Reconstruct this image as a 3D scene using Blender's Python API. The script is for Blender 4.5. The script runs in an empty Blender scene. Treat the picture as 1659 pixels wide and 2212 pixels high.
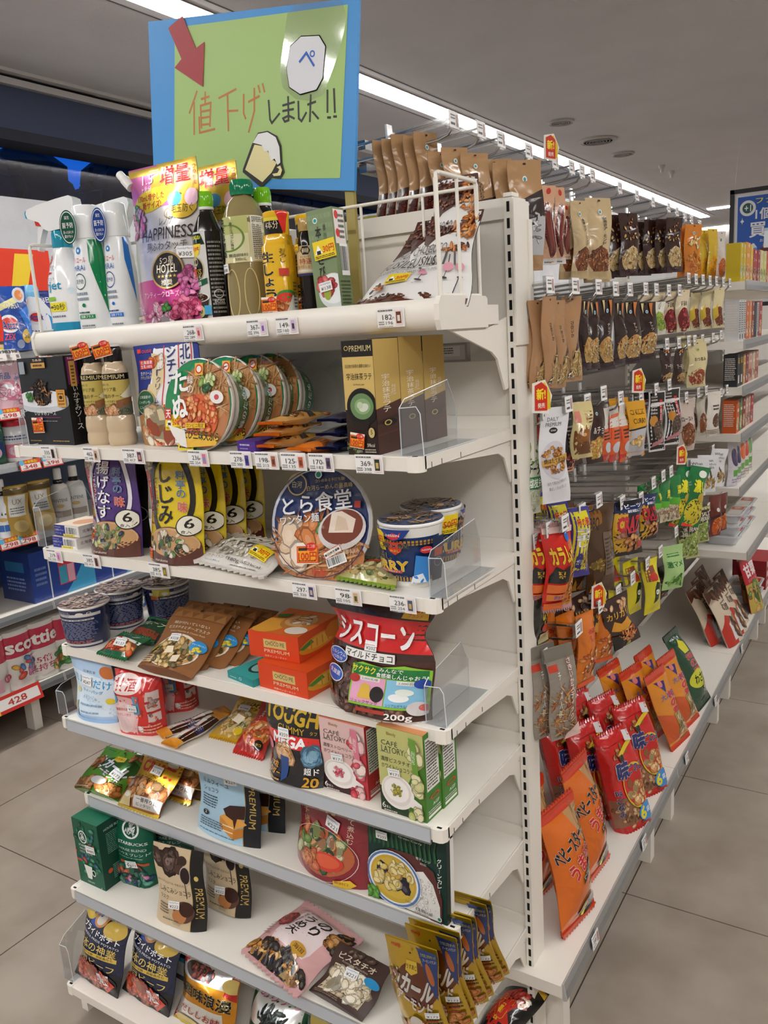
import bpy, math, random
from mathutils import Matrix, Vector
from mathutils.geometry import tessellate_polygon
PI = math.pi
SC = bpy.context.scene
COL = SC.collection
# ---------------------------------------------------------------- camera
CZ, FP, CX, CY = 1.43, 1785.75, 829.5, 1106.0
CAM = Vector((0, 0, CZ))
_rz = lambda t: Matrix(((math.cos(t), -math.sin(t), 0), (math.sin(t), math.cos(t), 0), (0, 0, 1)))
_rx = lambda t: Matrix(((1, 0, 0), (0, math.cos(t), -math.sin(t)), (0, math.sin(t), math.cos(t))))
RC = _rz(.57376) @ _rx(-.210556) @ Matrix(((1, 0, 0), (0, 0, 1), (0, -1, 0))) @ _rz(.0637469)
RT = RC.transposed()
cd = bpy.data.cameras.new('camera')
cd.sensor_fit = 'HORIZONTAL'
cd.sensor_width = 36
cd.lens = 36 * FP / 1659
cd.clip_start = .02
cam = bpy.data.objects.new('camera', cd)
COL.objects.link(cam)
cam.matrix_world = Matrix.Translation(CAM) @ (RC @ Matrix(((1, 0, 0), (0, -1, 0), (0, 0, -1)))).to_4x4()
SC.camera = cam
# ---------------------------------------------------------------- world, exposure, lamps
vs = SC.view_settings
vs.view_transform, vs.look, vs.gamma, vs.use_curve_mapping = 'Standard', 'None', 1, False
vs.exposure = 0
SC.cycles.max_bounces = 8
SC.cycles.transparent_max_bounces = 16
SC.cycles.caustics_reflective = SC.cycles.caustics_refractive = False
W = bpy.data.worlds.new('dusk_sky')
SC.world = W
W.use_nodes = True
_bg = W.node_tree.nodes['Background']
_bg.inputs[0].default_value = (.01, .13, .72, 1)
_bg.inputs[1].default_value = .9
STRIP = 30      # ceiling tube strength
# ---------------------------------------------------------------- materials
def lin(h):
    f = lambda c: c / 12.92 if c <= .04045 else ((c + .055) / 1.055) ** 2.4
    return tuple(f(int(h[i:i + 2], 16) / 255) for i in (0, 2, 4)) + (1,)
_mc = {}
FIN = dict(p=(.45, .4, 0, 0, 0), g=(.2, .5, 0, .3, 20), m=(.42, .4, 0, .18, 16), f=(.28, .5, .7, .12, 14), s=(.38, .4, 0, 0, 0), k=(.18, .5, 1, 0, 0),
           o=(.12, .5, 0, 0, 0), w=(.75, .3, 0, .1, 40))
def M(col, fin='p'):
    k = col + fin
    if k in _mc: return _mc[k]
    m = bpy.data.materials.new('mat_' + k)
    _mc[k] = m
    m.use_nodes = True
    nt = m.node_tree
    b = nt.nodes['Principled BSDF']
    b.inputs['Base Color'].default_value = lin(col)
    if fin[0] == 'e':
        b.inputs['Emission Color'].default_value = lin(col)
        b.inputs['Emission Strength'].default_value = float(fin[1:])
        return m
    if fin in 'ctl':      # clear sheet: straight-through glass with a sheen
        nt.nodes.remove(b)
        tr, gl, mx, lw = (nt.nodes.new('ShaderNode' + s) for s in ('BsdfTransparent', 'BsdfGlossy', 'MixShader', 'LayerWeight'))
        tr.inputs[0].default_value = lin(col)
        gl.inputs[1].default_value = .06 if fin != 'l' else .25
        gl.inputs[0].default_value = (1, 1, 1, 1)
        lw.inputs[0].default_value = .5
        mr = nt.nodes.new('ShaderNodeMapRange')
        mr.inputs['To Min'].default_value, mr.inputs['To Max'].default_value = {'c': (.03, .22), 't': (.06, .25), 'l': (.12, .4)}[fin]
        nt.links.new(lw.outputs[1], mr.inputs[0])
        nt.links.new(mr.outputs[0], mx.inputs[0])
        nt.links.new(tr.outputs[0], mx.inputs[1])
        nt.links.new(gl.outputs[0], mx.inputs[2])
        nt.links.new(mx.outputs[0], nt.nodes['Material Output'].inputs[0])
        return m
    r, s, me, bs, sc = FIN[fin]
    b.inputs['Roughness'].default_value = r
    b.inputs['Specular IOR Level'].default_value = s
    b.inputs['Metallic'].default_value = me
    if fin in 'gf': b.inputs['Coat Weight'].default_value, b.inputs['Coat Roughness'].default_value = .6, .07
    if bs:
        tc, no, bu = (nt.nodes.new('ShaderNode' + q) for q in ('TexCoord', 'TexNoise', 'Bump'))
        no.inputs['Scale'].default_value = sc
        no.inputs['Detail'].default_value = 1.5
        no.inputs['Distortion'].default_value = 1.6
        bu.inputs['Strength'].default_value = bs
        bu.inputs['Distance'].default_value = .012
        nt.links.new(tc.outputs['Object'], no.inputs['Vector'])
        nt.links.new(no.outputs['Fac'], bu.inputs['Height'])
        nt.links.new(bu.outputs[0], b.inputs['Normal'])
    return m
def noisy(m, c1, c2, scale, rough=None, detail=4):
    nt = m.node_tree
    b = nt.nodes['Principled BSDF']
    tc, no, rp = (nt.nodes.new('ShaderNode' + q) for q in ('TexCoord', 'TexNoise', 'ValToRGB'))
    no.inputs['Scale'].default_value = scale
    no.inputs['Detail'].default_value = detail
    rp.color_ramp.elements[0].position, rp.color_ramp.elements[1].position = .35, .65
    rp.color_ramp.elements[0].color, rp.color_ramp.elements[1].color = lin(c1), lin(c2)
    nt.links.new(tc.outputs['Object'], no.inputs['Vector'])
    nt.links.new(no.outputs['Fac'], rp.inputs[0])
    nt.links.new(rp.outputs[0], b.inputs['Base Color'])
    return m
# ---------------------------------------------------------------- mesh building
class MB:
    def __init__(s): s.v, s.f, s.mi, s.ms = [], [], [], []
    def m(s, mat):
        if mat not in s.ms: s.ms.append(mat)
        return s.ms.index(mat)
    def add(s, vs, fs, mat):
        n = len(s.v)
        s.v += vs
        i = s.m(mat)
        for f in fs:
            s.f.append([n + k for k in f])
            s.mi.append(i)
    def box(s, a, b, mat):
        (x0, y0, z0), (x1, y1, z1) = a, b
        s.add([(x0, y0, z0), (x1, y0, z0), (x1, y1, z0), (x0, y1, z0), (x0, y0, z1), (x1, y0, z1), (x1, y1, z1), (x0, y1, z1)],
              [(3, 2, 1, 0), (4, 5, 6, 7), (0, 1, 5, 4), (1, 2, 6, 5), (2, 3, 7, 6), (3, 0, 4, 7)], mat)
    def prism(s, pts, ax, a, b, mat):      # 2D outline pulled along axis ax from a to b
        n = len(pts)
        q = lambda p, t: (t, p[0], p[1]) if ax == 0 else (p[0], t, p[1]) if ax == 1 else (p[0], p[1], t)
        vs = [q(p, a) for p in pts] + [q(p, b) for p in pts]
        fs = [(i, (i + 1) % n, n + (i + 1) % n, n + i) for i in range(n)]
        for t in tessellate_polygon([[Vector((p[0], p[1], 0)) for p in pts]]):
            fs += [tuple(t), tuple(n + k for k in reversed(t))]
        s.add(vs, fs, mat)
    def tube(s, pts, r, mat, n=8):
        pts = [Vector(p) for p in pts]
        vs, fs = [], []
        up = Vector((.31, .2, .93))
        for i, p in enumerate(pts):
            d = (pts[min(i + 1, len(pts) - 1)] - pts[max(i - 1, 0)]).normalized()
            a = d.cross(up).normalized()
            b = d.cross(a)
            vs += [tuple(p + (a * math.cos(2 * PI * k / n) + b * math.sin(2 * PI * k / n)) * r) for k in range(n)]
        for i in range(len(pts) - 1):
            fs += [(i * n + k, i * n + (k + 1) % n, (i + 1) * n + (k + 1) % n, (i + 1) * n + k) for k in range(n)]
        fs += [tuple(range(n)), tuple(range(len(vs) - n, len(vs)))]
        s.add(vs, fs, mat)
    def lathe(s, prof, mat, n=36, sq=0, c=(0, 0, 0), mats=None):      # sq>0 squares the section
        vs, fs = [], []
        for r, z in prof:
            for k in range(n):
                a = 2 * PI * k / n
                q = r / (abs(math.cos(a)) ** sq2(sq) + abs(math.sin(a)) ** sq2(sq)) ** (1 / sq2(sq))
                vs.append((c[0] + q * math.cos(a), c[1] + q * math.sin(a), c[2] + z))
        for i in range(len(prof) - 1):
            fs += [(i * n + k, i * n + (k + 1) % n, (i + 1) * n + (k + 1) % n, (i + 1) * n + k) for k in range(n)]
        fs += [tuple(reversed(range(n))), tuple(range(len(vs) - n, len(vs)))]
        s.add(vs, fs, mat)
    def build(s, name, parent=None, smooth=False, mw=None):
        me = bpy.data.meshes.new(name)
        me.from_pydata(s.v, [], s.f)
        for m in s.ms: me.materials.append(m)
        me.polygons.foreach_set('material_index', s.mi)
        me.polygons.foreach_set('use_smooth', [smooth] * len(s.f))
        if smooth: me.set_sharp_from_angle(angle=math.radians(50))
        me.update()
        o = bpy.data.objects.new(name, me)
        COL.objects.link(o)
        if parent: o.parent = parent
        if mw: o.matrix_world = mw
        return o
sq2 = lambda q: 2 + q
def tag(o, label, cat, group=None):
    o['label'], o['category'] = label, cat
    if group: o['group'] = group
    return o
def struct(o):
    o['kind'] = 'structure'
    return o
def thing(name, label, cat, mw=None, group=None):
    o = bpy.data.objects.new(name, None)
    o.empty_display_size = .03
    COL.objects.link(o)
    if mw: o.matrix_world = mw
    return tag(o, label, cat, group)
def dup(root, off, label, yaw=0, group=None, lean=0):
    r = root.copy()
    COL.objects.link(r)
    if not group: group = root.get('group')
    r.matrix_world = Matrix.Translation(Vector(off)) @ root.matrix_world @ Matrix.Rotation(yaw, 4, 'Z') @ Matrix.Rotation(-lean, 4, 'X')
    tag(r, label, root['category'], group)
    for ch in list(root.children):
        c = ch.copy()
        COL.objects.link(c)
        c.parent = r
        for g in ch.children:
            d = g.copy()
            COL.objects.link(d)
            d.parent = c
    return r
ORD = 'first second third fourth fifth sixth seventh eighth ninth tenth eleventh twelfth thirteenth fourteenth fifteenth sixteenth'.split()
# ---------------------------------------------------------------- photo measurements -> places in the room
def ray(x, y): return RC @ Vector(((x - CX) / FP, (y - CY) / FP, 1))
def onx(x, y, X):
    d = ray(x, y)
    return CAM + d * (X / d.x)
def ony(x, y, Y):
    d = ray(x, y)
    return CAM + d * (Y / d.y)
def onz(x, y, Z):
    d = ray(x, y)
    return CAM + d * ((Z - CZ) / d.z)
def along(P, D, ax, px):
    q, d = RT @ (Vector(P) - CAM), RT @ Vector(D)
    k = px - (CX, CY)[ax]
    return (k * q[2] - FP * q[ax]) / (FP * d[ax] - k * d[2])
def frame(loc, yaw=0, lean=0, roll=0):
    return Matrix.Translation(loc) @ Matrix.Rotation(yaw, 4, 'Z') @ Matrix.Rotation(-lean, 4, 'X') @ Matrix.Rotation(roll, 4, 'Y')
D2 = math.radians
SH = {}      # end-cap shelves: deck height, front edge
def room(sh, y):      # free height on a shelf at depth y
    ks = list(SH)
    i = ks.index(sh)
    if not i: return 9
    za, ya = SH[ks[i - 1]]
    return za - .036 - SH[sh][0] if i == 1 and y > ya else za - .021 - SH[sh][0] if y > ya - .006 else 9
def put(sh, xl, xr, yt, dy=.02, yaw=0, lean=0, roll=0, up=0):
    """stand a thing on shelf sh between photo columns xl and xr, its top at row yt -> (matrix, width, height)"""
    z, yf = SH[sh]
    z += up
    yaw, lean, roll = D2(yaw), D2(lean), D2(roll)
    A = Vector((0, yf + dy, z))
    A = A + Vector((1, 0, 0)) * along(A, (1, 0, 0), 0, xl)
    D = Vector((math.cos(yaw), math.sin(yaw), 0))
    w = along(A, D, 0, xr)
    B = A + D * (w / 2)
    U = Vector((-math.sin(yaw), math.cos(yaw), 0)) * math.sin(lean) + Vector((0, 0, math.cos(lean)))
    h = min(along(B, U, 1, yt), (room(sh, B.y) - up) / max(.3, math.cos(lean)) - .002)
    return frame(B, yaw, lean, roll), w, h
def putr(sh, xl, xr, yt, dy=.05, yaw=0):
    """a round thing between two photo columns: its diameter is taken square to the line of sight"""
    z, yf = SH[sh]
    A = Vector((0, yf + dy, z))
    A.x = along(A, (1, 0, 0), 0, (xl + xr) / 2)
    D = Vector((A.y, -A.x, 0)).normalized()
    w = along(A, D, 0, xr) - along(A, D, 0, xl)
    h = along(A, (0, 0, 1), 1, yt)
    h = min(h, room(sh, A.y) - .003)
    k = w * .41
    return frame((A.x + math.sin(D2(yaw)) * k, A.y - math.cos(D2(yaw)) * k, z), D2(yaw)), w, h
def put3(z, BL, BR, TL, base=None):
    """a leaning pack from three of its corners; the lower two lie on the plane z"""
    a, b = onz(*BL, z), onz(*BR, z)
    return _lean(a, b, TL)
def put4(sh, dy, xl, xr, TL):
    z, yf = SH[sh]
    A = Vector((0, yf + dy, z))
    a, b = A.copy(), A.copy()
    a.x, b.x = along(A, (1, 0, 0), 0, xl), along(A, (1, 0, 0), 0, xr)
    return _lean(a, b, TL)
def _lean(a, b, TL):
    d = b - a
    w, yaw = d.length, math.atan2(d.y, d.x)
    k = Vector((-math.sin(yaw), math.cos(yaw), 0))
    q, u, v = RT @ (a - CAM), RT @ Vector((0, 0, 1)), RT @ k
    r = [((TL[i] - (CX, CY)[i]) * q[2] - FP * q[i], FP * u[i] - (TL[i] - (CX, CY)[i]) * u[2], FP * v[i] - (TL[i] - (CX, CY)[i]) * v[2]) for i in (0, 1)]
    det = r[0][1] * r[1][2] - r[0][2] * r[1][1]
    up, bk = (r[0][0] * r[1][2] - r[0][2] * r[1][0]) / det, (r[0][1] * r[1][0] - r[0][0] * r[1][1]) / det
    return frame((a + b) / 2, yaw, math.atan2(bk, up)), w, math.hypot(up, bk)
# ---------------------------------------------------------------- print: flat artwork laid on a surface S(u, v, offset)
_gc = {}
def glyphs(t):
    k = t
    if k not in _gc:
        c = bpy.data.curves.new('t', 'FONT')
        c.body = t
        c.resolution_u = 2
        o = bpy.data.objects.new('t', c)
        me = o.to_mesh()
        me.calc_loop_triangles()
        vs = [(v.co.x, v.co.y) for v in me.vertices]
        fs = [tuple(t.vertices) for t in me.loop_triangles]
        o.to_mesh_clear()
        bpy.data.objects.remove(o)
        bpy.data.curves.remove(c)
        xs, ys = [v[0] for v in vs] or [0, 1], [v[1] for v in vs] or [0, 1]
        _gc[k] = (vs, fs, min(xs), max(xs), min(ys), max(ys))
    return _gc[k]
def R(x0, y0, x1, y1, c): return ('R', x0, y0, x1, y1, c)
def E(cx, cy, rx, ry, c, rot=0, a0=0, a1=360): return ('E', cx, cy, rx, ry, c, rot, a0, a1)
def P(c, *xy): return ('P', [(xy[i], xy[i + 1]) for i in range(0, len(xy), 2)], c)
def T(t, x, y, h, c, w=None, b=0, o=None, ow=.06, v=0, r=0, sk=0, wide=0): return ('T', t, x, y, h, c, w, b, o, ow, v, r, sk, wide)
def B(cx, cy, rx, ry, n, s, cols, seed=1, asp=.6, rect=0): return ('B', cx, cy, rx, ry, n, s, cols, seed, asp, rect)
def L(x0, y0, x1, y1, n, c, seed=1, fill=.85): return ('L', x0, y0, x1, y1, n, c, seed, fill)
def BC(x0, y0, x1, y1): return ('C', x0, y0, x1, y1)
def RNG(cx, cy, rx, ry, wd, c): return ('O', cx, cy, rx, ry, wd, c)
def art(mb, S, ops, sx, sy, fin, me=None, o0=.0005):
    cl = lambda q: min(1, max(0, q))
    st = [o0]
    def emit(vs, fs, c, lift=1):
        if lift: st[0] += .00011
        o = st[0]
        mb.add([S(cl(u), cl(v), o) for u, v in vs], fs, M(c, fin))
    def grid(x0, y0, x1, y1, c, lift=1):
        nx = ny = 1
        if me:
            nx = max(1, math.ceil(abs(x1 - x0) * sx / me))
            ny = max(1, math.ceil(abs(y1 - y0) * sy / me))
        vs = [(x0 + (x1 - x0) * i / nx, y0 + (y1 - y0) * j / ny) for j in range(ny + 1) for i in range(nx + 1)]
        fs = [(j * (nx + 1) + i, j * (nx + 1) + i + 1, (j + 1) * (nx + 1) + i + 1, (j + 1) * (nx + 1) + i) for j in range(ny) for i in range(nx)]
        emit(vs, fs, c, lift)
    def poly(pts, c):
        vs, fs = list(pts), [tuple(t) for t in tessellate_polygon([[Vector((p[0], p[1], 0)) for p in pts]])]
        if me:
            L2 = lambda a, b: math.hypot((vs[a][0] - vs[b][0]) * sx, (vs[a][1] - vs[b][1]) * sy)
            out, stack, mid = [], fs, {}
            while stack:
                a, b, d = stack.pop()
                e = max(((L2(a, b), a, b, d), (L2(b, d), b, d, a), (L2(d, a), d, a, b)))
                if e[0] < me * 1.4: out.append((a, b, d))
                else:
                    k = (min(e[1], e[2]), max(e[1], e[2]))
                    if k not in mid:
                        mid[k] = len(vs)
                        vs.append(((vs[k[0]][0] + vs[k[1]][0]) / 2, (vs[k[0]][1] + vs[k[1]][1]) / 2))
                    stack += [(e[1], mid[k], e[3]), (mid[k], e[2], e[3])]
            fs = out
        emit(vs, fs, c)
    def text(t, x, y, h, c, w, b, r, sk):
        g, fs, x0, x1, y0, y1 = glyphs(t)
        if not fs: return
        ky = h * sy / max(y1 - y0, .3)
        kx = ky if not w else w * sx / max(x1 - x0, .01)
        cr, sr = math.cos(D2(r)), math.sin(D2(r))
        b *= .45
        n = 0 if b < .012 else 4 if b < .035 else 6
        for i in range(max(n, 1)):      # heavier weights: the outline stepped round a small circle
            ox, oy = (b * math.cos(2 * PI * i / n + .785), b * math.sin(2 * PI * i / n + .785)) if n else (0, 0)
            vs = []
            for a, q in g:
                X, Y = (a + ox - (x0 + x1) / 2) * kx, (q + oy - (y0 + y1) / 2) * ky
                X += Y * sk
                vs.append((x + (X * cr - Y * sr) / sx, y + (X * sr + Y * cr) / sy))
            emit(vs, fs, c, 0 if i else 1)
            st[0] += .000012
    for p in ops:
        k = p[0]
        if k == 'R': grid(*p[1:])
        elif k == 'E' or k == 'O':
            cx, cy, rx, ry = p[1:5]
            if ry is None: ry = rx * sx / sy
            if k == 'E':
                c, rot, a0, a1 = p[5:]
                n = 28
                rings = max(1, math.ceil(max(rx * sx, ry * sy) / me)) if me else 1
                cr, sr = math.cos(D2(rot)), math.sin(D2(rot))
                vs = [(cx, cy)]
                for q in range(1, rings + 1):
                    for i in range(n + 1):
                        a = D2(a0 + (a1 - a0) * i / n)
                        X, Y = rx * sx * q / rings * math.cos(a), ry * sy * q / rings * math.sin(a)
                        vs.append((cx + (X * cr - Y * sr) / sx, cy + (X * sr + Y * cr) / sy))
                fs = [(0, 1 + i, 2 + i) for i in range(n)]
                for q in range(rings - 1):
                    o = 1 + q * (n + 1)
                    fs += [(o + i, o + n + 1 + i, o + n + 2 + i, o + i + 1) for i in range(n)]
                emit(vs, fs, c)
            else:
                wd, c = p[5:]
                n = 36
                vs = []
                for i in range(n):
                    a = 2 * PI * i / n
                    for q in (1, 1 - wd): vs.append((cx + rx * q * math.cos(a), cy + ry * q * math.sin(a)))
                emit(vs, [(2 * i, 2 * i + 1, (2 * i + 3) % (2 * n), (2 * i + 2) % (2 * n)) for i in range(n)], c)
        elif k == 'P': poly(p[1], p[2])
        elif k == 'T':
            t, x, y, h, c, w, b, oc, ow, vert, r, sk, wide = p[1:]
            bs = [(oc, b + ow)] if oc else []
            bs.append((c, b))
            for cc, bb in bs:
                if not vert: text(t, x, y, h, cc, w, bb, r, sk)
                else:
                    n, hh = len(t), h / len(t)
                    for i, ch in enumerate(t):
                        rot = ch in 'ー〜―'
                        small = .72 if ch in 'ッャュョっゃゅょァィェ' else 1
                        cw = w or hh * sy / sx
                        yy = y + h / 2 - hh * (i + .5)
                        if rot: text(ch, x, yy, cw * .12 * sx / sy, cc, hh * .8 * sy / sx, bb, 90, 0)
                        else: text(ch, x, yy, hh * .86 * small, cc, cw * small * (.75 if ch in 'しりい' else 1), bb, r, 0)
                        st[0] -= .00011
                    st[0] += .00011
        elif k == 'B':
            cx, cy, rx, ry, n, s, cols, seed, asp, rect = p[1:]
            rr = random.Random(seed)
            st[0] += .0002
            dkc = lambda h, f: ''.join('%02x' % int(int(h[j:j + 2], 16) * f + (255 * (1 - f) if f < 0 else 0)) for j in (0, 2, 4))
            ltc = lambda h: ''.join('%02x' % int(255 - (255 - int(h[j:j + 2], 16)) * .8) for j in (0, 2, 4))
            for i in range(n):
                if rect: x, y = cx + rx * rr.uniform(-1, 1), cy + ry * rr.uniform(-1, 1)
                else:
                    q, a = math.sqrt(rr.random()), rr.uniform(0, 2 * PI)
                    x, y = cx + rx * q * math.cos(a), cy + ry * q * math.sin(a)
                a, z = rr.uniform(0, PI), s * rr.uniform(.6, 1.2) * sx
                c = rr.choice(cols)
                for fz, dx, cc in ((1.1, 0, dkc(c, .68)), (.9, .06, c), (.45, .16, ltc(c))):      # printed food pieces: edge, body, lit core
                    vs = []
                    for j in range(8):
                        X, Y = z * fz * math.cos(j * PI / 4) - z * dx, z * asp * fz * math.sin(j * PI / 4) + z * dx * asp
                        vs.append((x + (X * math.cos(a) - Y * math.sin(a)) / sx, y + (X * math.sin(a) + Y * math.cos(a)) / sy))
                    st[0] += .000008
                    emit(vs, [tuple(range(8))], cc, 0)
        elif k == 'L':
            x0, y0, x1, y1, n, c, seed, fill = p[1:]
            rr = random.Random(seed)
            hh = (y1 - y0) / n
            vs, fs = [], []
            for i in range(n):
                y, x = y1 - hh * (i + .25), x0
                end = x1 - (x1 - x0) * (1 - fill) * rr.random()
                while x < end - .01:
                    q = min(rr.uniform(.03, .14) * (x1 - x0), end - x)
                    if me: q = min(q, me / sx)
                    m = len(vs)
                    vs += [(x, y - hh * .5), (x + q, y - hh * .5), (x + q, y), (x, y)]
                    fs.append((m, m + 1, m + 2, m + 3))
                    x += q + .012 * (x1 - x0) * (1 + rr.random() * 2)
            emit(vs, fs, c)
        elif k == 'C':
            x0, y0, x1, y1 = p[1:]
            grid(x0, y0, x1, y1, 'f2f2f0')
            rr = random.Random(7)
            x, vs, fs = x0 + .04 * (x1 - x0), [], []
            while x < x1 - .05 * (x1 - x0):
                q = rr.choice((.012, .012, .025, .037)) * (x1 - x0)
                m = len(vs)
                a, b = y0 + (y1 - y0) * .15, y1 - (y1 - y0) * .08
                vs += [(x, a), (x + q, a), (x + q, b), (x, b)]
                fs.append((m, m + 1, m + 2, m + 3))
                x += q + rr.choice((.012, .02, .03)) * (x1 - x0)
            emit(vs, fs, '1a1a1a')
def sub(S, x0, y0, w, h, lift=.0035, rot=0, asp=1):
    c, s = math.cos(D2(rot)), math.sin(D2(rot))
    def f(u, v, o):
        a, b = (u - .5) * w * asp, (v - .5) * h
        return S(x0 + w / 2 + (a * c - b * s) / asp, y0 + h / 2 + (a * s + b * c), o + lift)
    return f
# stickers: (kind, x, y, width, text, rotation)
STK = {
 'e': (1.15, [R(0, .04, 1, .84, 'd84a18'), R(.05, .1, .95, .78, 'f2a01c'), E(.68, .8, .26, .2, 'd42a1e'), T('エコ割', .68, .83, .16, 'ffe9d0', .36, .02), R(.08, .62, .5, .76, '3a2018'), T('100円', .5, .36, .4, 'c8281e', .84, .045), L(.08, .1, .92, .2, 1, '8a2a14')]),
 'n': (1.5, [R(0, 0, 1, 1, 'f2d522'), E(.24, .78, .2, .2, 'f2d522'), P('ffffff', .06, .3, .24, .78, .42, .3), R(.15, .28, .33, .48, '1c1c1c'), T('30円', .69, .5, .4, 'd83a1c', .5, .03), L(.05, .05, .95, .22, 2, '6a5a10')]),
 'm': (1.5, [R(0, 0, 1, 1, 'f2d522'), P('ffffff', .06, .3, .24, .78, .42, .3), R(.15, .28, .33, .48, '1c1c1c'), T('50円', .69, .5, .42, 'd83a1c', .5, .03), L(.05, .05, .95, .22, 2, '6a5a10')]),
 'p': (1.7, [R(0, 0, 1, 1, 'eeeeec'), T('FamilyMart', .5, .78, .2, '2a78b8', .84), ])}
def stickers(S, root, lst, sx, sy, me):
    for k, x, y, w, t, r in lst:
        asp, ops = STK[k]
        h = w * sx / asp / sy
        if t: ops = ops + [T(t, .52, .34, .36, '383838', .78)]
        mb = MB()
        Q = sub(S, x - w / 2, y - h / 2, w, h, .0038, r, sx / sy)
        q = min(me, w * sx / 4) if me else None
        art(mb, Q, [R(0, 0, 1, 1, 'f0e8d8')] + ops, w * sx, h * sy, 'p', q, .0002)
        mb.build('price_sticker' if k == 'p' else 'discount_sticker', root)
# ---------------------------------------------------------------- package shapes
def bagfn(w, h, t, st, seed=1, bend=0):
    rr = random.Random(seed)
    p1, p2, p3 = rr.uniform(0, 6), rr.uniform(0, 6), rr.uniform(0, 6)
    def TH(v):
        if st in ('stand', 'neck'): return t * max(0, 1 - v * 1.04) ** .62 + .0016
        if st == 'pillow':
            q = min(1, max(0, (v - .06) / .88))
            return t * math.sin(PI * q) ** .55 + .0016
        if st == 'hang':
            q = min(1, max(0, (v - .05) / .75))
            return t * math.sin(PI * q ** .8) ** .7 + .0016
        if st == 'block': return t * (1 - max(0, (v - .62) / .38) ** 2.2) + .0016
        return t
    ex = {'stand': 2.4, 'pillow': 2.6, 'hang': 2.6, 'block': 7}.get(st, 2.5)
    def S(u, v, o, side=1):
        a = 2 * u - 1
        pr = max(0, 1 - abs(a) ** ex)
        T_ = TH(v)
        amp = min(t, .04) * .1
        wr = amp * math.sin(6 * u + 4 * v + p1) * math.sin(9 * v - 2 * u + p2) * pr * (T_ / t)
        ww = w * (1 - (.07 * math.sin(PI * min(1, max(0, v))) if st == 'pillow' else .18 * math.exp(-((v - .7) / .12) ** 2) - .14 * max(0, v - .8) / .2 if st == 'neck' else .05 * math.sin(PI * v) ** 2 if st != 'block' else 0))
        y = -(T_ / 2 * pr + .0006 + wr + o) * side
        if side < 0: y -= 2 * wr * 0
        return (a * ww / 2 + .004 * math.sin(7 * v + p3) * (st != 'block'), y + bend * v * v, v * h)
    return S
def bag(name, label, cat, tr, st, t, col, ops=(), fin='g', group=None, stk=(), back=None, fincol=None, seed=1, bend=0, parts=None):
    mw, w, h = tr
    root = thing(name, label, cat, mw @ Matrix.Translation((0, t * .2, 0)), group)
    S = bagfn(w, h, t, st, seed, bend)
    mb = MB()
    nx, ny = 12, 16
    us = [.5 - .5 * math.cos(PI * i / nx) if 0 else i / nx for i in range(nx + 1)]
    for side in (1, -1):
        vs = [S(u, j / ny, 0, side) for j in range(ny + 1) for u in us]
        fs = [(j * (nx + 1) + i, j * (nx + 1) + i + 1, (j + 1) * (nx + 1) + i + 1, (j + 1) * (nx + 1) + i) for j in range(ny) for i in range(nx)]
        if side < 0: fs = [f[::-1] for f in fs]
        mb.add(vs, fs, M(col if side > 0 else (back or col), fin))
    for e, (a, b) in enumerate((((0, 0), (0, 1)), ((1, 0), (1, 1)))):      # side seams
        vs = [S(a[0], j / ny, 0, s) for j in range(ny + 1) for s in (1, -1)]
        mb.add(vs, [(2 * j, 2 * j + 1, 2 * j + 3, 2 * j + 2) for j in range(ny)], M(col, fin))
    for v in (0, 1):
        vs = [S(u, v, 0, s) for u in us for s in (1, -1)]
        mb.add(vs, [(2 * j, 2 * j + 1, 2 * j + 3, 2 * j + 2) for j in range(nx)], M(col, fin))
    me = .0085
    if ops: art(mb, S, ops, w, h, fin, me)
    mb.build('pouch' if st in ('stand', 'hang') else 'bag', root, True)
    if fincol:      # crimped seal strips
        for v0, v1, nm in ((-.012, .045, 'bottom_seal'), (.955, 1.012, 'top_seal')):
            q = MB()
            n = 26
            f = lambda u, v, sd: (lambda p: (p[0], p[1] + .001 * sd * (-1), p[2]))(S(u, min(1, max(0, v)), 0, 1)[:2] + (v * h,))
            vs = []
            for i in range(n + 1):
                for sd in (1, -3):
                    for v in (v0, v1):
                        zz = (.006 if i % 2 else 0) * (-1 if v == v0 and v0 < 0 else 1) * (v in (-.012, 1.012))
                        a = f(i / n, v, sd)
                        vs.append((a[0], a[1], a[2] + zz))
            fs = []
            for i in range(n):
                a, b = 4 * i, 4 * i + 4
                fs += [(a, b, b + 1, a + 1), (a + 2, a + 3, b + 3, b + 2), (a, a + 2, b + 2, b), (a + 1, b + 1, b + 3, a + 3)]
            q.add(vs, fs, M(fincol, fin))
            q.build(nm, root)
    stickers(S, root, stk, w, h, me)
    return root
def box(name, label, cat, tr, d, col, front=(), right=(), top=(), left=(), group=None, stk=(), fin='p', rcol=None, tcol=None, rstk=()):
    mw, w, h = tr
    root = thing(name, label, cat, mw, group)
    mb = MB()
    e = .0008
    mb.box((-w / 2, 0, 0), (w / 2, d, h), M(col, fin))
    F = lambda u, v, o: ((u - .5) * w, -o, v * h)
    Rr = lambda u, v, o: (w / 2 + o, u * d, v * h)
    Lf = lambda u, v, o: (-w / 2 - o, d - u * d, v * h)
    Tp = lambda u, v, o: ((u - .5) * w, v * d, h + o)
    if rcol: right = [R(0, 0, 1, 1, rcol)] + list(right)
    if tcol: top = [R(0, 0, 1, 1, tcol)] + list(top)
    for S, ops, a, b in ((F, front, w, h), (Rr, right, d, h), (Lf, left, d, h), (Tp, top, w, d)):
        if ops: art(mb, S, ops, a, b, fin, None, .0002)
    mb.build('carton', root)
    stickers(F, root, stk, w, h, None)
    return root
def lid_S(R_, z): return lambda u, v, o: ((u - .5) * 2 * R_, (v - .5) * 2 * R_, z + o)
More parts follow.
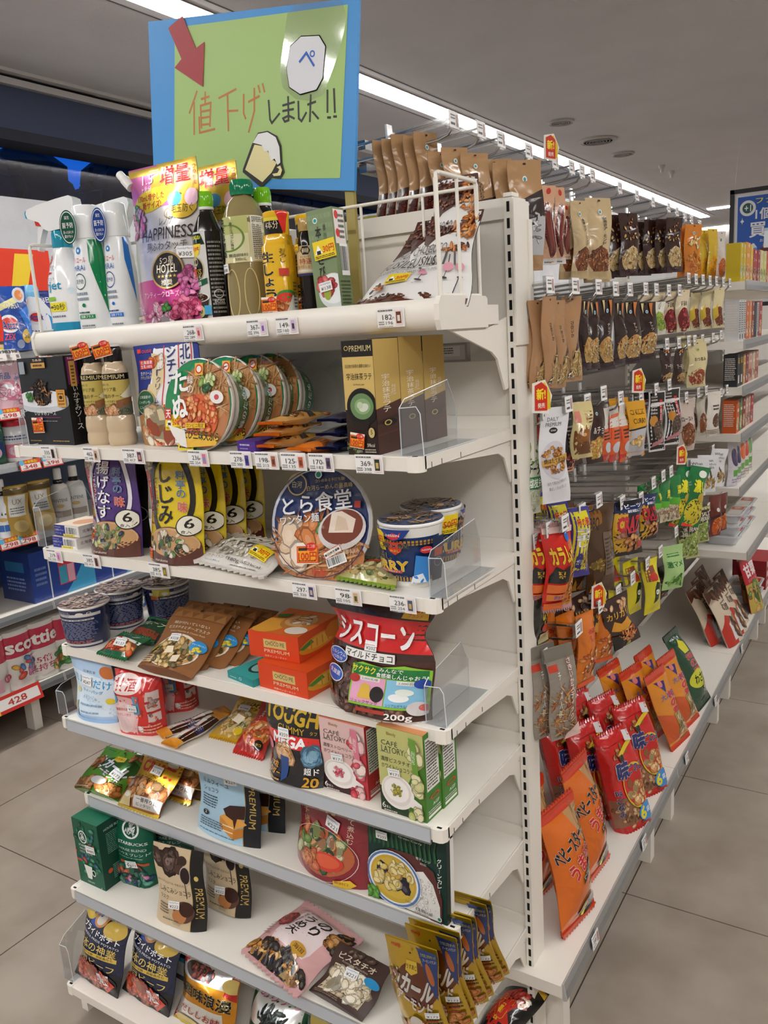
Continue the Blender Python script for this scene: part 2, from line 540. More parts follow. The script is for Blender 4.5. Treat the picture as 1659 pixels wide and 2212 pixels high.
def side_S(prof, a0, a1, z0, z1, sq=0):
    def f(u, v, o):
        z = z0 + (z1 - z0) * v
        r = prof[-1][0]
        for (ra, za), (rb, zb) in zip(prof, prof[1:]):
            if za <= z <= zb and zb > za:
                r = ra + (rb - ra) * (z - za) / (zb - za)
                break
        a = D2(a0 + (a1 - a0) * u)
        q = r / (abs(math.cos(a)) ** sq2(sq) + abs(math.sin(a)) ** sq2(sq)) ** (1 / sq2(sq)) + o
        return (q * math.cos(a), q * math.sin(a), z)
    return f
# ================================================================ THE ROOM
CEIL = 2.73
WHT, SHELF = 'e9e4da', 'e4dfd4'
def slab(name, a, b, mat):
    m = MB()
    m.box(a, b, mat)
    return struct(m.build(name))
fl = M('9a8d80', 's')
noisy(fl, '8f8377', 'a2978b', 5)
_b = fl.node_tree.nodes['Principled BSDF']
_b.inputs['Roughness'].default_value = .36
m = MB()
m.box((-3.8, -3.5, -.05), (3.4, 14, -.003), M('3b342e', 'w'))
TX, TY, TS = -.54, 1.857, .636      # tile joints
gx = [TX + TS * i for i in range(-6, 7)]
gy = [TY + TS * i for i in range(-9, 20)]
for i in range(len(gx) - 1):
    for j in range(len(gy) - 1):
        x0, x1, y0, y1 = max(gx[i], -3.8) + .0018, gx[i + 1] - .0018, gy[j] + .0018, gy[j + 1] - .0018
        if x1 > x0: m.box((x0, y0, -.01), (x1, y1, 0), fl)
struct(m.build('floor'))
slab('ceiling', (-3.8, -3.5, CEIL), (3.4, 14, CEIL + .08), noisy(M('bdbabb', 'w'), 'bbb8b9', 'c0bdbe', 3))
slab('wall_back', (-3.8, 14, 0), (3.4, 14.1, CEIL), M('cfcac4', 'w'))
slab('wall_front', (-3.8, -3.6, 0), (3.4, -3.5, CEIL), M('cfcac4', 'w'))
slab('wall_right', (3.4, -3.5, 0), (3.5, 14, CEIL), M('cfcac4', 'w'))
# window wall along the street side
slab('wall_left', (-3.85, -3.5, 0), (-3.75, 14, .75), M('c8c6c4', 'w'))
slab('trim_1', (-3.62, -3.5, 2.715), (-3.58, 14, CEIL), M('b9b6b3', 's'))
slab('trim_2', (-3.66, -3.5, 2.67), (-3.61, 14, 2.7), M('a5a19d', 's'))
slab('trim_3', (-3.72, -3.5, 2.47), (-3.64, 14, 2.67), M('343c50', 'w'))
slab('trim_4', (-3.76, -3.5, 2.42), (-3.60, 14, 2.47), M('1c1e28', 'w'))
slab('window_1', (-3.79, -3.5, .75), (-3.78, 14, 2.47), M('ffffff', 'c'))
slab('trim_5', (-3.85, -3.5, 2.5), (-3.74, 14, 2.9), M('20222c', 'w'))
fm = noisy(M('c9cacc', 'm'), 'bfc0c4', 'd0d0d4', 3.2)
tag(slab('window_film', (-3.775, -3.5, .75), (-3.771, 14, 2.2), fm), 'pale mottled film covering the lower window behind the detergent shelves', 'window film').pop('kind')
slab('terrain', (-60, -60, -.4), (-3.9, 60, -.06), M('10141a', 'w'))
TREE = M('0c1512', 'w')
for i, (y, h, r, x) in enumerate(((1, 4.6, 1.6, 12), (4.4, 4.9, 1.7, 12), (7.8, 4.7, 1.7, 12), (11.2, 5, 1.8, 12), (3, 5.6, 2, 15.8), (7, 5.9, 2, 15.8), (11, 5.5, 2, 15.8), (15, 6.3, 2, 15.8), (19, 6.6, 2.1, 16), (23.2, 6.9, 2.1, 16))):
    rr = random.Random(i)
    t = thing('tree', ('%s dark tree of the nearer row outside the window' if x < 13 else '%s dark tree in count, standing in the row farther from the window') % ORD[i], 'tree', frame((-x, y, -.06)), 'trees outside the window')
    q = MB()
    q.tube([(0, 0, 0), (.1, 0, h * .4)], .14, TREE)
    q.build('trunk', t)
    q = MB()
    for k in range(60):
        a, b = rr.uniform(0, 2 * PI), rr.uniform(-.6, 1.2)
        R1 = r * rr.uniform(.55, .95)
        c = (R1 * math.cos(a) * math.cos(b), R1 * math.sin(a) * math.cos(b), h * .5 + h * .42 * math.sin(b))
        s = rr.uniform(.35, .7)
        q.lathe([(.01, -s)] + [(s * math.sin(PI * j / 6) * rr.uniform(.85, 1.15), -s * math.cos(PI * j / 6)) for j in range(1, 6)] + [(.01, s)], TREE, 9, c=c)
    q.build('crown', t)
# ceiling lamps: long recessed tubes over the aisles
def strip(a, b, label):
    t = thing('ceiling_light', label, 'light', frame(((a[0] + b[0]) / 2, (a[1] + b[1]) / 2, CEIL)))
    dx, dy = (b[0] - a[0]) / 2, (b[1] - a[1]) / 2
    q = MB()
    q.box((-dx, -dy, -.012), (dx, dy, -.004), M('fffdfa', 'e%d' % STRIP))
    q.build('diffuser', t)
    q = MB()
    for s in (-1, 1):
        q.box((s * (dx + .008) - .006, -dy, -.006), (s * (dx + .008) + .006, dy, 0), M('8d8985', 's'))
        if dy > dx: q.box((s * (dx + .075) - .004, -dy, -.0015), (s * (dx + .075) + .004, dy, 0), M('55504c', 'w'))
    q.build('housing', t)
strip((-2.58, -2.5), (-2.46, 12.4), 'long white ceiling tube running above the left aisle')
strip((.92, -2.5), (1.04, 12.4), 'second long ceiling tube above the other side of the right aisle')
strip((-2.2, -.95), (1.6, -.83), 'cross-wise ceiling tube over the counter side facing the bargain shelves')
for i, y in enumerate((9.3, 10.9)):
    p = onz((1480, 1450)[i], (450, 501)[i], CEIL)
    a = onz(1545 + (0, -30)[i], (448, 493)[i], CEIL)
    strip((a.x - .1, a.y), (a.x + 2.2, a.y + .12), ('short far ceiling tube behind the blue poster, higher one', 'short far ceiling tube behind the blue poster, lower one')[i])
for i, (x, y, r) in enumerate(((1212, 262, .085), (1292, 302, .14), (1346, 331, .09))):
    t = thing('ceiling_vent', ('small round ceiling speaker nearest the light strip end', 'larger round vent in the ceiling between two smaller discs', 'small round disc on the ceiling beyond the larger vent')[i], 'vent', frame(onz(x, y, CEIL)))
    q = MB()
    q.lathe([(r, -.001), (r, -.012), (r * .9, -.016), (r * .88, -.012)], M('a8a29c', 's'), 32)
    q.build('rim', t)
    q = MB()
    for k in range(1, 6): q.lathe([(r * .86 * k / 5.5, -.012), (r * .86 * k / 5.5, -.016), (r * .86 * k / 5.5 - .006, -.016), (r * .86 * k / 5.5 - .006, -.012)], M('8f8a85', 's'), 24)
    q.build('grille', t)
for i, (x, y) in enumerate(((1430, 357), (1451, 369))):
    q = MB()
    q.lathe([(.028, 0), (.028, -.02), (.016, -.03), (.014, -.06)], M('b5afa8', 's'), 14)
    tag(q.build('sprinkler', mw=frame(onz(x, y, CEIL)), smooth=True), ('nearer of two small ceiling sprinklers', 'farther of two small ceiling sprinklers')[i], 'sprinkler')

# ================================================================ END CAP
XL, XR, YB = -1.488, -.566, 1.292
SH.update(top=(1.466, 1.06), s2=(1.262, .975), s3=(1.047, 1.003), s4=(.834, 1.012), s5=(.68, .987), s6=(.487, 1.012), s7=(.296, .945), s8=(.088, .90))
t = thing('gondola_end', 'white slotted steel end frame holding the bargain shelves', 'shelving unit', frame((0, 0, 0)))
PW = noisy(M(WHT, 's'), 'e6e1d7', 'ece7de', 2)
q = MB()
q.box((XL, 1.297, .09), (XR, 1.317, 1.625), PW)
q.box((XL, 1.29, 1.60), (XR, 1.325, 1.632), PW)
q.build('back_panel', t)
BLK = M('0c0c0c', 'w')
def post(x0, x1, y0, y1, z1, parent, nm='post', slots=True):
    q = MB()
    q.box((x0, y0, .0), (x1, y1, z1), PW)
    if slots:
        xm = (x0 + x1) / 2
        z = .06
        while z < z1 - .02:
            q.box((xm - .0024, y0 - .0006, z), (xm + .0024, y0 + .002, z + .0155), BLK)
            z += .0254
    return q.build(nm, parent)
post(-.567, -.5525, 1.285, 1.34, 1.632, t)
post(XL - .012, XL + .003, 1.285, 1.34, 1.632, t)
q = MB()
q.box((-.5525, 1.282, 1.40), (-.549, 1.345, 1.628), PW)
q.box((-.5665, 1.283, 1.632), (-.5515, 1.31, 1.638), PW)
q.build('post_cap', t)
q = MB()
q.box((-.5525, 1.335, 1.20), (-.546, 1.35, 1.60), PW)
q.build('side_rail', t)
for x in (XL, XR - .02):
    q = MB()
    q.box((x, .93, 0), (x + .02, 1.29, .03), PW)
    q.build('base_foot', t)
RAIL = M('9aa0a6', 'o')
def shelf(key, label, rail, brk=1):
    z, yf = SH[key]
    t = thing('shelf', label, 'shelf', frame(((XL + XR) / 2, YB, z)), 'bargain shelves')
    hw, d = (XR - XL) / 2, YB - yf
    q = MB()
    q.box((-hw + .003, -d + .004, -.004), (hw - .003, 0, 0), PW)
    q.box((-hw + .003, -.001, 0), (hw - .003, .004, .022), PW)
    q.build('deck', t)
    q = MB()
    q.box((-hw + .012, -d, -.020), (hw - .014, -d + .004, -.0006), PW)
    q.build('front_lip', t)
    for s in (-1, 1):
        q = MB()
        q.box((s * hw - .002 if s > 0 else -hw - .001, -d + .012, -.018), (s * hw + .001 if s > 0 else -hw + .002, 0, .0004), PW)
        for k in (.03, .06, .12): q.box((s * (hw + .0012) - .0004, -d + k, -.018), (s * (hw + .0012) + .0004, -d + k + .0012, -.010), M('5a564f', 'w'))
        q.build('side_lip', t)
        q = MB()      # rounded plastic corner
        pts = [(s * (hw + .001), -d + .016), (s * (hw + .001), -d + .008), (s * (hw - .003), -d + .001), (s * (hw - .009), -d - .0015), (s * (hw - .02), -d - .0015), (s * (hw - .02), -d + .016)]
        q.prism(pts, 2, -.0215, .0006, M('efeae0', 'p'))
        q.box((s * (hw - .011) - .004, -d + .004, .0006), (s * (hw - .011) + .004, -d + .008, .0011), BLK)
        q.build('corner_cap', t)
        q = MB()
        x = s * (hw - .0035)
        q.prism([(-d * .78, -.019), (-.004, -.019), (.0, -.02), (.0, -.085), (-.010, -.09), (-.032, -.045), (-.055, -.034), (-d * .5, -.026)], 0, x - .0016, x + .0016, PW)
        q.lathe([(.0022, 0), (.0022, .0006)], BLK, 8, c=(x, -.012, -.0275))
        q.build('bracket', t)
    if rail:
        q = MB()
        q.prism([(-d - .0016, -.026), (-d - .006, -.025), (-d - .0035, .003), (-d - .0016, .003)], 0, -hw + .02, hw - .022, M('f4f7fa', 'l'))
        q.prism([(-d - .0016, -.024), (-d - .003, -.024), (-d - .0016, -.002)], 0, -hw + .022, hw - .024, M('dce1e7', 'o'))
        q.build('price_rail', t)
    return t
for k, l, r in (('s2', 'bargain shelf carrying green noodle bowls and matcha boxes', 0), ('s3', 'bargain shelf carrying miso pouches and the big round bowl', 0), ('s4', 'bargain shelf carrying the cereal bag and orange pie boxes', 0),
                ('s5', 'bargain shelf carrying latte boxes and candy bars', 1), ('s6', 'bargain shelf carrying the curry carton and red hot-pot pouch', 1), ('s7', 'bargain shelf carrying green coffee packs and yellow almond pouches', 1), ('s8', 'lowest bargain shelf carrying chip bags just above the floor', 0)):
    shelf(k, l, r)
# basket shelf on top
z, yf = SH['top']
t = thing('basket_shelf', 'top wire-guarded basket shelf with rounded white lip', 'shelf', frame((0, 0, z)))
q = MB()
q.box((XL + .012, yf, -.03), (XR, 1.25, 0), PW)
q.build('deck', t)
q = MB()
q.prism([(yf + .004, -.034), (yf - .006, -.03), (yf - .012, -.018), (yf - .012, -.002), (yf - .006, .009), (yf + .002, .011), (yf + .004, .004)], 0, XL + .012, XR - .002, PW)
q.build('front_lip', t, True)
q = MB()
for x in (XL + .005, XR - .006):
    q = MB()
    q.prism([(yf - .008, -.034), (yf - .013, -.02), (yf - .013, .002), (yf - .006, .013), (1.2, .013), (1.206, .009), (1.206, -.034)], 0, x, x + .008, PW)
    q.build('end_plate', t)
for x in (XL + .01, XR - .004):
    q = MB()
    q.prism([(yf + .02, -.034), (1.21, -.036), (1.287, -.02), (1.287, -.135), (1.272, -.137), (1.245, -.085), (1.225, -.073)], 0, x - .002, x + .002, PW)
    q.build('bracket', t)
WIRE = M('e8e4da', 'p')
for nm, x in (('side_guard', XR - .003), ('side_guard', XL + .02)):
    q = MB()
    y0, y1, hh = yf + .003, 1.19, .178
    q.tube([(x, y0, .012), (x, y0, hh - .008), (x, y0 + .003, hh - .002), (x, y0 + .008, hh), (x, y1 - .003, hh + .001), (x, y1, hh - .004), (x, y1, .012)], .0034, WIRE)
    q.tube([(x, y0, .014), (x, y1, .014)], .003, WIRE)
    q.tube([(x, (y0 + y1) / 2, .014), (x, (y0 + y1) / 2, hh)], .0026, WIRE)
    q.build(nm, t, True)
q = MB()
q.tube([(XL + .02, 1.19, .172), (XR - .003, 1.19, .172)], .003, WIRE)
for k in range(1, 8):
    x = XL + .02 + (XR - XL) * k / 8
    q.tube([(x, 1.19, .0), (x, 1.19, .172)], .0024, WIRE)
q.build('back_guard', t, True)
# rear display strip with an electronic price display
SHf = lambda z: None
t = thing('label_strip', 'grey label strip on the back panel behind the matcha boxes', 'label strip', frame((0, 1.292, 0)))
a, b = ony(936, 762, 1.29), ony(1085, 752, 1.29)
q = MB()
q.box((XL + .1, 0, a.z - .018), (XR - .004, .004, a.z + .014), M('c4c0b8', 'o'))
q.build('channel', t)
c = ony(973, 748, 1.285)
q = MB()
q.box((c.x - .034, -.012, a.z - .017), (c.x + .034, .0, a.z + .015), M('8f8b87', 'p'))
art(q, lambda u, v, o: (c.x - .034 + .068 * u, -.012 - o, a.z - .017 + .032 * v), [R(.06, .12, .94, .88, 'b4b0ac'), R(.2, .3, .8, .82, 'c6c3be'), L(.22, .42, .62, .78, 3, '4a4642'), E(.11, .6, .03, None, '5b5f66')], .068, .032, 'p', None, .0002)
q.build('digital_price_display', t)

# ---------------------------------------------------------------- price cards on the shelf edges
def card(sh, x0, x1, price, sub_, label, pic=('c9a0a8', '6a5a60'), y=None, rot=0):
    z, yf = SH[sh]
    yy = yf - (.0145 if sh == 'top' else .0045)
    zc = z - (.012 if sh == 'top' else .0105) if y is None else ony((x0 + x1) / 2, y, yy).z
    a, b = ony(x0, CY, yy), ony(x1, CY, yy)
    A = Vector((0, yy, zc))
    xa, xb = along(A, (1, 0, 0), 0, x0), along(A, (1, 0, 0), 0, x1)
    w, h = xb - xa, .0275
    mw = frame(((xa + xb) / 2, yy, zc), 0, D2(-4), 0) @ Matrix.Rotation(D2(rot), 4, 'Y')
    q = MB()
    q.box((-w / 2, 0, -h / 2), (w / 2, .0008, h / 2), M('f4f3f2', 'p'))
    S = lambda u, v, o: ((u - .5) * w, -o, (v - .5) * h)
    art(q, S, [T(price, .38, .53, .27, '2a2a2a', .36, .02), T('円', .6, .47, .1, '2a2a2a'), T(sub_, .45, .23, .17, '5a5a5a', .26, .01), L(.05, .8, .62, .95, 1, '707070'), L(.05, .12, .26, .35, 2, '808080'), L(.05, .02, .6, .09, 1, 'a0a0a0'),
               R(.68, .1, .94, .86, 'f0dcd8'), R(.72, .18, .9, .78, pic[0]), R(.76, .3, .86, .6, pic[1])], w, h, 'p', None, .0003)
    tag(q.build('price_card', mw=mw), label, 'price card', 'price cards on the shelf edges')
for s, x0, x1, p, p2, l, y, c in (
    ('top', 396, 438, '268', '289', 'price card 268 under the pink softener pouch', None, ('e8b8b8', 'b84a50')), ('top', 533, 577, '367', '396', 'price card 367 under the cooking sake bottle', None, ('d8c8e8', '8a58a8')),
    ('top', 596, 643, '149', '160', 'price card 149 under the ginger tube cartons', None, ('c8b8d8', '3a3038')), ('top', 815, 873, '182', '196', 'price card 182 under the chocolate pasta pouches', None, ('6a3a2a', 'e8e0d8')),
    ('s2', 90, 121, '330', '356', 'price card 330 under the black sauce carton', None, ('202020', '101010')), ('s2', 181, 214, '462', '498', 'price card 462 under the dressing bottles', None, ('b89878', '3a2a20')),
    ('s2', 265, 311, '387', '417', 'price card 387 under the stew pouch', None, ('4a3a58', 'c89078')), ('s2', 407, 450, '236', '254', 'price card 236 under the green noodle bowls', None, ('d87898', '7a98c8')),
    ('s2', 497, 543, '278', '300', 'price card 278 under the purple box', None, ('4a4a98', '2a2a68')), ('s2', 551, 601, '198', '213', 'price card 198 under the candy bars', None, ('a86a50', '6a3a2a')),
    ('s2', 607, 661, '125', '135', 'price card 125 under the orange-ended bars', None, ('b86a48', '8a3a28')), ('s2', 667, 720, '170', '183', 'price card 170 under the dark blue bars', None, ('5a5a78', '3a2a30')),
    ('s2', 768, 827, '369', '398', 'price card 369 under the matcha latte cartons', None, ('2a3a2a', 'c8b068')),
    ('s3', 102, 133, '219', '236', 'curled price card 219 under the small sauce boxes', None, ('d898c8', 'b868a8')), ('s3', 180, 216, '385', '415', 'price card 385 under the purple miso pouch', None, ('5a3a38', '3a2a28')),
    ('s3', 322, 365, '385', '415', 'price card 385 under the yellow miso pouch', None, ('6a6a38', 'b8a038')), ('s3', 631, 683, '297', '320', 'price card 297 under the large round bowl', None, ('3a4a78', 'c8b0a0')),
    ('s3', 724, 780, '98', '105', 'price card 98 under the dried soup packet', None, ('c8b080', '5a5838')), ('s3', 841, 898, '236', '254', 'price card 236 under the curry cup', None, ('4a5878', 'c8a858'))):
    card(s, x0, x1, p, p2, l, c, y)
# ---------------------------------------------------------------- clear dividers
CLR = M('f4f6f8', 'c')
def divider(sh, x, label, d0=.012, ln=.16, hh=.075, fw=.03, side=1, cut=.05):
    z, yf = SH[sh]
    A = Vector((0, yf + d0, z))
    X = along(A, (1, 0, 0), 0, x)
    t = thing('shelf_divider', label, 'divider', frame((X, yf + d0, z + .0006)), 'clear shelf dividers')
    q = MB()
    q.prism([(0, 0), (ln, 0), (ln, hh * .55), (ln - cut * .5, hh), (cut * .3, hh * .82), (0, hh * .7)], 0, -.0008, .0008, CLR)
    q.build('fin', t)
    q = MB()
    q.prism([(-.001, 0), (fw, 0), (fw * .92, hh * .62), (fw * .75, hh * .72), (-.001, hh * .7)] if side > 0 else [(.001, 0), (-fw, 0), (-fw * .92, hh * .62), (-fw * .75, hh * .72), (.001, hh * .7)], 1, -.0008, .0008, CLR)
    q.build('front_stop', t)
    q = MB()
    q.box((0 if side > 0 else -fw, 0, 0), (fw if side > 0 else 0, ln, .001), CLR)
    q.build('foot', t)
    q = MB()
    e = M('dfe6ea', 'o')
    q.tube([(0, 0, 0), (0, 0, hh * .7), (0, cut * .3, hh * .82), (0, ln - cut * .5, hh), (0, ln, hh * .55), (0, ln, 0)], .0007, e, 4)
    f = fw * side
    q.tube([(f, 0, 0), (f * .92, 0, hh * .62), (f * .75, 0, hh * .72), (0, 0, hh * .7)], .0007, e, 4)
    q.tube([(f, 0, .001), (f, ln, .001), (0, ln, .001)], .0006, e, 4)
    q.build('edge', t)
divider('s2', 868, 'clear L divider beside the matcha latte cartons', .01, .17, .095, .036)
divider('s2', 50, 'clear divider at the far end of the noodle bowl shelf beside the black sauce carton', .01, .14, .078, .02, 1)
divider('s3', 930, 'clear L divider standing beside the curry cup', .01, .17, .085, .028, 1, .03)
divider('s3', 84, 'clear divider at the end beside the small sauce boxes', .01, .15, .115, .026, 1)
divider('s4', 921, 'clear L divider standing beside the cereal bag', .012, .15, .09, .036)
divider('s5', 128, 'clear divider beside the pale blue milk tea pouch', .01, .14, .075, .03, 1)
divider('s8', 140, 'clear divider beside the dark blue chip bags', .01, .1, .12, .03, 1)
z, yf = SH['s2']
q = MB()
a, b = ony(360, 780, 1.26), ony(735, 735, 1.26)
q.box((a.x, 1.26, z), (b.x, 1.2625, z + .145), CLR)
tag(q.build('acrylic_sheet'), 'clear acrylic sheet standing behind the green noodle bowls', 'acrylic sheet')
# ---------------------------------------------------------------- handwritten sign
Yb = 1.245
tl, tr_, br, bl = ony(320, 47, Yb), ony(775, -6, Yb), ony(765, 412, Yb), ony(333, 402, Yb)
t = thing('price_cut_sign', 'blue board with green sheet announcing a price cut', 'sign', frame(((bl + br) / 2).to_tuple()))
o_ = (bl + br) / 2
loc = lambda p: (p - o_)
bp = [loc(p) for p in (bl, br, tr_, tl)]
q = MB()
q.prism([(p.x, p.z) for p in bp], 1, 0, .007, M('4a9be0', 'p'))
q.build('board', t)
def SS(u, v, o):      # board face
    lo, hi = bp[0].lerp(bp[1], u), bp[3].lerp(bp[2], u)
    p = lo.lerp(hi, v)
    return (p.x, -o, p.z)
def px(x, y):      # photo point on the board -> board u, v
    p = loc(ony(x, y, Yb))
    u = v = .5
    for _ in range(30):
        lo, hi = bp[0].lerp(bp[1], u), bp[3].lerp(bp[2], u)
        v += (p.z - lo.lerp(hi, v).z) / (hi.z - lo.z)
        lf, rt = bp[0].lerp(bp[3], v), bp[1].lerp(bp[2], v)
        u += (p.x - lf.lerp(rt, u).x) / (rt.x - lf.x)
    return u, v
sw, sh_ = (bp[1] - bp[0]).length, (bp[3] - bp[0]).length
def cut(name, col, pts, z0, z1, fin='p', edge=None, rim=.0):
    q = MB()
    pp = [SS(*px(x, y), 0) for x, y in pts]
    if edge:
        c = (sum(p[0] for p in pp) / len(pp), sum(p[2] for p in pp) / len(pp))
        q.prism([(p[0], p[2]) for p in pp], 1, -z1 + .0006, -z0, M(edge, fin))
        f = 1 - rim
        pp2 = [(c[0] + (p[0] - c[0]) * f, c[1] + (p[2] - c[1]) * f) for p in pp]
        q.prism(pp2, 1, -z1, -z0 - .0003, M(col, fin))
    else: q.prism([(p[0], p[2]) for p in pp], 1, -z1, -z0, M(col, fin))
    return q.build(name, t)
cut('green_sheet', 'aacb7c', [(378, 60), (752, 10), (735, 385), (377, 389)], .0002, .0007)
cut('red_arrow', 'a8353a', [(365, 61), (396, 35), (425, 105), (443, 91), (440, 188), (379, 147), (394, 128)], .0016, .0024)
pen = lambda lst, c, wd: [T_ for T_ in lst]
q = MB()
def stroke(c, wd, *pts):
    uv = [px(pts[i], pts[i + 1]) for i in range(0, len(pts), 2)]
    for (a, b), (c1, d) in zip(uv, uv[1:]):
        dx, dy = (c1 - a) * sw, (d - b) * sh_
        n = math.hypot(dx, dy) or 1
        ex, ey, nx, ny = dx / n * wd * .4, dy / n * wd * .4, -dy / n * wd / 2, dx / n * wd / 2
        k = [(a + (-ex + nx) / sw, b + (-ey + ny) / sh_), (a + (-ex - nx) / sw, b + (-ey - ny) / sh_), (c1 + (ex - nx) / sw, d + (ey - ny) / sh_), (c1 + (ex + nx) / sw, d + (ey + ny) / sh_)]
        stroke.o += .000004
        q.add([SS(u, v, stroke.o) for u, v in k], [(0, 1, 2, 3)], M(c, 'p'))
stroke.o = .0009
OR, BK, W1 = 'c07a3e', '2a2a26', .0037
for s in ((426, 198, 410, 244), (420, 222, 420, 290), (436, 214, 452, 209), (444, 200, 444, 222), (434, 228, 436, 276), (436, 228, 456, 222, 454, 272), (437, 241, 454, 238), (437, 255, 454, 252), (436, 270, 454, 268), (431, 254, 432, 287, 464, 279),
          (474, 212, 510, 193), (492, 205, 494, 282), (492, 240, 514, 239), (527, 205, 527, 245, 531, 256), (538, 220, 560, 208), (550, 192, 550, 240, 538, 285), (559, 186, 562, 199), (568, 182, 572, 198)): stroke(OR, W1, *s)
for s in ((581, 218, 584, 258, 588, 266, 604, 246), (612, 228, 636, 221), (612, 240, 634, 236), (623, 210, 624, 260, 616, 263, 612, 256, 624, 250, 636, 256), (645, 220, 646, 256, 652, 262, 662, 244), (672, 206, 670, 262), (666, 226, 682, 220), (676, 242, 688, 256), (708, 196, 708, 242), (722, 193, 724, 242), (709, 254, 714, 254), (722, 252, 727, 252)): stroke(BK, W1, *s)
q.build('handwritten_letters', t)
# plain laminated white tag with one blue letter
cut('laminate', 'ffffff', [(622, 30), (650, 2), (740, 2), (750, 40), (735, 110), (700, 205), (670, 218), (640, 215), (612, 190), (606, 150)], .0016, .002, 't')
cut('white_tag', 'e4e6ec', [(628, 100), (652, 78), (692, 76), (706, 100), (700, 170), (686, 196), (650, 206), (626, 190), (620, 150)], .0022, .0028, 'p', '2f7a52', .035)
q = MB()
stroke.o = .0032
stroke('2a62c4', .004, 650, 134, 664, 115, 680, 142)
art(q, SS, [RNG(*px(677, 117), .011, .011 * sw / sh_, .4, '2a62c4')], sw, sh_, 'p', None, .0032)
q.build('blue_letter', t)
mug = lambda n, c, p, a, b: cut(n, c, p, a, b)
mug('mug_outline', '26241f', [(546, 312), (559, 287), (580, 283), (600, 294), (609, 315), (611, 352), (616, 372), (608, 386), (588, 384), (566, 406), (526, 372), (527, 364)], .0016, .0024)
mug('mug_glass', 'efe3a6', [(552, 313), (569, 316), (580, 327), (590, 344), (600, 352), (589, 373), (569, 394), (532, 367)], .0024, .003)
mug('mug_foam', 'f0f0f0', [(549, 309), (560, 290), (580, 286), (598, 297), (606, 318), (608, 352), (602, 357), (596, 343), (588, 348), (582, 326), (574, 328), (568, 314), (556, 311)], .003, .0036)
mug('mug_handle', 'efe3a6', [(600, 362), (608, 358), (612, 368), (608, 380), (594, 381), (591, 376), (602, 374), (606, 367), (604, 364)], .003, .0036)
q = MB()
cc = loc(ony(751, 412, Yb))
q.box((cc.x - .009, .004, cc.z - .22), (cc.x + .009, .012, cc.z + .06), M('a89a5a', 'p'))
q.build('support_strip', t)
# ================================================================ GOODS ON THE END CAP
# ---- top basket shelf: trigger bottles
def spray(name, tr, label, art_ops, collar, base):
    mw, w, h = tr
    t = thing(name, label, 'spray bottle', mw @ Matrix.Translation((0, w * .4, 0)))
    r = w / 2
    pr = [(r * .9, 0), (r, h * .02), (r, h * .3), (r * .93, h * .42), (r * .7, h * .54), (r * .5, h * .62), (r * .46, h * .66)]
    q = MB()
    q.lathe(pr, M('f4f5f6', 'o'), 40, .6)
    art(q, side_S(pr, 190, 350, .002, h * .6, .6), art_ops, r * 2.6, h * .6, 'o', .012)
    q.lathe([(r * 1.002, h * .012), (r * 1.006, h * .02), (r * 1.006, h * .1), (r * 1.002, h * .105)], M(base, 'o'), 40, .6)
    q.build('bottle', t, True)
    q = MB()
    q.lathe([(r * .52, h * .645), (r * .55, h * .66), (r * .52, h * .75), (r * .46, h * .765)], M(collar, 'o'), 28)
    q.build('collar', t, True)
    q = MB()
    X = lambda x, z: (x * w, h * z)
    pts = [X(.32, .78), X(.5, .86), X(.62, .95), X(.6, .985), X(.5, 1), X(.1, .985), X(-.5, .955), X(-.82, .93), X(-.86, .9), X(-.82, .865), X(-.5, .835), X(-.38, .785), X(-.22, .765)]
    q.prism(pts, 1, -r * .42, r * .42, M('f0f1f2', 'o'))
    q.build('trigger_head', t)
    q = MB()
    q.prism([X(-.52, .83), X(-.6, .8), X(-.66, .72), X(-.7, .64), X(-.66, .635), X(-.56, .72), X(-.44, .79)], 1, -r * .25, r * .25, M('e8e9ea', 'o'))
    q.build('trigger', t)
    q = MB()
    q.prism([X(-.6, .865), X(-.66, .85), X(-.64, .815), X(-.5, .81), X(-.46, .83)], 1, -r * .3, r * .3, M('d84030', 'o'))
    q.prism([X(-.87, .925), X(-.91, .91), X(-.9, .875), X(-.85, .865)], 1, -r * .36, r * .36, M('2aa0c0', 'o'))
    q.build('nozzle', t)
    return t
jet = [E(.2, .93, .12, .06, 'c83a2e'), T('バス', .2, .93, .06, 'f4e8c0'), T('マジックリン', .24, .83, .07, '24508a', .42, .02), E(.22, .77, .14, .015, 'c83a2e'), T('エアジェット', .25, .7, .05, '2a78a8', .36), T('irjet', .35, .6, .13, '1f9ac4', .44, .03),
       R(.18, .43, .42, .48, '8ac83a'), R(.26, .3, .62, .41, 'f0e23a'), T('30秒', .48, .355, .08, '2a2a2a', .24, .02), L(.28, .33, .36, .38, 1, '3a3a3a'), L(.3, .22, .6, .26, 1, '6a7a9a'), E(.74, .55, .06, None, 'd8ecf4')]
b1 = putr('top', 122, 203, 428, .062, 20)
sp = spray('spray_bottle', b1, 'white trigger spray bottle with teal collar and red catch', jet, '1f92ae', '1a8fb8')
dup(sp, (.085, .062, -.008), 'second trigger spray bottle mostly hidden behind the green-striped bottle')
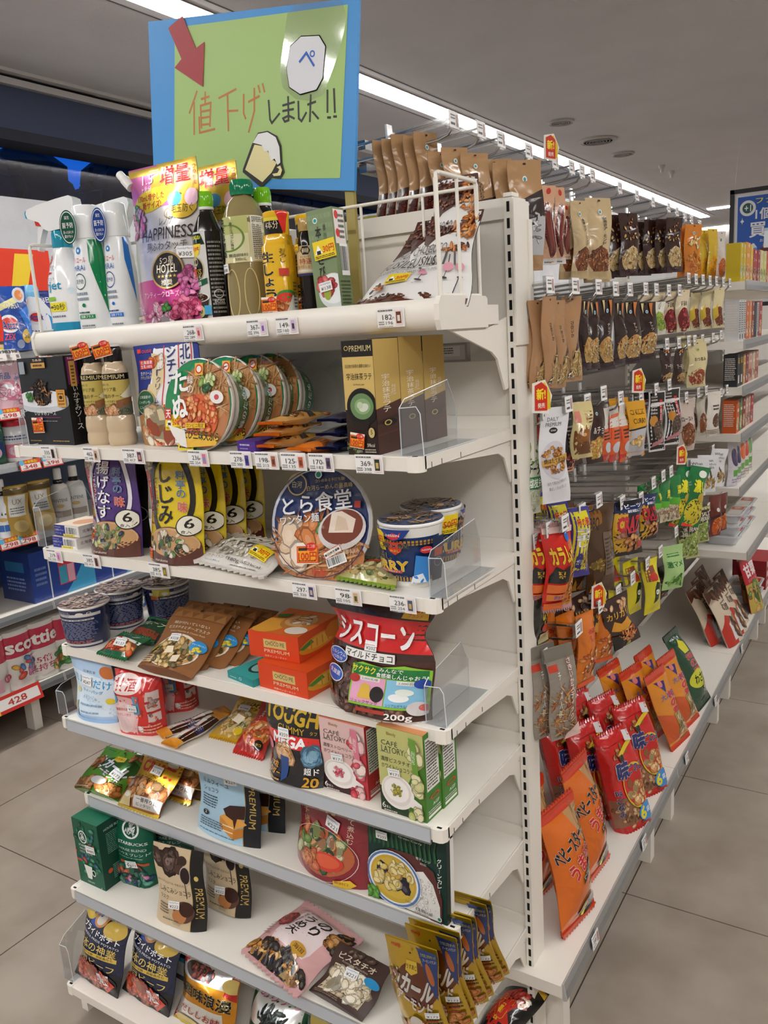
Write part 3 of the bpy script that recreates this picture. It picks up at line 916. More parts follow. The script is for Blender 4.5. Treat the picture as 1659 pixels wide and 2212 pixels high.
def ariel(x0, x1, yt, col, dark, label, dy):
    mw, w, h = putr('top', x0, x1, yt, dy, 22)
    t = thing('detergent_bottle', label, 'bottle', mw @ Matrix.Translation((0, w * .38, 0)))
    r = w / 2
    pr = [(r * .94, 0), (r, h * .015), (r * .97, h * .3), (r * .88, h * .55), (r * .78, h * .7), (r * .72, h * .75)]
    q = MB()
    q.lathe(pr, M('f2f4f6', 'o'), 40, .4)
    art(q, side_S(pr, 195, 345, .002, h * .75, .4), [P(col, *((.62, .98, 1, .98, 1, 0, .97, 0, .9, .2, .74, .5, .62, .75) if dy < .07 else (.82, .98, 1, .98, 1, .3, .9, .5, .8, .75))), R(.0, 0, .02, .1, col), E(.36, .87, .07, None, '3a8ad0'), E(.36, .87, .03, None, 'f2f4f6'), T('アリエール', .34, .77, .055, 'c8303a', .4, .02), T('MiRAi', .34, .69, .055, '2a6ab0', .34, .01),
        RNG(.35, .55, .15, .085, .1, dark), T('菌予防', .35, .55, .045, dark, .2, .01), L(.22, .34, .52, .45, 2, '8a98a8'), E(.4, .3, .04, None, col), L(.25, .21, .52, .24, 1, dark), R(.26, .16, .62, .2, col), T('消臭プラス', .44, .18, .03, 'ffffff', .28), L(.3, .04, .6, .1, 2, '7a8088')], r * 2.6, h * .75, 'o', .01)
    q.build('bottle', t, True)
    q = MB()
    q.lathe([(r * .78, h * .745), (r * .8, h * .76), (r * .74, h * .9), (r * .7, h * .99), (r * .62, h)], M('f3f5f7', 'o'), 36, .4)
    q.build('cap', t, True)
    q = MB()
    S = lambda u, v, o: (-r * 1.05 + u * r * .95, -r * 1.02 - o, h * (.7 + .26 * v))
    q.lathe([(.001, 0), (.001, .001)], M(dark, 'p'), 6, c=(-r * .6, -r * .9, h * .72))
    art(q, S, [E(.5, .5, .5, .5, dark), RNG(.5, .5, .46, .46, .06, 'e8f0f4'), T('菌予防', .5, .56, .16, 'ffffff', .66, .02), T('誕生', .5, .78, .1, 'ffffff', .3), T('洗ったあとの', .5, .36, .09, 'ffffff', .6), T('菌がない', .5, .24, .09, 'ffffff', .5)], r * .95, h * .26, 'o', None, 0)
    q.build('neck_tag', t)
    return t
ariel(180, 262, 446, '12854e', '14503c', 'slim white detergent bottle with green side panel and dark green oval tag', .062)
ariel(244, 314, 440, '2a78d0', '1a3f8a', 'slim white detergent bottle with blue edge and blue oval tag', .085)
# softener refill pouches
hap = [R(0, .3, 1, .78, 'd9d6d6'), R(0, 0, 1, .3, 'd04a92'), P('d878b0', 0, .78, 0, 1, .45, 1, .33, .86, .2, .8), P('c9a83a', .33, .86, .45, 1, 1, 1, 1, .78, .35, .78), R(.0, .95, 1, .99, 'd8b84a'), P('d878b0', .25, .78, 1, .78, 1, .74, .3, .74), E(.35, .79, .3, .07, 'e8d23a', 8), T('130mL増やした', .34, .81, .045, 'c8283a', .42, .03), T('新サイズ!', .36, .76, .045, 'c8283a', .3, .03),
       T('増量', .7, .92, .11, 'd82a28', .42, .05, 'f4e8d0', .03), T('つめかえ', .96, .9, .12, 'b83a5a', .05, .01, None, .06, 1), T('1.5', .3, .92, .06, 'f4e8f4', .16, .02), T('ヶ月分', .28, .86, .035, 'f4e8f4', .16),
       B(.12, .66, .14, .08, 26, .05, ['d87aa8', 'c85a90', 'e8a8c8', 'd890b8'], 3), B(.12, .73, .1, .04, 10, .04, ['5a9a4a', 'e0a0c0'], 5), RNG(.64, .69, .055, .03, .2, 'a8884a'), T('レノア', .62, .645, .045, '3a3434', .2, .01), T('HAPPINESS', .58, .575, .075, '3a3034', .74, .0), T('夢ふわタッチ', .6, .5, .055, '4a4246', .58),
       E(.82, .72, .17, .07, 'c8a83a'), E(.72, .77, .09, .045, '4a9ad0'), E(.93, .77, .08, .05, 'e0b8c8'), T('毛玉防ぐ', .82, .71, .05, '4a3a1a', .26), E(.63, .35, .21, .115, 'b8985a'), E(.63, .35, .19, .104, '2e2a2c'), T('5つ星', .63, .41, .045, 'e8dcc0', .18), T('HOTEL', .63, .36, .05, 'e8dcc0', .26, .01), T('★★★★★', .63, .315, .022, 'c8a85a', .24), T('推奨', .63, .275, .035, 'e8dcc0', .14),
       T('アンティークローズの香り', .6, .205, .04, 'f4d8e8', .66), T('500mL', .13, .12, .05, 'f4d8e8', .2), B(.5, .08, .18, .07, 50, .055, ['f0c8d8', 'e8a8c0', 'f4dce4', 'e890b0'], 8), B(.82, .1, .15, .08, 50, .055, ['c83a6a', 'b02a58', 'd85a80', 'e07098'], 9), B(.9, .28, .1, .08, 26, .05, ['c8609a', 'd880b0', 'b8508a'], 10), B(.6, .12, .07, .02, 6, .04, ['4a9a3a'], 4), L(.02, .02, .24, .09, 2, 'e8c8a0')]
ht = put('top', 300, 442, 352, .02, 0, 2)
hp = bag('refill_pouch', 'pink and silver softener refill pouch with white corner spout, front one', 'pouch', ht, 'stand', .055, 'cfcacb', hap, 'f', None, [('p', .86, .45, .2, '¥305', -2)], seed=3)
q = MB()
q.tube([(-.5 * ht[1] + .004, 0, ht[2] * .9), (-.5 * ht[1] - .012, 0, ht[2] * .955)], .009, M('eceae8', 'o'), 14)
q.tube([(-.5 * ht[1] - .008, 0, ht[2] * .94), (-.5 * ht[1] - .024, 0, ht[2] * .995)], .0075, M('f4f4f4', 'o'), 14)
q.build('spout', hp, True)
dup(hp, (.03, .065, -.002), 'pink and silver softener refill pouch standing behind the front one')
# bottles
def bottle(name, tr, label, prof, body, cap, capz, lab, sq=0, cat='bottle', fin='o', ring=None, group=None, stk=(), flutes=0, n=36):
    mw, w, h = tr
    t = thing(name, label, cat, mw @ Matrix.Translation((0, w * .42, 0)), group)
    r = w / 2
    pr = [(a * r, z * h) for a, z in prof]
    q = MB()
    q.lathe(pr, M(body, fin), n, sq)
    q.build('bottle', t, True)
    if lab:
        z0, z1, ops, col, a0, a1 = lab
        q = MB()
        S = side_S(pr, a0, a1, z0 * h, z1 * h, sq)
        S0 = side_S(pr, 0, 360, z0 * h, z1 * h, sq)
        N = 40
        q.add([S0(i / N, v, .0004) for v in (0, .25, .5, .75, 1) for i in range(N + 1)], [(j * (N + 1) + i, j * (N + 1) + i + 1, (j + 1) * (N + 1) + i + 1, (j + 1) * (N + 1) + i) for j in range(4) for i in range(N)], M(col, 'o'))
        art(q, S, ops, r * (a1 - a0) * PI / 180, (z1 - z0) * h, 'o', .009, .0009)
        q.build('label', t, True)
        stickers(S, t, stk, r * (a1 - a0) * PI / 180, (z1 - z0) * h, .009)
    q = MB()
    cr = capz[2] * r
    q.lathe([(cr, capz[0] * h), (cr * 1.02, capz[0] * h + .003), (cr, capz[1] * h - .003), (cr * .88, capz[1] * h)], M(cap, 'o'), 28)
    for k in range(28):
        a = 2 * PI * k / 28
        q.box((cr * math.cos(a) - .0006, cr * math.sin(a) - .0006, capz[0] * h + .004), (cr * math.cos(a) + .0006, cr * math.sin(a) + .0006, capz[1] * h - .006), M(cap, 'o'))
    q.build('cap', t, True)
    if ring:
        q = MB()
        q.lathe([(ring[2] * r, ring[0] * h), (ring[2] * r * 1.04, (ring[0] + ring[1]) / 2 * h), (ring[2] * r, ring[1] * h)], M(ring[3], 'o'), 28)
        q.build('neck_ring', t, True)
    return t
boss = [R(0, 0, .62, 1, 'd8d8d4'), R(.62, 0, 1, 1, '1e1c1a'), P('10301f', .05, .98, .5, .98, .6, .86, .1, .86), T('限定賞品!', .3, .94, .04, 'f0e23a', .4, .03), P('f0d22a', .06, .87, .5, .87, .42, .76, .3, .73, .16, .76), T('1pt', .34, .82, .06, 'd8381c', .2, .04), E(.28, .6, .24, .14, 'c8b070'), E(.28, .6, .22, .13, '141a16'), E(.28, .68, .1, .05, 'c8b890'), T('BOSS', .3, .57, .06, 'c8a850', .3, .03), T('CAFE', .3, .51, .045, 'e8e4d0', .26, .02), P('1a5a40', .08, .44, .58, .5, .58, .44, .1, .38), T('無糖', .33, .44, .045, 'e8f0e4', .2, .01, None, .06, 0, 8),
        B(.16, .33, .16, .05, 22, .05, ['6a2a1c', '4a1c14', '8a3a28'], 2), P('3a2a22', .14, .28, .58, .28, .5, .06, .22, .06), E(.36, .29, .24, .05, 'e8e4e0'), E(.36, .29, .2, .04, '3a2418'), B(.36, .29, .18, .035, 20, .04, ['6a4a34', '2a1a12', '8a6a50'], 6), E(.34, .14, .13, .07, 'c8b878'), T('10', .34, .14, .05, '2a2018', .14, .02), R(.46, .1, .62, .2, '4aa8d8'), R(0, 0, .62, .05, 'b8983a'), L(.66, .1, .96, .9, 18, '8a8680', 3), RNG(.8, .32, .1, .05, .16, 'd8d4cc'), T('BOSS', .8, .24, .035, 'd8d4cc', .2)]
bp_ = [(.92, 0), (1, .015), (1, .62), (.96, .7), (.6, .82), (.48, .86), (.46, .9)]
bo = bottle('coffee_bottle', putr('top', 437, 500, 415, .05, 12), 'black coffee concentrate bottle with lime cap beside the pink pouch', bp_, '1c1612', '79c21c', (.885, 1, .55), (.01, .7, boss, '1e1c1a', 190, 350), .3, ring=(.865, .885, .56, 'e8ece8'), group='black coffee bottles', stk=[('e', .2, .56, .3, None, 3)])
A = putr('top', 565, 620, 408, .1)[0].to_translation()
dup(bo, (A - putr('top', 437, 500, 415, .05, 12)[0].to_translation()) + Vector((.0, .0, .0)), 'black coffee concentrate bottle standing behind the cooking sake')
dup(bo, (.012, .08, -.02), 'black coffee concentrate bottle almost hidden behind the nearest one')
sake = [R(0, .1, .72, 1, 'b8bc78'), R(0, .0, 1, .1, 'd8d0a0'), R(.0, .1, .72, .62, 'd4d2a8'), RNG(.36, .54, .3, .3, .12, '6a8a3a'), T('純米料理酒', .22, .55, .86, '20241c', .15, .03, None, .06, 1), T('豊かなコクと旨味', .43, .58, .6, '3a4a2a', .055, 0, None, .06, 1), T('醸造調味料', .52, .16, .07, '2a2a22', .34), T('500mL', .56, .07, .06, '3a3a30', .2), R(.76, .03, 1, .99, 'e4e4d8'), L(.78, .05, .99, .97, 22, '5a5a50', 5)]
sp_ = [(.88, 0), (.98, .012), (1, .03), (1, .42), (.97, .44), (.97, .69), (1, .7), (.96, .74), (.7, .84), (.44, .885), (.42, .9)]
sk = bottle('cooking_sake_bottle', putr('top', 505, 590, 390, .06, 14), 'clear bottle of amber cooking sake with dark green cap', sp_, 'c8b47a', '0f7a52', (.895, 1, .56), (.42, .74, sake, 'd8d4a8', 185, 350), 1.2, fin='o', stk=[('p', .22, -.12, .26, '¥208', 4)])
bpy.data.materials['mat_c8b47ao'].node_tree.nodes['Principled BSDF'].inputs['Transmission Weight'].default_value = .55
q = MB()
h_, w_ = putr('top', 505, 590, 390, .06, 14)[2], putr('top', 505, 590, 390, .06, 14)[1]
for a in (245, 300):
    c, s = math.cos(D2(a)), math.sin(D2(a))
    R0 = w_ / 2 * 1.0
    pts = []
    for k in range(25):
        b = 2 * PI * k / 24
        da, zz = 19 * math.cos(b) * (1 if abs(math.cos(b)) < .8 else 1), h_ * (.205 + .17 * math.sin(b) ** 1)
        rr_ = R0 / (abs(math.cos(D2(a + da))) ** 3.2 + abs(math.sin(D2(a + da))) ** 3.2) ** (1 / 3.2)
        pts.append((rr_ * math.cos(D2(a + da)), rr_ * math.sin(D2(a + da)), zz))
    q.tube(pts, .0009, M('d8c890', 'o'), 6)
q.build('grip_dimples', sk, True)
gin = [R(0, 0, 1, 1, 'e8b81c'), T('生しょうが', .3, .5, .86, '141210', .3, .05, 'f0e2b0', .04, 1), T('おろし', .66, .86, .2, '2a1a10', .13, .02, None, .06, 1), E(.62, .16, .36, .14, 'c86a3a'), B(.62, .16, .34, .12, 34, .09, ['d87a3a', 'b8542a', 'e09a5a', 'c84a28'], 3), E(.68, .3, .22, .08, '3a8a3a'), E(.66, .28, .2, .06, 'd83a28'), R(.56, .58, .76, .68, 'c83a28'), P('e8e4da', .8, .3, 1, .3, 1, 0, .6, 0), L(.84, .12, .99, .5, 8, '6a5a3a')]
def ginger(tr, label):
    mw, w, h = tr
    t = thing('ginger_tube', label, 'ginger tube', mw @ Matrix.Translation((0, w * .42, 0)), 'ginger tubes')
    r = w / 2
    pr = [(.98 * r, 0), (r, .005), (r, .68 * h), (.9 * r, .7 * h), (.84 * r, .78 * h)]
    q = MB()
    q.lathe(pr, M('e2b01a', 'g'), 36, 2.2)
    art(q, side_S(pr, 200, 360, .002, .68 * h, 2.2), gin, r * 2.7, .68 * h, 'g', .009)
    q.build('tube', t, True)
    q = MB()
    q.lathe([(.8 * r, .7 * h), (.82 * r, .78 * h)], M('e8d8a8', 'o'), 30)
    pr = [(.84 * r, .78 * h), (.86 * r, .8 * h), (.86 * r, .93 * h), (.92 * r, .95 * h), (.92 * r, .99 * h), (.8 * r, h)]
    q.lathe(pr, M('e8b81c', 'o'), 30)
    art(q, side_S(pr, 190, 320, .79 * h, .94 * h), [R(0, 0, 1, 1, '1a1614'), T('4本分', .6, .55, .5, 'e8d8c0', .5, .02), R(0, .8, 1, 1, 'e8d23a')], r * 2, .15 * h, 'o', .006)
    art(q, side_S(pr, 290, 350, .8 * h, .995 * h), [P('d83028', 0, 1, 1, 1, .7, 0, .5, 0)], r, .2 * h, 'o', .006, .0012)
    q.build('cap', t, True)
    return t
g1 = ginger(putr('top', 584, 645, 458, .035, 14), 'yellow grated ginger tube with red flap, in front')
stickers(lambda u, v, o: (-.02 + .03 * u, -.036 - o + .004, .008 + .03 * v), g1, [('e', .4, .5, .9, None, 0)], .03, .03, None)
dup(g1, (.022, .055, -.003), 'yellow grated ginger tube behind the front one beside the soy sauce')
soy = [R(0, 0, 1, 1, 'd8c090'), P('1a1a2a', .4, .98, .6, .98, .68, .84, .6, .7, .4, .7, .32, .84), T('萬', .5, .84, .16, 'e8d8b0', .16), T('特選', .5, .48, .2, 'b83a2a', .5, .02), T('丸大豆しょうゆ', .5, .3, .1, '8a3a2a', .66), R(0, .12, 1, .2, 'e8e0d0'), T('キッコーマン', .5, .63, .07, '3a2a1a', .4), R(0, 0, 1, .08, '3a3a68')]
bottle('soy_sauce_bottle', putr('top', 653, 699, 472, .05, 20), 'small black soy sauce bottle with tan cap', [(.9, 0), (1, .02), (1, .1), (.97, .12), (1, .14), (.97, .2), (1, .22), (.97, .28), (1, .3), (.97, .36), (1, .4), (1, .72), (.8, .82), (.6, .87), (.58, .9)], '140c0a', 'b89a5c', (.87, 1, .72), (.42, .72, soy, 'd0b888', 200, 345), 0, stk=[('n', .12, .95, .34, None, 0)])
was = [R(0, 0, 1, 1, '7d9068'), L(.02, .7, .98, .98, 3, '879a72'), E(.32, .9, .09, None, 'e8f0f0'), E(.32, .9, .06, None, '2a9a9a'), T('本わさび', .4, .6, .5, '1c1c18', .22, .05, 'a8b898', .02, 1), T('鮮烈', .66, .78, .16, '2a2a22', .1, .01, None, .06, 1), E(.75, .22, .58, .17, 'd8dcdc'), E(.75, .24, .54, .14, 'e8ecec'), B(.55, .3, .28, .1, 14, .2, ['c84a4a', 'b83a3c', 'd86a62'], 2, .7), E(.52, .2, .14, .06, '9aa83a'), T('42g', .68, .06, .035, 'e8ece0', .16)]
wt = put('top', 687, 741, 450, .012, 0, 0, -3)
box('wasabi_carton', 'sage green wasabi carton with red sashimi picture', 'carton', wt, .032, '77895f', was, [R(.08, .66, .92, .98, 'ece4e0'), E(.3, .93, .16, .04, 'd83a38'), E(.3, .76, .16, .04, 'd83a38'), L(.4, .7, .88, .95, 5, '6a6a66'), BC(.3, .36, .95, .66), L(.1, .08, .9, .32, 7, '4a583a')], stk=[('n', .62, .62, .86, None, 4), ('p', .5, .27, .5, '¥138', 6)])
# chocolate pasta snack pouches leaning on the guard
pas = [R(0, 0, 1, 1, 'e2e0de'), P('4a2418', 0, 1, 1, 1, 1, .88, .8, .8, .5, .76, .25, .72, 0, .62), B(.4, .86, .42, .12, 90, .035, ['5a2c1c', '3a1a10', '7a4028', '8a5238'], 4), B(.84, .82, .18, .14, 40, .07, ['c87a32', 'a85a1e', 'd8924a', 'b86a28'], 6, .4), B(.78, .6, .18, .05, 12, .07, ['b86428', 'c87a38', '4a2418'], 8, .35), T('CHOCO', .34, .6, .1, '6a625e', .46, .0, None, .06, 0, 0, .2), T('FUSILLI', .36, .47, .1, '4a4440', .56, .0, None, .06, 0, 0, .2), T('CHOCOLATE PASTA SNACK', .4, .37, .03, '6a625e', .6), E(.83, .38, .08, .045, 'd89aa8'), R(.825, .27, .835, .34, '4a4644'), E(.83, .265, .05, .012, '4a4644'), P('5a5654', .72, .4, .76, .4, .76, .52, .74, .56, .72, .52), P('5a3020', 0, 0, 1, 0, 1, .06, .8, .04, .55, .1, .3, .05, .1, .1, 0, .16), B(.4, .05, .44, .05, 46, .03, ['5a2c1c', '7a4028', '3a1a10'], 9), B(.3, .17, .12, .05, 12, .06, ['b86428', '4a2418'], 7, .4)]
pz = [put4('top', .012, 757, 903, (886, 501)), put4('top', .045, 838, 968, (904, 476)), put4('top', .07, 893, 1006, (926, 466)), put4('top', .1, 918, 1012, (930, 452))]
pl = ('pasta snack pouch lying foremost, with the yellow sticker', 'pasta snack pouch second from the front of its fan', 'pasta snack pouch third from the front of its fan', 'pasta snack pouch hindmost against the wire guard')
for i in range(4):
    p0 = bag('snack_pouch', 'white and brown chocolate ' + pl[i], 'pouch', (pz[i][0], pz[i][1], pz[i][2] if i < 3 else .2), 'stand', .026, '1c1614', [R(.02, .01, .98, .99, 'e2e0de')] + pas, 'm', 'pasta snack pouches', [('n', .5, .3, .34, None, 3)] if i == 0 else (), seed=i)
# ---- shelf 2
sq_ = [R(0, 0, 1, 1, '202226'), E(.42, .5, .62, .13, 'c8ccd2'), E(.42, .53, .56, .1, 'dfe2e6'), E(.45, .57, .2, .12, '1c1410'), B(.45, .6, .2, .14, 90, .05, ['2a1a10', '6a4020', '120c08', 'a8703a', '1e140e'], 3, .25), B(.2, .56, .08, .04, 12, .04, ['2a6a2a', '3a7a34'], 2), R(.33, .88, .63, 1, 'c89a52'), R(.33, .94, .63, 1, '14100e'), T('S&B', .48, .97, .025, 'e0d0b0', .2), L(.38, .89, .58, .93, 1, '5a3a14'), R(.06, .82, .18, .96, '9aa2aa'), T('いかすみソース', .5, .37, .055, 'f0f0ee', .46, .02), L(.4, .42, .6, .435, 1, 'b8b8b8'), R(.24, .315, .82, .321, '8a2a78'), L(.36, .27, .76, .285, 1, '9a9a9a'), R(.8, .44, .98, .63, 'd89a3a'), R(.83, .5, .95, .59, '1c1410'), R(.84, .51, .94, .58, 'd89a3a'), E(.89, .545, .035, .02, '1c1410'), T('約30秒', .89, .47, .025, '1c1410', .13, .02), T('レンジ可', .89, .61, .02, '1c1410', .12), L(.1, .04, .35, .06, 1, 'b8904a'), L(.6, .04, .96, .06, 1, 'b8904a')]
sqb = box('sauce_carton', 'black squid-ink pasta sauce carton with orange sticker', 'carton', put('s2', 64, 162, 772, .03), .033, '18191c', sq_, [R(.15, .68, .85, .99, '7a1a68'), R(.3, .66, .72, .94, 'd8a858'), L(.4, .68, .62, .9, 6, '5a3a14'), T('S&B', .5, .97, .025, 'e8c060', .5), T('いかすみソース', .55, .42, .5, 'e8e8e6', .4, .01, None, .06, 1)], rcol='0e0e10', stk=[('e', .3, .23, .25, None, 2)], group='squid-ink sauce cartons')
dup(sqb, (.003, .036, 0), 'black squid-ink pasta sauce carton behind the one with the sticker')
drs = [R(0, 0, 1, 1, 'c0ac5c'), R(0, .84, 1, 1, '16120e'), T('PREMIUM', .42, .92, .1, 'd8c890', .74), T('シチリア産', .3, .62, .1, '2a2414', .46), T('岩塩のチーズ', .38, .46, .1, '2a2414', .66), T('シーザーサラダドレッシング', .4, .33, .06, '3a3018', .8), T('Caesar Salad Dressing', .4, .25, .04, '3a3018', .7), T('味わう', .22, .74, .06, '3a3018', .26), P('e0d8c0', .62, .46, .98, .72, 1, .4, .7, .4), P('8a5a3a', .5, .34, 1, .44, 1, .2, .5, .16), B(.3, .1, .3, .1, 24, .12, ['d89a6a', 'e0b08a', 'b86a3a'], 4), P('6a6658', .55, .16, 1, .3, 1, 0, .6, 0), B(.7, .08, .2, .05, 14, .05, ['4a5a3a', '5a5a48'], 7)]
dp = [(.86, 0), (.96, .02), (1, .06), (.96, .12), (.93, .135), (.97, .15), (1, .2), (.95, .29), (.86, .31), (.87, .4), (.88, .72), (.84, .75), (.78, .79), (.62, .82), (.6, .84)]
d1t = putr('s2', 192, 254, 749, .055, 38)
db = bottle('dressing_bottle', d1t, 'cheese dressing bottle with black cap beside the black cartons', dp, 'c9b496', '15110f', (.82, .985, .6), (.315, .725, drs, 'bca95a', 195, 350), .5, fin='o', group='cheese dressing bottles')
q = MB()
q.lathe([(d1t[1] * .3, d1t[2] * .985), (d1t[1] * .31, d1t[2]), (d1t[1] * .28, d1t[2] * 1.003)], M('ece8e4', 'o'), 28)
q.build('cap_rim', db, True)
stickers(lambda u, v, o: (-.03 + .034 * u, -.02 - o, d1t[2] * .9 + .03 * v), db, [('e', .5, .4, .95, None, 12)], .034, .03, None)
dup(db, (.058, .0, 0), 'cheese dressing bottle with black cap beside the blue stew pouch')
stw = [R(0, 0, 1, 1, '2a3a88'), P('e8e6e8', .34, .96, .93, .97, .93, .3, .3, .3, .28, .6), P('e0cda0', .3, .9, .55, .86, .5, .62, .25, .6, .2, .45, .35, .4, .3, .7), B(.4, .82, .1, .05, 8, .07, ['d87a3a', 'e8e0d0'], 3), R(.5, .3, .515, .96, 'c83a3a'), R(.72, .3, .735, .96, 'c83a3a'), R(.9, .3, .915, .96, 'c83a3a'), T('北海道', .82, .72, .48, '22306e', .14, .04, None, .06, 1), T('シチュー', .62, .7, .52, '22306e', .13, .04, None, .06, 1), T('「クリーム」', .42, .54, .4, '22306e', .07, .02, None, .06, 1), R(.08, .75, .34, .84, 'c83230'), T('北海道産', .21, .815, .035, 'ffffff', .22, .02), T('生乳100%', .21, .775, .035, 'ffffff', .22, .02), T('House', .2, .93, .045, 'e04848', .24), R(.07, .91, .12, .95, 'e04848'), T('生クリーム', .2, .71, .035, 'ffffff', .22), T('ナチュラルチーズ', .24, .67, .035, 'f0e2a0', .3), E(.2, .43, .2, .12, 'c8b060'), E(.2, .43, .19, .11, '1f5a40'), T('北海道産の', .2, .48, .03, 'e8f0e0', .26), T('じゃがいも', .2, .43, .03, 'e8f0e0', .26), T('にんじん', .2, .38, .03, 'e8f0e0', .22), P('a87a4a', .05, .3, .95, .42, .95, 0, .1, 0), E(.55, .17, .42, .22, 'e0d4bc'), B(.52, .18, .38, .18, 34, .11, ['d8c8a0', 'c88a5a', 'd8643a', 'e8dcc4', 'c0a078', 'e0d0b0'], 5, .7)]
bag('stew_pouch', 'blue and white cream stew pouch with orange sticker', 'pouch', put('s2', 303, 440, 737, .062, 0, 3, -2), 'stand', .04, '2a3a88', stw, 'm', None, [('e', .68, .32, .27, None, -4)], seed=4)
def bowl(name, tr, label, ops, rim, side, dep, group=None, stk=(), sideops=None, taper=.66, fin='g'):
    mw, w, h = tr
    r = w / 2
    t = thing(name, label, 'noodle bowl', mw @ Matrix.Translation((0, 0, r)), group)
    X = Matrix.Rotation(PI / 2, 4, 'X')      # bowl axis towards the shopper
    rot = lambda v: [tuple(X @ Vector(p)) for p in v]
    q = MB()
    pr = [(r * taper, -dep), (r * (taper + .04), -dep * .96), (r * .93, -.012), (r * .96, -.006), (r, -.004), (r, .0), (r * .96, .001)]
    q.lathe(pr, M(side, fin), 44)
    if sideops:
        S = side_S(pr, -60, 60, -dep * .94, -.014)
        art(q, lambda u, v, o: S(u, v, o), sideops, r * 2, dep, fin, .014)
    q.v = rot(q.v)
    q.build('bowl_body', t, True)
    q = MB()
    S = lambda u, v, o: ((u - .5) * 2 * r * .98, -o - .001, (v - .5) * 2 * r * .98)
    art(q, S, [E(.5, .5, .5, .5, rim)] + ops, r * 2, r * 2, fin, None, .0002)
    q.build('lid', t)
    stickers(S, t, stk, r * 2, r * 2, None)
    return t
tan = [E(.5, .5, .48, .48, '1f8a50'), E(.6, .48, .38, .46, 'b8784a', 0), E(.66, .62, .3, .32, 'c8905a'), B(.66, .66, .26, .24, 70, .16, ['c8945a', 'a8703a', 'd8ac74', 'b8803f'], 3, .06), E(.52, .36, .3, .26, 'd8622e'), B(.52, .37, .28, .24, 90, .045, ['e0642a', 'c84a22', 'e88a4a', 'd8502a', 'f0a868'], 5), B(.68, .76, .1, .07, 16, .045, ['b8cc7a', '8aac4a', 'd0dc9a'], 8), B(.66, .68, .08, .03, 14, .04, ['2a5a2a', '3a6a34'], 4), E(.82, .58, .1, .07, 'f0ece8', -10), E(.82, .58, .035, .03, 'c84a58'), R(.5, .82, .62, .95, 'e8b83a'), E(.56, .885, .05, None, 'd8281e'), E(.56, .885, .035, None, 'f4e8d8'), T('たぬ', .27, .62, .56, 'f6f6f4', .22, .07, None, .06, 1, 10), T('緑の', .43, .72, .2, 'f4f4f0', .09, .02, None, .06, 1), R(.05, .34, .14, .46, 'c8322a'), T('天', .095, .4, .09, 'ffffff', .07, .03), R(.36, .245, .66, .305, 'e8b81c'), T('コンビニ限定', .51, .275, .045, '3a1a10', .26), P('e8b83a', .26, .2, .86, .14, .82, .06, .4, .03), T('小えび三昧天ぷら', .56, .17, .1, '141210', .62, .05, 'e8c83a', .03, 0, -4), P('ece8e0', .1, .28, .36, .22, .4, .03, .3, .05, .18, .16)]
tside = [R(0, 0, 1, 1, '1c6a42'), R(0, .8, 1, 1, 'e8e4dc'), T('緑のたぬき', .5, .4, .3, 'e8ece4', .6, .04), R(.1, .1, .2, .6, 'c8322a')]
bt = put('s2', 366, 492, 784, .0, 0, 9)
d_ = .152
tb = bowl('noodle_bowl', (bt[0], d_, d_), 'green-rimmed tempura noodle bowl on its side, foremost, with barcode and yellow sticker', tan, '2a7a50', 'dcd6c8', .072, 'green tempura noodle bowls', [('m', .16, .31, .26, None, 2)], tside)
tp = bowl('noodle_bowl', (Matrix.Translation((.0, .064, 0)) @ bt[0], d_, d_), 'green-rimmed tempura noodle bowl on its side, second from the front', tan, '2a7a50', 'dcd6c8', .072, 'green tempura noodle bowls', (), tside)
dup(tp, (.005, .062, 0), 'green-rimmed tempura noodle bowl on its side, third from the front')
dup(tp, (.006, .104, 0), 'green-rimmed tempura noodle bowl on its side, hindmost by the acrylic sheet')
q = MB()
art(q, lambda u, v, o: (-.047 + .035 * u, -.004 - o, -.062 + .024 * v), [BC(0, 0, 1, 1)], .035, .024, 'p', None, .001)
art(q, lambda u, v, o: (-.04 + .035 * u, -.004 - o, -.075 + .012 * v), [R(0, 0, 1, 1, 'e8d23a'), L(.1, .2, .9, .8, 1, '2a2a1a')], .035, .012, 'p', None, .001)
q.build('barcode_sticker', tb)
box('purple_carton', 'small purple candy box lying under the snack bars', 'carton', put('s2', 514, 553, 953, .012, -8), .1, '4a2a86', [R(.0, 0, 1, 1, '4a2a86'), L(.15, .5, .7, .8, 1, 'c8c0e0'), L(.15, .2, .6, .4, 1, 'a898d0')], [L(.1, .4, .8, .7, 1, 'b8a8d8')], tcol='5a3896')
def bar(tr, label, col, ops, cat='snack bar', ends=None, group='snack bars', t=.018):
    return bag('snack_bar', label, cat, tr, 'pillow', t, col, ops, 'g', group, fincol=ends)
def lay(sh, x, dy, w, ln, yaw, up=0, lean=90, roll=0):      # lie flat, foot end at photo column x
    z, yf = SH[sh]
    A = Vector((0, yf + dy, z + up))
    A.x = along(A, (1, 0, 0), 0, x)
    return frame(A, D2(yaw), D2(lean), D2(roll)), w, ln
ob = [R(0, 0, 1, .55, 'd8a05a'), R(0, .55, 1, 1, 'e0b02a'), B(.5, .36, .4, .2, 40, .12, ['3a2014', 'a8622a', 'd8a868', '5a3420'], 3), P('1a1a20', 0, .5, .4, .56, 1, .48, 1, .66, 0, .72), T('80.505/244', .5, .86, .06, '2a2014', .6, 0, None, .06, 0, 90)]
for i, (x, dy, up, yw) in enumerate(((572, .015, .001, 2), (582, .018, .019, 8), (590, .024, .036, 4))):
    bar(lay('s2', x, dy, .045, .135, yw, up + .012), 'orange-ended nut bar, %s one of the pile between bowls and matcha boxes' % ('lowest', 'middle', 'topmost')[i], 'd8963a', ob, ends='d8701e')
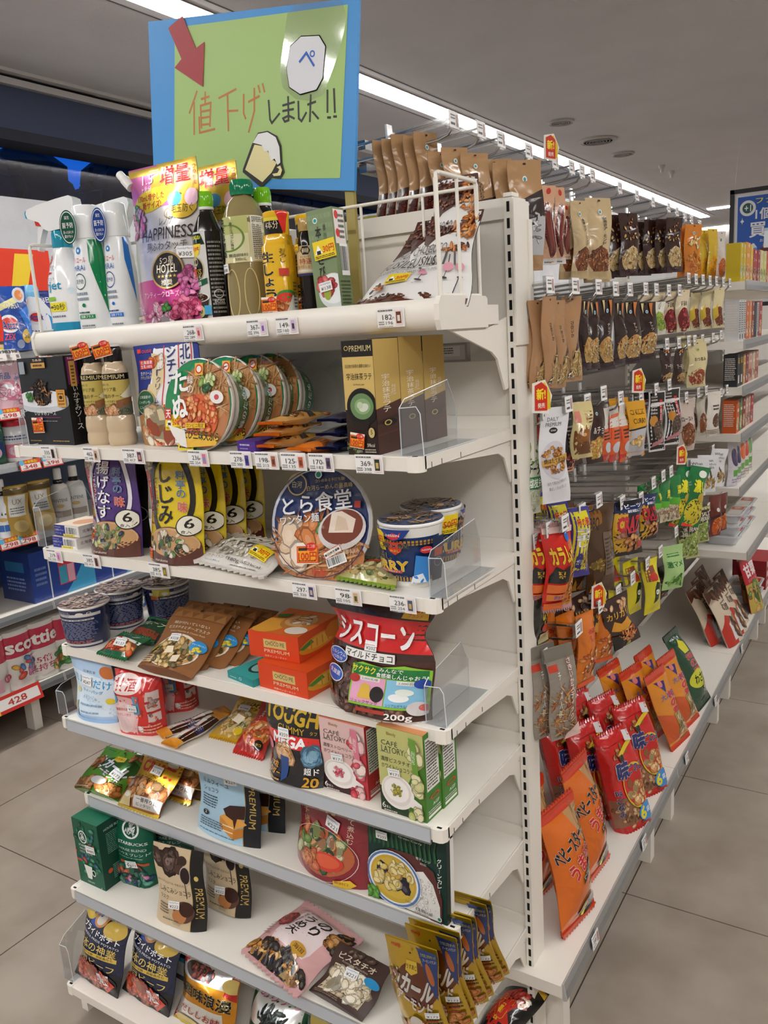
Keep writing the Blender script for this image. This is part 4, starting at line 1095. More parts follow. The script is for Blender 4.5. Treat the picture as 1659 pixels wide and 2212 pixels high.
bb = [R(0, 0, 1, 1, '1c2450'), R(0, 0, 1, .22, '1a1a2c'), P('e8c23a', 0, .35, 1, .3, 1, .62, 0, .68), B(.5, .5, .3, .1, 18, .1, ['4a2a1c', '2a1812'], 3), T('SOYJOY', .5, .24, .1, 'e8e8f0', .7, .04), L(.1, .72, .9, .95, 4, 'c8cce0')]
for i, (x, up) in enumerate(((712, .0), (715, .021), (718, .042))):
    bar(lay('s2', x, .015, .042, .12, 0, up + .012), 'navy blue protein bar, %s one of the stack against the matcha box' % ('lowest', 'middle', 'topmost')[i], '1c2450', bb, ends='14183a')
bar(lay('s2', 652, .004, .05, .075, -10, .011), 'orange wrapped bar lying in front of the navy bars', 'd8731c', [R(0, 0, 1, 1, 'd8731c'), P('8a4a1a', 0, .4, 1, .3, 1, .5, 0, .6)], ends='d8731c')
mat_ = [R(0, 0, 1, .42, '2a1a14'), R(0, .4, 1, 1, 'cfb26a'), R(0, .86, 1, 1, '171412'), T('PREMIUM', .6, .93, .05, 'd8c48a', .7), RNG(.15, .935, .07, .021, .3, 'c8a85a'), T('石臼挽き抹茶の濃厚な味わい', .5, .78, .032, '2a2214', .84), T('宇治抹茶ラテ', .52, .69, .06, '1a160e', .82, .01), T('Uji Matcha Latte', .5, .62, .018, '3a3018', .36), E(.56, .42, .5, .17, '1a1614'), E(.56, .42, .46, .155, '120f0d'), E(.56, .43, .38, .115, '6a8a5a'), E(.58, .43, .26, .07, '8aa878'), E(.62, .42, .16, .035, 'd0d8c4', 20), E(.5, .44, .1, .03, 'c0ccb0', 30), P('20160f', .2, .3, .8, .3, .7, .22, .3, .22), B(.2, .08, .3, .06, 30, .07, ['4a5a2a', '3a4a22', '6a7a3a'], 4), E(.84, .2, .1, .045, 'c8b478'), T('5', .84, .205, .04, '2a2014', .06), T('59kcal', .8, .09, .03, 'e8e0d0', .24), T('乳成分', .42, .035, .025, 'd8d0c0', .18), L(.6, .02, .96, .06, 2, 'b8b0a0')]
mr_ = [P('c4a45a', 0, 1, 1, 1, 1, .46, 0, .4), P('4a2a22', 0, .4, 1, .46, 1, 0, 0, 0), P('3a201a', 0, .3, 1, .34, 1, .3, 0, .26), P('5a342a', 0, .18, 1, .2, 1, .18, 0, .16), T('宇治抹茶ラテ', .42, .53, .34, 'f0e8d8', .3, .02, None, .06, 1), T('Uji Matcha Latte', .72, .55, .12, 'e8dcc0', .22, 0, None, .06, 0, 90), E(.5, .27, .28, .032, '14100e'), RNG(.42, .27, .15, .025, .35, 'c8b060')]
mb_ = box('latte_carton', 'tall gold and brown matcha latte carton, front one with orange sticker', 'carton', put('s2', 754, 819, 735, .012), .068, '3c231c', mat_, mr_, tcol='b89a58', stk=[('e', .36, .13, .48, None, -8)], group='matcha latte cartons')
dup(mb_, (0, .0695, .001), 'tall gold and brown matcha latte carton, middle of three')
dup(mb_, (.001, .139, 0), 'tall gold and brown matcha latte carton, rearmost of three')
# ---- shelf 3
sb = [R(0, 0, .44, 1, '28348a'), R(.44, 0, 1, 1, 'e4e0da'), T('House', .15, .82, .14, 'd8c0d8', .24), T('北海道シチュー', .21, .55, .2, 'e8e4f4', .38, .02), T('クリーム', .15, .25, .16, 'e8e4f4', .24), BC(.47, .12, .96, .92), R(.36, -.0, .82, .22, 'e8d25a'), L(.42, .05, .76, .15, 1, '2a2a1a')]
s3b = box('roux_box', 'small blue and white stew roux box, lower of two', 'carton', put('s3', 116, 168, 1161, .02), .08, 'e4e0da', sb, [T('北海道シチュー', .5, .5, .3, '6a2a3a', .8, .01)], top=[R(0, 0, 1, 1, 'e8d8c0'), E(.6, .5, .3, .3, 'd8a078')], group='stew roux boxes')
dup(s3b, (.006, .004, .0242), 'small blue and white stew roux box, upper of two')
def miso(bg, dk, letters, small, ring, lc, food, redt):
    return [R(0, 0, 1, 1, bg), P('c83428', 0, .36, .2, .36, .18, .86, 0, .86), T(redt, .09, .62, .34, 'f4e4d8', .1, .02, None, .06, 1), T('凝縮', .09, .42, .09, 'f0d83a', .12, .04), B(.08, .92, .1, .06, 16, .06, ['b89060', '8a6a40', 'd8c090'], 4), RNG(.5, .66, .42, .44, .16, ring), RNG(.5, .66, .36, .38, .06, dk), T(letters, .42, .66, .58, lc, .26, .045, dk if lc != '141210' else None, .04, 1), T(small, .22, .62, .4, lc, .075, .01, None, .06, 1), T('料亭の', .7, .76, .26, '3a6a9a', .15, .03, 'e8ece8', .04, 1), T('味', .72, .55, .1, 'd85a48', .16, .05, 'f0e4d8', .04), E(.54, .17, .46, .19, '5a3024'), E(.54, .2, .44, .15, 'd0a878'), R(.1, 0, 1, .16, '5a3024'), E(.54, .2, .42, .13, 'c89a6a'), B(.5, .2, .36, .11, 40, .06, food, 7), E(.84, .38, .19, .1, '141210'), E(.84, .38, .172, .09, 'e8e4d4'), T('6', .85, .4, .09, '141210', .13, .04), T('食入', .82, .32, .032, '141210', .15, .02), T('marukome', .4, .035, .025, 'e8dcd0', .26)]
mp = miso('4a2c78', '2a1848', '揚げなす', 'じゅわっと揚げた', 'e8e4ec', 'f4f0f4', ['4a6a3a', '6a8a4a', '3a3a58', 'd8d0a8', 'b8c078'], 'フリーズドライ')
m1 = bag('miso_soup_pouch', 'purple miso soup pouch with a big number six, front one', 'pouch', put('s3', 196, 304, 984, .022, 0, 3), 'stand', .05, '4a2c78', mp, 'g', 'purple miso soup pouches', [('e', .2, .2, .2, None, 0)], back='3a3638', seed=5)
m1b = bag('miso_soup_pouch', 'purple miso soup pouch turned dark side out behind the front one', 'pouch', put('s3', 222, 326, 988, .08, 0, 1), 'stand', .04, '2c2a2c', [R(0, 0, 1, 1, '2c2a2c'), E(.84, .38, .19, .1, '141210'), RNG(.84, .38, .17, .09, .1, '8a867c'), L(.1, .5, .6, .9, 10, '5a5654'), E(.5, .2, .4, .16, '3a3430')], 'g', 'purple miso soup pouches', seed=6)
my = miso('e0c51a', '141210', 'しじみ', '一杯にしじみ100個分', '141210', '141210', ['2a3a2a', 'd8c8a8', '3a4a34', 'e8dcc8', '5a8a4a', 'a88a68'], 'フリーズドライ')
m2 = bag('miso_soup_pouch', 'yellow clam miso soup pouch with a big number six, foremost', 'pouch', put('s3', 324, 440, 990, .02, 0, 3), 'stand', .05, 'e0c51a', my, 'g', 'yellow miso soup pouches', [('e', .09, .07, .17, None, 0)], seed=7)
for i, (dx, dy) in enumerate(((.004, .055), (.006, .108), (.012, .155))):
    m2b = dup(m2, (dx, dy, -.002), 'yellow clam miso soup pouch, %s behind the foremost' % ('first', 'second', 'last')[i], lean=D2(-2))
    for ch in list(m2b.children):
        if ch.name.startswith('discount'): bpy.data.objects.remove(ch)
pk = [R(0, 0, 1, 1, 'dcd8d2'), R(.05, .2, .95, .86, 'cfc8bc'), B(.5, .5, .42, .3, 120, .03, ['e4dccc', 'd0c4b0', 'bfb29c', 'eee8dc'], 3), P('e8e0d0', .3, .52, 1, .6, 1, .92, .3, .9), T('パン粉', .62, .72, .16, '1c1a18', .6, .05, None, .06, 0, 6), T('ソフトパン粉', .32, .12, .05, '4a4640', .4), T('180g 653kcal', .7, .1, .06, '3a3632', .4), L(.55, .02, .9, .06, 1, '8a8680'), T('FamilyMart', .3, .05, .03, '3a88c0', .2)]
bag('breadcrumb_bag', 'clear white bag of breadcrumbs lying with a yellow sticker', 'bag', put3(1.063, (404, 1200), (567, 1238), (500, 1146)), 'pillow', .034, 'd8d4ce', pk, 'g', None, [('n', .8, .4, .22, None, -6)], fincol='e0dcd6', seed=8)
wt_ = [E(.5, .5, .48, .48, '26386a'), E(.5, .22, .46, .26, 'b8764a'), B(.5, .3, .44, .24, 100, .16, ['b07040', 'c88a54', '9a5a30', 'd09a68'], 3, .08), B(.28, .3, .2, .18, 20, .12, ['e8cfb4', 'dcbc9c', 'f0dcc8', 'd8b08c'], 5, .75), B(.44, .42, .1, .1, 10, .1, ['d8854a', 'c8703a'], 6), B(.56, .46, .06, .06, 16, .04, ['3a6a34', '5a8a4a', '2a5a2a'], 8), E(.73, .46, .24, .18, 'd8d4d4', 20), E(.73, .48, .21, .15, '7a3a2a', 20), P('ecdccc', .6, .42, .62, .6, .72, .62, .86, .56, .84, .44), P('dcc4ac', .66, .44, .68, .58, .76, .56, .8, .46), E(.46, .93, .035, None, 'e8f0f0'), E(.46, .93, .025, None, '1f9a8a'), T('白河らーめんの最高峰', .58, .83, .045, 'd8c080', .46, .01, None, .06, 0, 8), T('コシのある手打ち麺!', .58, .89, .03, 'd8c080', .3, 0, None, .06, 0, 8), RNG(.25, .83, .1, .1, .12, 'c8b070'), T('白河', .25, .83, .06, 'd8c890', .1), T('とら食堂', .46, .68, .17, 'eef0f4', .7, .035, None, .06, 0, 10), R(.84, .66, .9, .72, 'b83a30'), T('ワンタン麺', .3, .52, .08, 'eef0f4', .4, .03, '3a2a3a', .03, 0, 10), T('たっぷりワンタンと', .76, .32, .04, 'e8d0b0', .3, .0, '6a2a1a', .02, 0, 12), T('鶏と醤油の芳醇な旨み', .76, .26, .04, 'e8d0b0', .32, 0, '6a2a1a', .02, 0, 12), T('明星', .54, .06, .06, 'c8402a', .14, .04, None, .06, 0, 2), RNG(.5, .5, .49, .49, .015, '1a2a54')]
wb = put('s3', 592, 782, 1012, .012, 8, 14)
wo = bowl('ramen_bowl', (wb[0] @ Matrix.Rotation(D2(2), 4, 'Y'), 0.186, .186), 'large navy blue wonton ramen bowl leaning on its side', wt_, 'c8ccd6', 'd0ccc8', .07, None, [('e', .4, .22, .22, None, 6)])
q = MB()
Sf = lambda x, z, w, h, r: (lambda u, v, o: (x + (u - .5) * w * math.cos(D2(r)) - (v - .5) * h * math.sin(D2(r)), -.005 - o, z + (u - .5) * w * math.sin(D2(r)) + (v - .5) * h * math.cos(D2(r))))
art(q, Sf(.028, -.045, .034, .012, 32), [R(0, 0, 1, 1, 'c83028'), R(.03, .08, .97, .92, 'f0f0ee'), L(.06, .2, .94, .8, 1, '3a3a3a')], .034, .012, 'p', None, .001)
art(q, Sf(.036, -.058, .036, .016, 24), [BC(0, 0, 1, 1)], .036, .016, 'p', None, .001)
q.build('barcode_sticker', wo)
q = MB()
q.box((-.02, .02, -.0005), (.02, .1, .003), M('e8e6e4', 'o'))
q.box((-.02, .07, 0), (.02, .073, .05), M('e8e6e4', 'o'))
tag(q.build('bowl_stand', mw=frame(wb[0].to_translation() + Vector((.05, .04, .0006)), .2)), 'white plastic stand behind the large round bowl', 'stand')
fd = [R(0, 0, 1, 1, 'a8a468'), B(.5, .5, .46, .34, 60, .09, ['c8c08a', '7a7a44', 'd8cc98', '5a6a34', 'b89a60', 'e0d4a8'], 3), P('4a4a2a', 0, .7, 1, .7, 1, .94, 0, .94), T('長ねぎ', .55, .82, .14, 'e8e4d0', .6, .05, None, .06, 0, 4), R(.1, .55, .6, .63, 'b8382a')]
bag('soup_packet', 'green-edged freeze-dried soup packet lying beside the curry cup', 'packet', put3(1.06, (722, 1240), (850, 1262), (772, 1198)), 'pillow', .026, '9a9a5a', fd, 'g', None, fincol='7a9a2a', seed=3)
def cup(name, tr, label, ops, top, body, group=None, stk=(), taper=.74, rimc='eceae6', fin='o', hh=None, lidcol='6a5a48'):
    mw, w, h = tr
    r = w / 2
    t = thing(name, label, 'noodle cup', mw @ Matrix.Translation((0, r * .8, 0)), group)
    q = MB()
    pr = [(r * taper, 0), (r * (taper + .02), .002), (r * (taper + .03), h * .06), (r * .95, h * .9), (r * .97, h * .93)]
    q.lathe(pr, M(body, fin), 48)
    art(q, side_S(pr, 180, 360, .004, h * .91), ops, r * PI * .88, h * .91, fin, .01)
    q.build('cup_body', t, True)
    q = MB()
    q.lathe([(r * .965, h * .905), (r, h * .925), (r * 1.0, h * .95), (r * .97, h * .965), (r * .9, h * .967)], M(rimc, fin), 48)
    q.build('rim', t, True)
    q = MB()
    art(q, lid_S(r * .97, h * .968), [E(.5, .5, .5, .5, lidcol)] + top, r * 2, r * 2, 'g', None, .0004)
    q.lathe([(r * .96, h * .964), (r * .96, h * .968)], M(lidcol, 'g'), 40)
    q.build('lid', t)
    stickers(side_S(pr, 180, 360, .004, h * .91), t, stk, r * PI * .88, h * .91, .01)
    return t
cur = [R(0, .0, 1, .08, 'e8e6e0'), R(0, .08, 1, .84, '1f3868'), R(0, .84, 1, 1, 'e8e6e0')]
for k in range(26): cur += [R(.02 + k * .038, .72, .045 + k * .038, .8, 'b88a3a'), R(.02 + k * .038, .1, .04 + k * .038, .17, 'b88a3a')]
cur += [R(0, .755, 1, .765, '14203a'), P('c83a2a', .4, .78, .6, .78, .56, .62, .5, .56, .44, .62), T('鰹×鯖', .5, .72, .09, '1a1614', .28, .04, 'e8e0d0', .03), T('Wぶし', .5, .635, .045, 'e8c83a', .1, .03), T('魚介ぶし', .25, .52, .13, '141210', .4, .06, 'e8e4da', .04), T('CURRY', .34, .37, .17, 'e0b01e', .56, .07, 'f0ece0', .03), R(.2, .25, .56, .3, 'b84a48'), T('だし旨辛口、和風仕立て', .38, .275, .03, 'f0e8e0', .32), T('旨辛和風魚介ぶしカレー', .36, .2, .035, 'b8a068', .5), P('1e3f8a', .36, 1, .66, 1, .6, .86, .5, .8, .44, .88), P('d03038', .42, .95, .58, .95, .55, .85, .5, .82, .45, .85), T('NISSIN', .5, .9, .04, 'f4e8e8', .13, .03), E(.8, .64, .06, .06, 'd03038'), T('NISSIN', .8, .64, .03, 'f4e8e8', .09), P('3a8ad8', .66, .08, .82, .08, .84, .5, .7, .56), P('e8f0f8', .64, .08, .8, .08, .76, .24, .66, .2), R(.86, .08, 1, .84, '1c2e52'), RNG(.93, .4, .05, .08, .12, '9aaac8'), R(.88, .5, .98, .64, 'c84a3a')]
ct = putr('s3', 824, 967, 1113, .075)
cw = ct[1]
cc1 = cup('noodle_cup', (ct[0], cw, ct[2]), 'blue curry noodle cup with yellow lettering and sticker', cur, [B(.5, .5, .44, .44, 90, .1, ['b89868', '8a6a44', 'd8b888', '6a5a48', 'a88050'], 3, .2), E(.3, .3, .1, .06, 'd8a888')], 'e8e6e0', 'curry noodle cups', [('m', .2, .78, .34, None, 0)], lidcol='4a5a88', taper=.72)
dup(cc1, (-.02, .1, 0), 'blue curry noodle cup standing behind the front one', yaw=1.9, group='curry noodle cups')
# ---- shelf 4
blu = [R(0, 0, 1, 1, '232c56'), R(0, .0, 1, .06, 'c8c4c4'), R(0, .82, 1, .9, 'd8d6d4'), R(.02, .7, .14, .82, 'c86a2a'), R(.16, .72, .9, .76, 'd8d6d4'), L(.17, .725, .88, .755, 1, '3a3a4a'), L(.05, .18, .96, .68, 14, '7a84a8', 4), R(.06, .8, .3, 1, 'c8b83a'), E(.24, .88, .05, .05, 'e8e4e0'), L(.36, .84, .62, .98, 4, 'a8a8b8', 2), E(.72, .9, .05, .05, 'e8e4e0'), RNG(.84, .92, .03, .03, .3, 'e8e4e0'), L(.06, .08, .9, .16, 2, 'c86a58')]
btop = [B(.5, .5, .46, .46, 100, .1, ['b8a898', '8a7a78', 'd8c8b8', '6a6a88', 'a88a78', 'c8b0a0'], 3, .35)]
k4 = putr('s4', 137, 250, 1296, .045)
cb = cup('noodle_cup', k4, 'navy big noodle cup in shrink wrap at the shelf end, foremost', blu, btop, '232c56', 'navy big noodle cups', taper=.8, lidcol='a89a90', fin='g')
for (x0, x1, yt, dy, yw, lb) in ((216, 316, 1262, .15, .9, 'navy big noodle cup in shrink wrap showing its barcode, behind the foremost'), (316, 416, 1248, .22, 1.6, 'navy big noodle cup in shrink wrap hindmost under the miso pouches')):
    A = putr('s4', x0, x1, yt, dy)[0].to_translation()
    dup(cb, A - k4[0].to_translation(), lb, yaw=yw)
sp4 = [R(0, 0, 1, 1, '1f5a36'), R(0, .04, 1, .6, '8a3a24'), P('e8e4e0', .0, .56, 1, .62, 1, .74, 0, .66), B(.5, .3, .44, .24, 26, .12, ['d8542a', 'b83a20', 'e8a060', 'c8782e', '8a4a28'], 4), T('スープ', .5, .86, .12, 'e8e8d8', .6, .04), E(.7, .42, .1, .04, 'e8d8b8')]
bag('soup_packet', 'green and red bean soup packet lying at the front of the shelf', 'packet', put3(.848, (209, 1404), (272, 1420), (258, 1364)), 'pillow', .02, '1f5a36', sp4, 'g', 'green soup packets', [('p', .55, .42, .36, '¥137', 4)], fincol='1c6a3c', seed=2)
bag('soup_packet', 'dark green soup packet lying behind the bean soup packet', 'packet', put3(.848, (272, 1372), (330, 1385), (318, 1332)), 'pillow', .02, '173f28', [R(0, .0, 1, 1, '173f28'), P('8a3a24', 0, .1, 1, .1, 1, .4, 0, .4), T('甘栗スープ', .5, .66, .22, 'c8d8b0', .8, .04)], 'g', 'green soup packets', fincol='1c6a3c', seed=3)
pis = [R(0, 0, 1, 1, '8a5a30'), R(0, .82, 1, 1, '7a4e28')] + [P('94663a', .02 + k * .2, .84, .12 + k * .2, .96, .22 + k * .2, .84) for k in range(5)] + [T('殻が付いていない', .5, .73, .05, 'f0e4d0', .66), T('ピスタチオとチーズラスク', .5, .65, .05, 'f0e4d0', .76), T('Shelled Pistachio & Cheese Rusk', .52, .58, .025, 'e0cfb0', .66), E(.5, .28, .4, .26, 'e0d8cc'), E(.5, .27, .37, .235, 'c89a58'), B(.48, .24, .36, .22, 90, .06, ['8a8a34', '6a5a24', 'a8743a', 'd8b87a', '5a4a20', 'c8a058', 'e0c890'], 5), P('ecdcc0', .4, .2, .52, .24, .46, .34, .36, .32), P('ecdcc0', .6, .1, .7, .12, .66, .24, .56, .2), E(.84, .4, .14, .09, '2a8ac8'), T('オリーブ&レモン', .84, .43, .022, 'f0f8ff', .22), B(.84, .36, .06, .02, 6, .05, ['d8c83a', '8a9a3a'], 2), E(.5, .965, .025, None, '2a1a10'), L(.05, .03, .3, .16, 4, 'c8b498')]
pp = put3(.836, (295, 1436), (413, 1463), (384, 1306))
p4 = bag('nut_pouch', 'brown pistachio and cheese rusk pouch leaning foremost on the others', 'pouch', pp, 'stand', .035, '8a5a30', pis, 'm', 'brown nut rusk pouches', [('p', .38, .47, .2, '¥328', 2)], seed=11)
for i, (dx, dy, ln) in enumerate(((.0, .032, -2), (.028, .052, 2), (.045, .075, 6))):
    c4 = dup(p4, (dx, dy, .0), 'brown pistachio and cheese rusk pouch, %s behind the foremost' % ('first', 'second', 'third')[i], lean=D2(ln))
    for ch in list(c4.children):
        if ch.name.startswith('price'): bpy.data.objects.remove(ch)
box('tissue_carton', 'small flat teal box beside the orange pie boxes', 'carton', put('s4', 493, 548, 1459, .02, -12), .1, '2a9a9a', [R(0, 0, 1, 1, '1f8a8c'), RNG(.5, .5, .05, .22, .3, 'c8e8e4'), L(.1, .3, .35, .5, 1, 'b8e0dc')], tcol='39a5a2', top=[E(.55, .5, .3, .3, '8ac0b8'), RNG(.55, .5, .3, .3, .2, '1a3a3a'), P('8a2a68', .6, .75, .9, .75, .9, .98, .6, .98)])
cho = [R(0, 0, 1, 1, 'd8461e'), R(.3, .42, .76, .76, 'c8a45a'), R(.31, .44, .75, .74, 'd8bc78'), T('CHOCO PIE', .53, .6, .16, '2a1a10', .38, .01), T('PREMIUM', .56, .3, .13, 'f0d8b0', .5, .01), T('完熟マンゴータルト', .53, .1, .08, 'f0d8c0', .44), L(.46, .69, .58, .72, 1, '4a3a1a')]
cr_ = [R(0, 0, 1, 1, 'd8501e'), E(.5, .42, .5, .3, 'e09a28'), E(.55, .44, .36, .22, 'e8b84a'), P('4a8a3a', 0, .5, .3, .66, .36, .5, .1, .4)] + [R(.28 + .14 * k, .28, .3 + .14 * k, .6, 'c87a1c') for k in range(5)] + [E(.85, .6, .2, .3, 'e0842a')]
cl_ = put('s4', 562, 667, 1441, .014, -4)
chb = box('pie_box', 'orange mango pie box with gold label, lower of two', 'carton', cl_, .125, 'd8461e', cho, cr_, tcol='d8501e', group='orange pie boxes')
cu = put('s4', 541, 648, 1368, .03, 2, up=cl_[2] + .001)
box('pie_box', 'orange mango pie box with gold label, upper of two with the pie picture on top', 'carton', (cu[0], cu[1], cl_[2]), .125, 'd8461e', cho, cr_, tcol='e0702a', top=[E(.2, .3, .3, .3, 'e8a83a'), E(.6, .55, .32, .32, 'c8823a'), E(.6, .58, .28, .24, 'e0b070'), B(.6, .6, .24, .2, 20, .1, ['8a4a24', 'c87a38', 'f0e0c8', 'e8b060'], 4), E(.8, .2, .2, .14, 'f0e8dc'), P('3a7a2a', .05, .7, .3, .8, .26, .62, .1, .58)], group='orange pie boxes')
cer = [R(0, 0, 1, 1, '3a2420'), R(0, .56, 1, .83, 'cf2626'), R(0, .83, 1, 1, '2c1c1a'), P('4a2a22', 0, 0, 1, 0, 1, .5, 0, .5), B(.5, .22, .48, .2, 130, .055, ['4a2c22', '6a4030', '32201a', '7a4e3a', '55342a'], 3), P('e8b82a', .76, .85, .98, .85, .94, 1, .8, 1), T('No.1', .87, .94, .06, 'c82a24', .14, .05), T('ブランド', .87, .88, .03, 'c82a24', .12), T('シスコーン', .5, .69, .19, 'f4f4f4', .84, .07, 'b81c1e', .02, 0, 0, .06), R(.22, .475, .72, .55, 'ecebe8'), T('マイルドチョコ', .47, .512, .055, '2a2220', .46, .03), E(.13, .45, .13, .065, 'e8f0f8'), E(.13, .45, .12, .058, '1f5ab8'), T('カルシウム', .13, .465, .035, 'ffffff', .21, .02), T('1/2日分', .13, .425, .028, 'ffffff', .14), E(.13, .29, .12, .07, 'e8f0f8'), E(.13, .29, .11, .062, '1f5ab8'), T('乳酸菌', .13, .3, .04, 'ffffff', .16, .02), P('8ac83a', .34, .43, .44, .46, .62, .44, .8, .47, 1, .44, 1, .1, .36, .1), R(.36, .35, .98, .44, '1f7a3a'), T('サクサク', .46, .4, .06, 'f0e23a', .22, .05, '1a5a2a', .03), T('みんなで', .7, .42, .035, 'ffffff', .2, .02), T('食感楽しんじゃおう!', .78, .375, .04, 'ffffff', .4, .03), R(.37, .12, .67, .345, 'e8a8c8'), R(.68, .12, .98, .345, '8ac8e8'), R(.44, .31, .62, .345, 'ecebe8'), T('2,000名様', .53, .327, .022, '3a2a2a', .15), R(.76, .31, .94, .345, 'ecebe8'), T('2,000名様', .85, .327, .022, '3a2a2a', .15), P('e0b84a', .44, .16, .56, .16, .54, .27, .5, .29, .46, .27), E(.61, .21, .06, .065, '1c1a1e'), E(.79, .2, .08, .035, 'f0f4f4'), E(.83, .25, .07, .03, 'e8f0e8'), E(.95, .33, .06, .04, '1f4aa8'), E(.39, .32, .05, .035, 'b8302a'), T('リュックサック', .51, .135, .028, '3a1a2a', .24), T('シリアルボウル&スプーン', .83, .135, .028, '1a3a5a', .26), R(.44, .055, .7, .085, 'a8382a'), T('200g', .8, .04, .06, 'f4f0ec', .2, .05), L(.56, .0, .98, .012, 1, 'c8b8b0'), E(.94, .12, .08, .06, 'd8d4d4'), E(.98, .13, .04, .03, 'd86a68')]
bag('cereal_bag', 'large brown and red chocolate cereal bag with white katakana', 'bag', put('s4', 706, 926, 1270, .02, -2, 5), 'neck', .085, '3a2420', cer, 'g', None, [('p', .49, .59, .12, '¥202', 0)], seed=12)
# ---- shelf 5
mlk = [R(0, 0, 1, 1, 'b4d0ee'), P('d8e8f4', 0, .1, 1, .1, 1, .7, 0, .8), E(.9, .82, .16, .1, 'c8733a'), T('日東紅茶', .5, .79, .04, '6a6a5a', .3), T('ミルクだけ', .5, .64, .13, '3a98d0', .9, .04, 'f0f8fc', .03, 0, -4), T('ティーバッグ', .55, .5, .055, '3a98d0', .5, .03, 'f0f8fc', .02), T('カモミール', .5, .38, .045, '4a7aa8', .36), E(.92, .36, .08, .05, 'e8d23a'), E(.16, .46, .06, .04, 'e0dc8a'), B(.14, .16, .12, .1, 16, .05, ['f4f4f0', 'f8f8f4', 'e0e8e0'], 4, .4), B(.14, .16, .1, .08, 6, .03, ['e8c83a'], 6), L(.3, .24, .8, .3, 1, '88a8c8'), L(.35, .13, .75, .18, 1, '88a8c8'), R(.0, .0, 1, .06, '9ac0ea')]
bag('milk_tea_pouch', 'pale blue milk tea pouch with daisies at the shelf end', 'pouch', put('s5', 164, 251, 1420, .03, 0, 1), 'stand', .045, 'b4d0ee', mlk, 'm', None, [('p', .45, .66, .26, '¥247', 0)], seed=13)
ama = [R(0, 0, 1, 1, 'cf2f2c'), P('e8b4b4', .0, .1, .56, .02, .62, .3, .5, .62, .1, .66, 0, .6), E(.26, .28, .28, .26, 'e8c8c8'), E(.36, .82, .34, .15, 'f0dcd8'), T('甘酒', .36, .82, .17, 'c02a2c', .46, .06), E(.1, .6, .09, .1, '2a9ac8'), R(.52, .36, .66, .66, '5a98b8'), T('発酵素材のおいしさ', .3, .42, .05, 'b82a34', .42), T('やさしい甘さ', .3, .34, .04, 'b82a34', .3), B(.76, .4, .2, .36, 22, .035, ['e06a4a', 'd8503c'], 3, 1), B(.66, .14, .03, .03, 7, .05, ['f4e4e0'], 5, .6), R(.82, .6, .98, .74, 'd8c4c0'), R(.82, .42, .98, .56, 'd8c4c0'), R(.82, .24, .98, .38, 'd8c4c0'), B(.9, .5, .05, .2, 6, .07, ['b89890', 'a88078'], 7), L(.7, .05, .98, .2, 3, 'e8a898')]
am = bag('amazake_bag', 'red and pink sweet sake drink bag, front one with flowers', 'bag', put('s5', 258, 355, 1452, .02, 14, 0), 'block', .06, 'c92c2a', ama, 'g', 'sweet sake drink bags', [('p', .5, .46, .22, '¥302', 2)], seed=14)
am2 = dup(am, (-.02, .1, 0), 'red sweet sake drink bag standing behind the front one', yaw=.35)
snk = [R(0, 0, 1, .1, 'd8922a'), R(0, .1, 1, .8, 'e0d8cc'), R(.55, .1, 1, .8, '3a2014'), R(0, .8, 1, 1, 'c8822a'), R(.36, .16, .62, .66, 'f0ece8'), T('SNICKERS', .49, .4, .3, '2a3f8a', .4, .08, None, .06, 0, 90), R(.62, .2, .66, .6, 'c83a2a'), L(.1, .2, .34, .7, 9, '4a4038'), T('ハーフサイズチーズ', .78, .42, .09, 'f0e4d0', .34, .01, None, .06, 0, 90)]
bar(lay('s5', 372, .008, .042, .135, -2, .012, 88), 'white and brown chocolate bar lying foremost, with small print', 'dcd2c4', snk, ends='e0952a', group='chocolate bars')
bar(lay('s5', 352, .03, .042, .135, -2, .012, 88, 20), 'white and brown chocolate bar lying behind the foremost', 'dcd2c4', snk, ends='e0952a', group='chocolate bars')
yso = [R(0, 0, 1, 1, 'b8923a'), P('e0b83a', 0, .6, 1, .66, 1, .96, 0, .96), T('ふかひれ', .55, .84, .12, '1c1612', .7, .05), T('チーズスープ', .5, .72, .09, '1c1612', .7, .04), E(.5, .36, .4, .26, 'd0b078'), B(.5, .36, .38, .24, 40, .1, ['c8a868', 'e0cc98', 'a8803c', '7a8a4a', 'e8dcb8'], 3), P('f0e4cc', .38, .34, .66, .3, .7, .46, .42, .5), E(.8, .16, .12, .08, 'e0c02a')]
bag('soup_packet', 'yellow cheese soup packet leaning beside the black gummy pouch', 'packet', put3(.688, (455, 1584), (520, 1600), (521, 1504)), 'pillow', .022, 'b8923a', yso, 'g', 'soup packets by the gummies', [('p', .5, .66, .36, '¥108', 3)], fincol='c89a1e', seed=15)
rso = [R(0, 0, 1, 1, 'a82a22'), T('チゲスープ', .3, .72, .42, 'f0e0d0', .16, .04, None, .06, 1), E(.55, .36, .42, .24, 'c8703a'), E(.55, .36, .36, .2, 'd8602a'), B(.55, .36, .34, .18, 36, .1, ['d8843a', 'c84a22', 'e8b888', 'b83a1c', 'e09a50'], 4), E(.78, .16, .14, .09, '1c1612'), T('辛口', .78, .16, .05, 'e0b83a', .16)]
bag('soup_packet', 'red spicy soup packet leaning against the black gummy pouch', 'packet', put3(.688, (501, 1616), (566, 1634), (564, 1516)), 'pillow', .022, 'a82a22', rso, 'g', 'soup packets by the gummies', fincol='c0281e', seed=16)
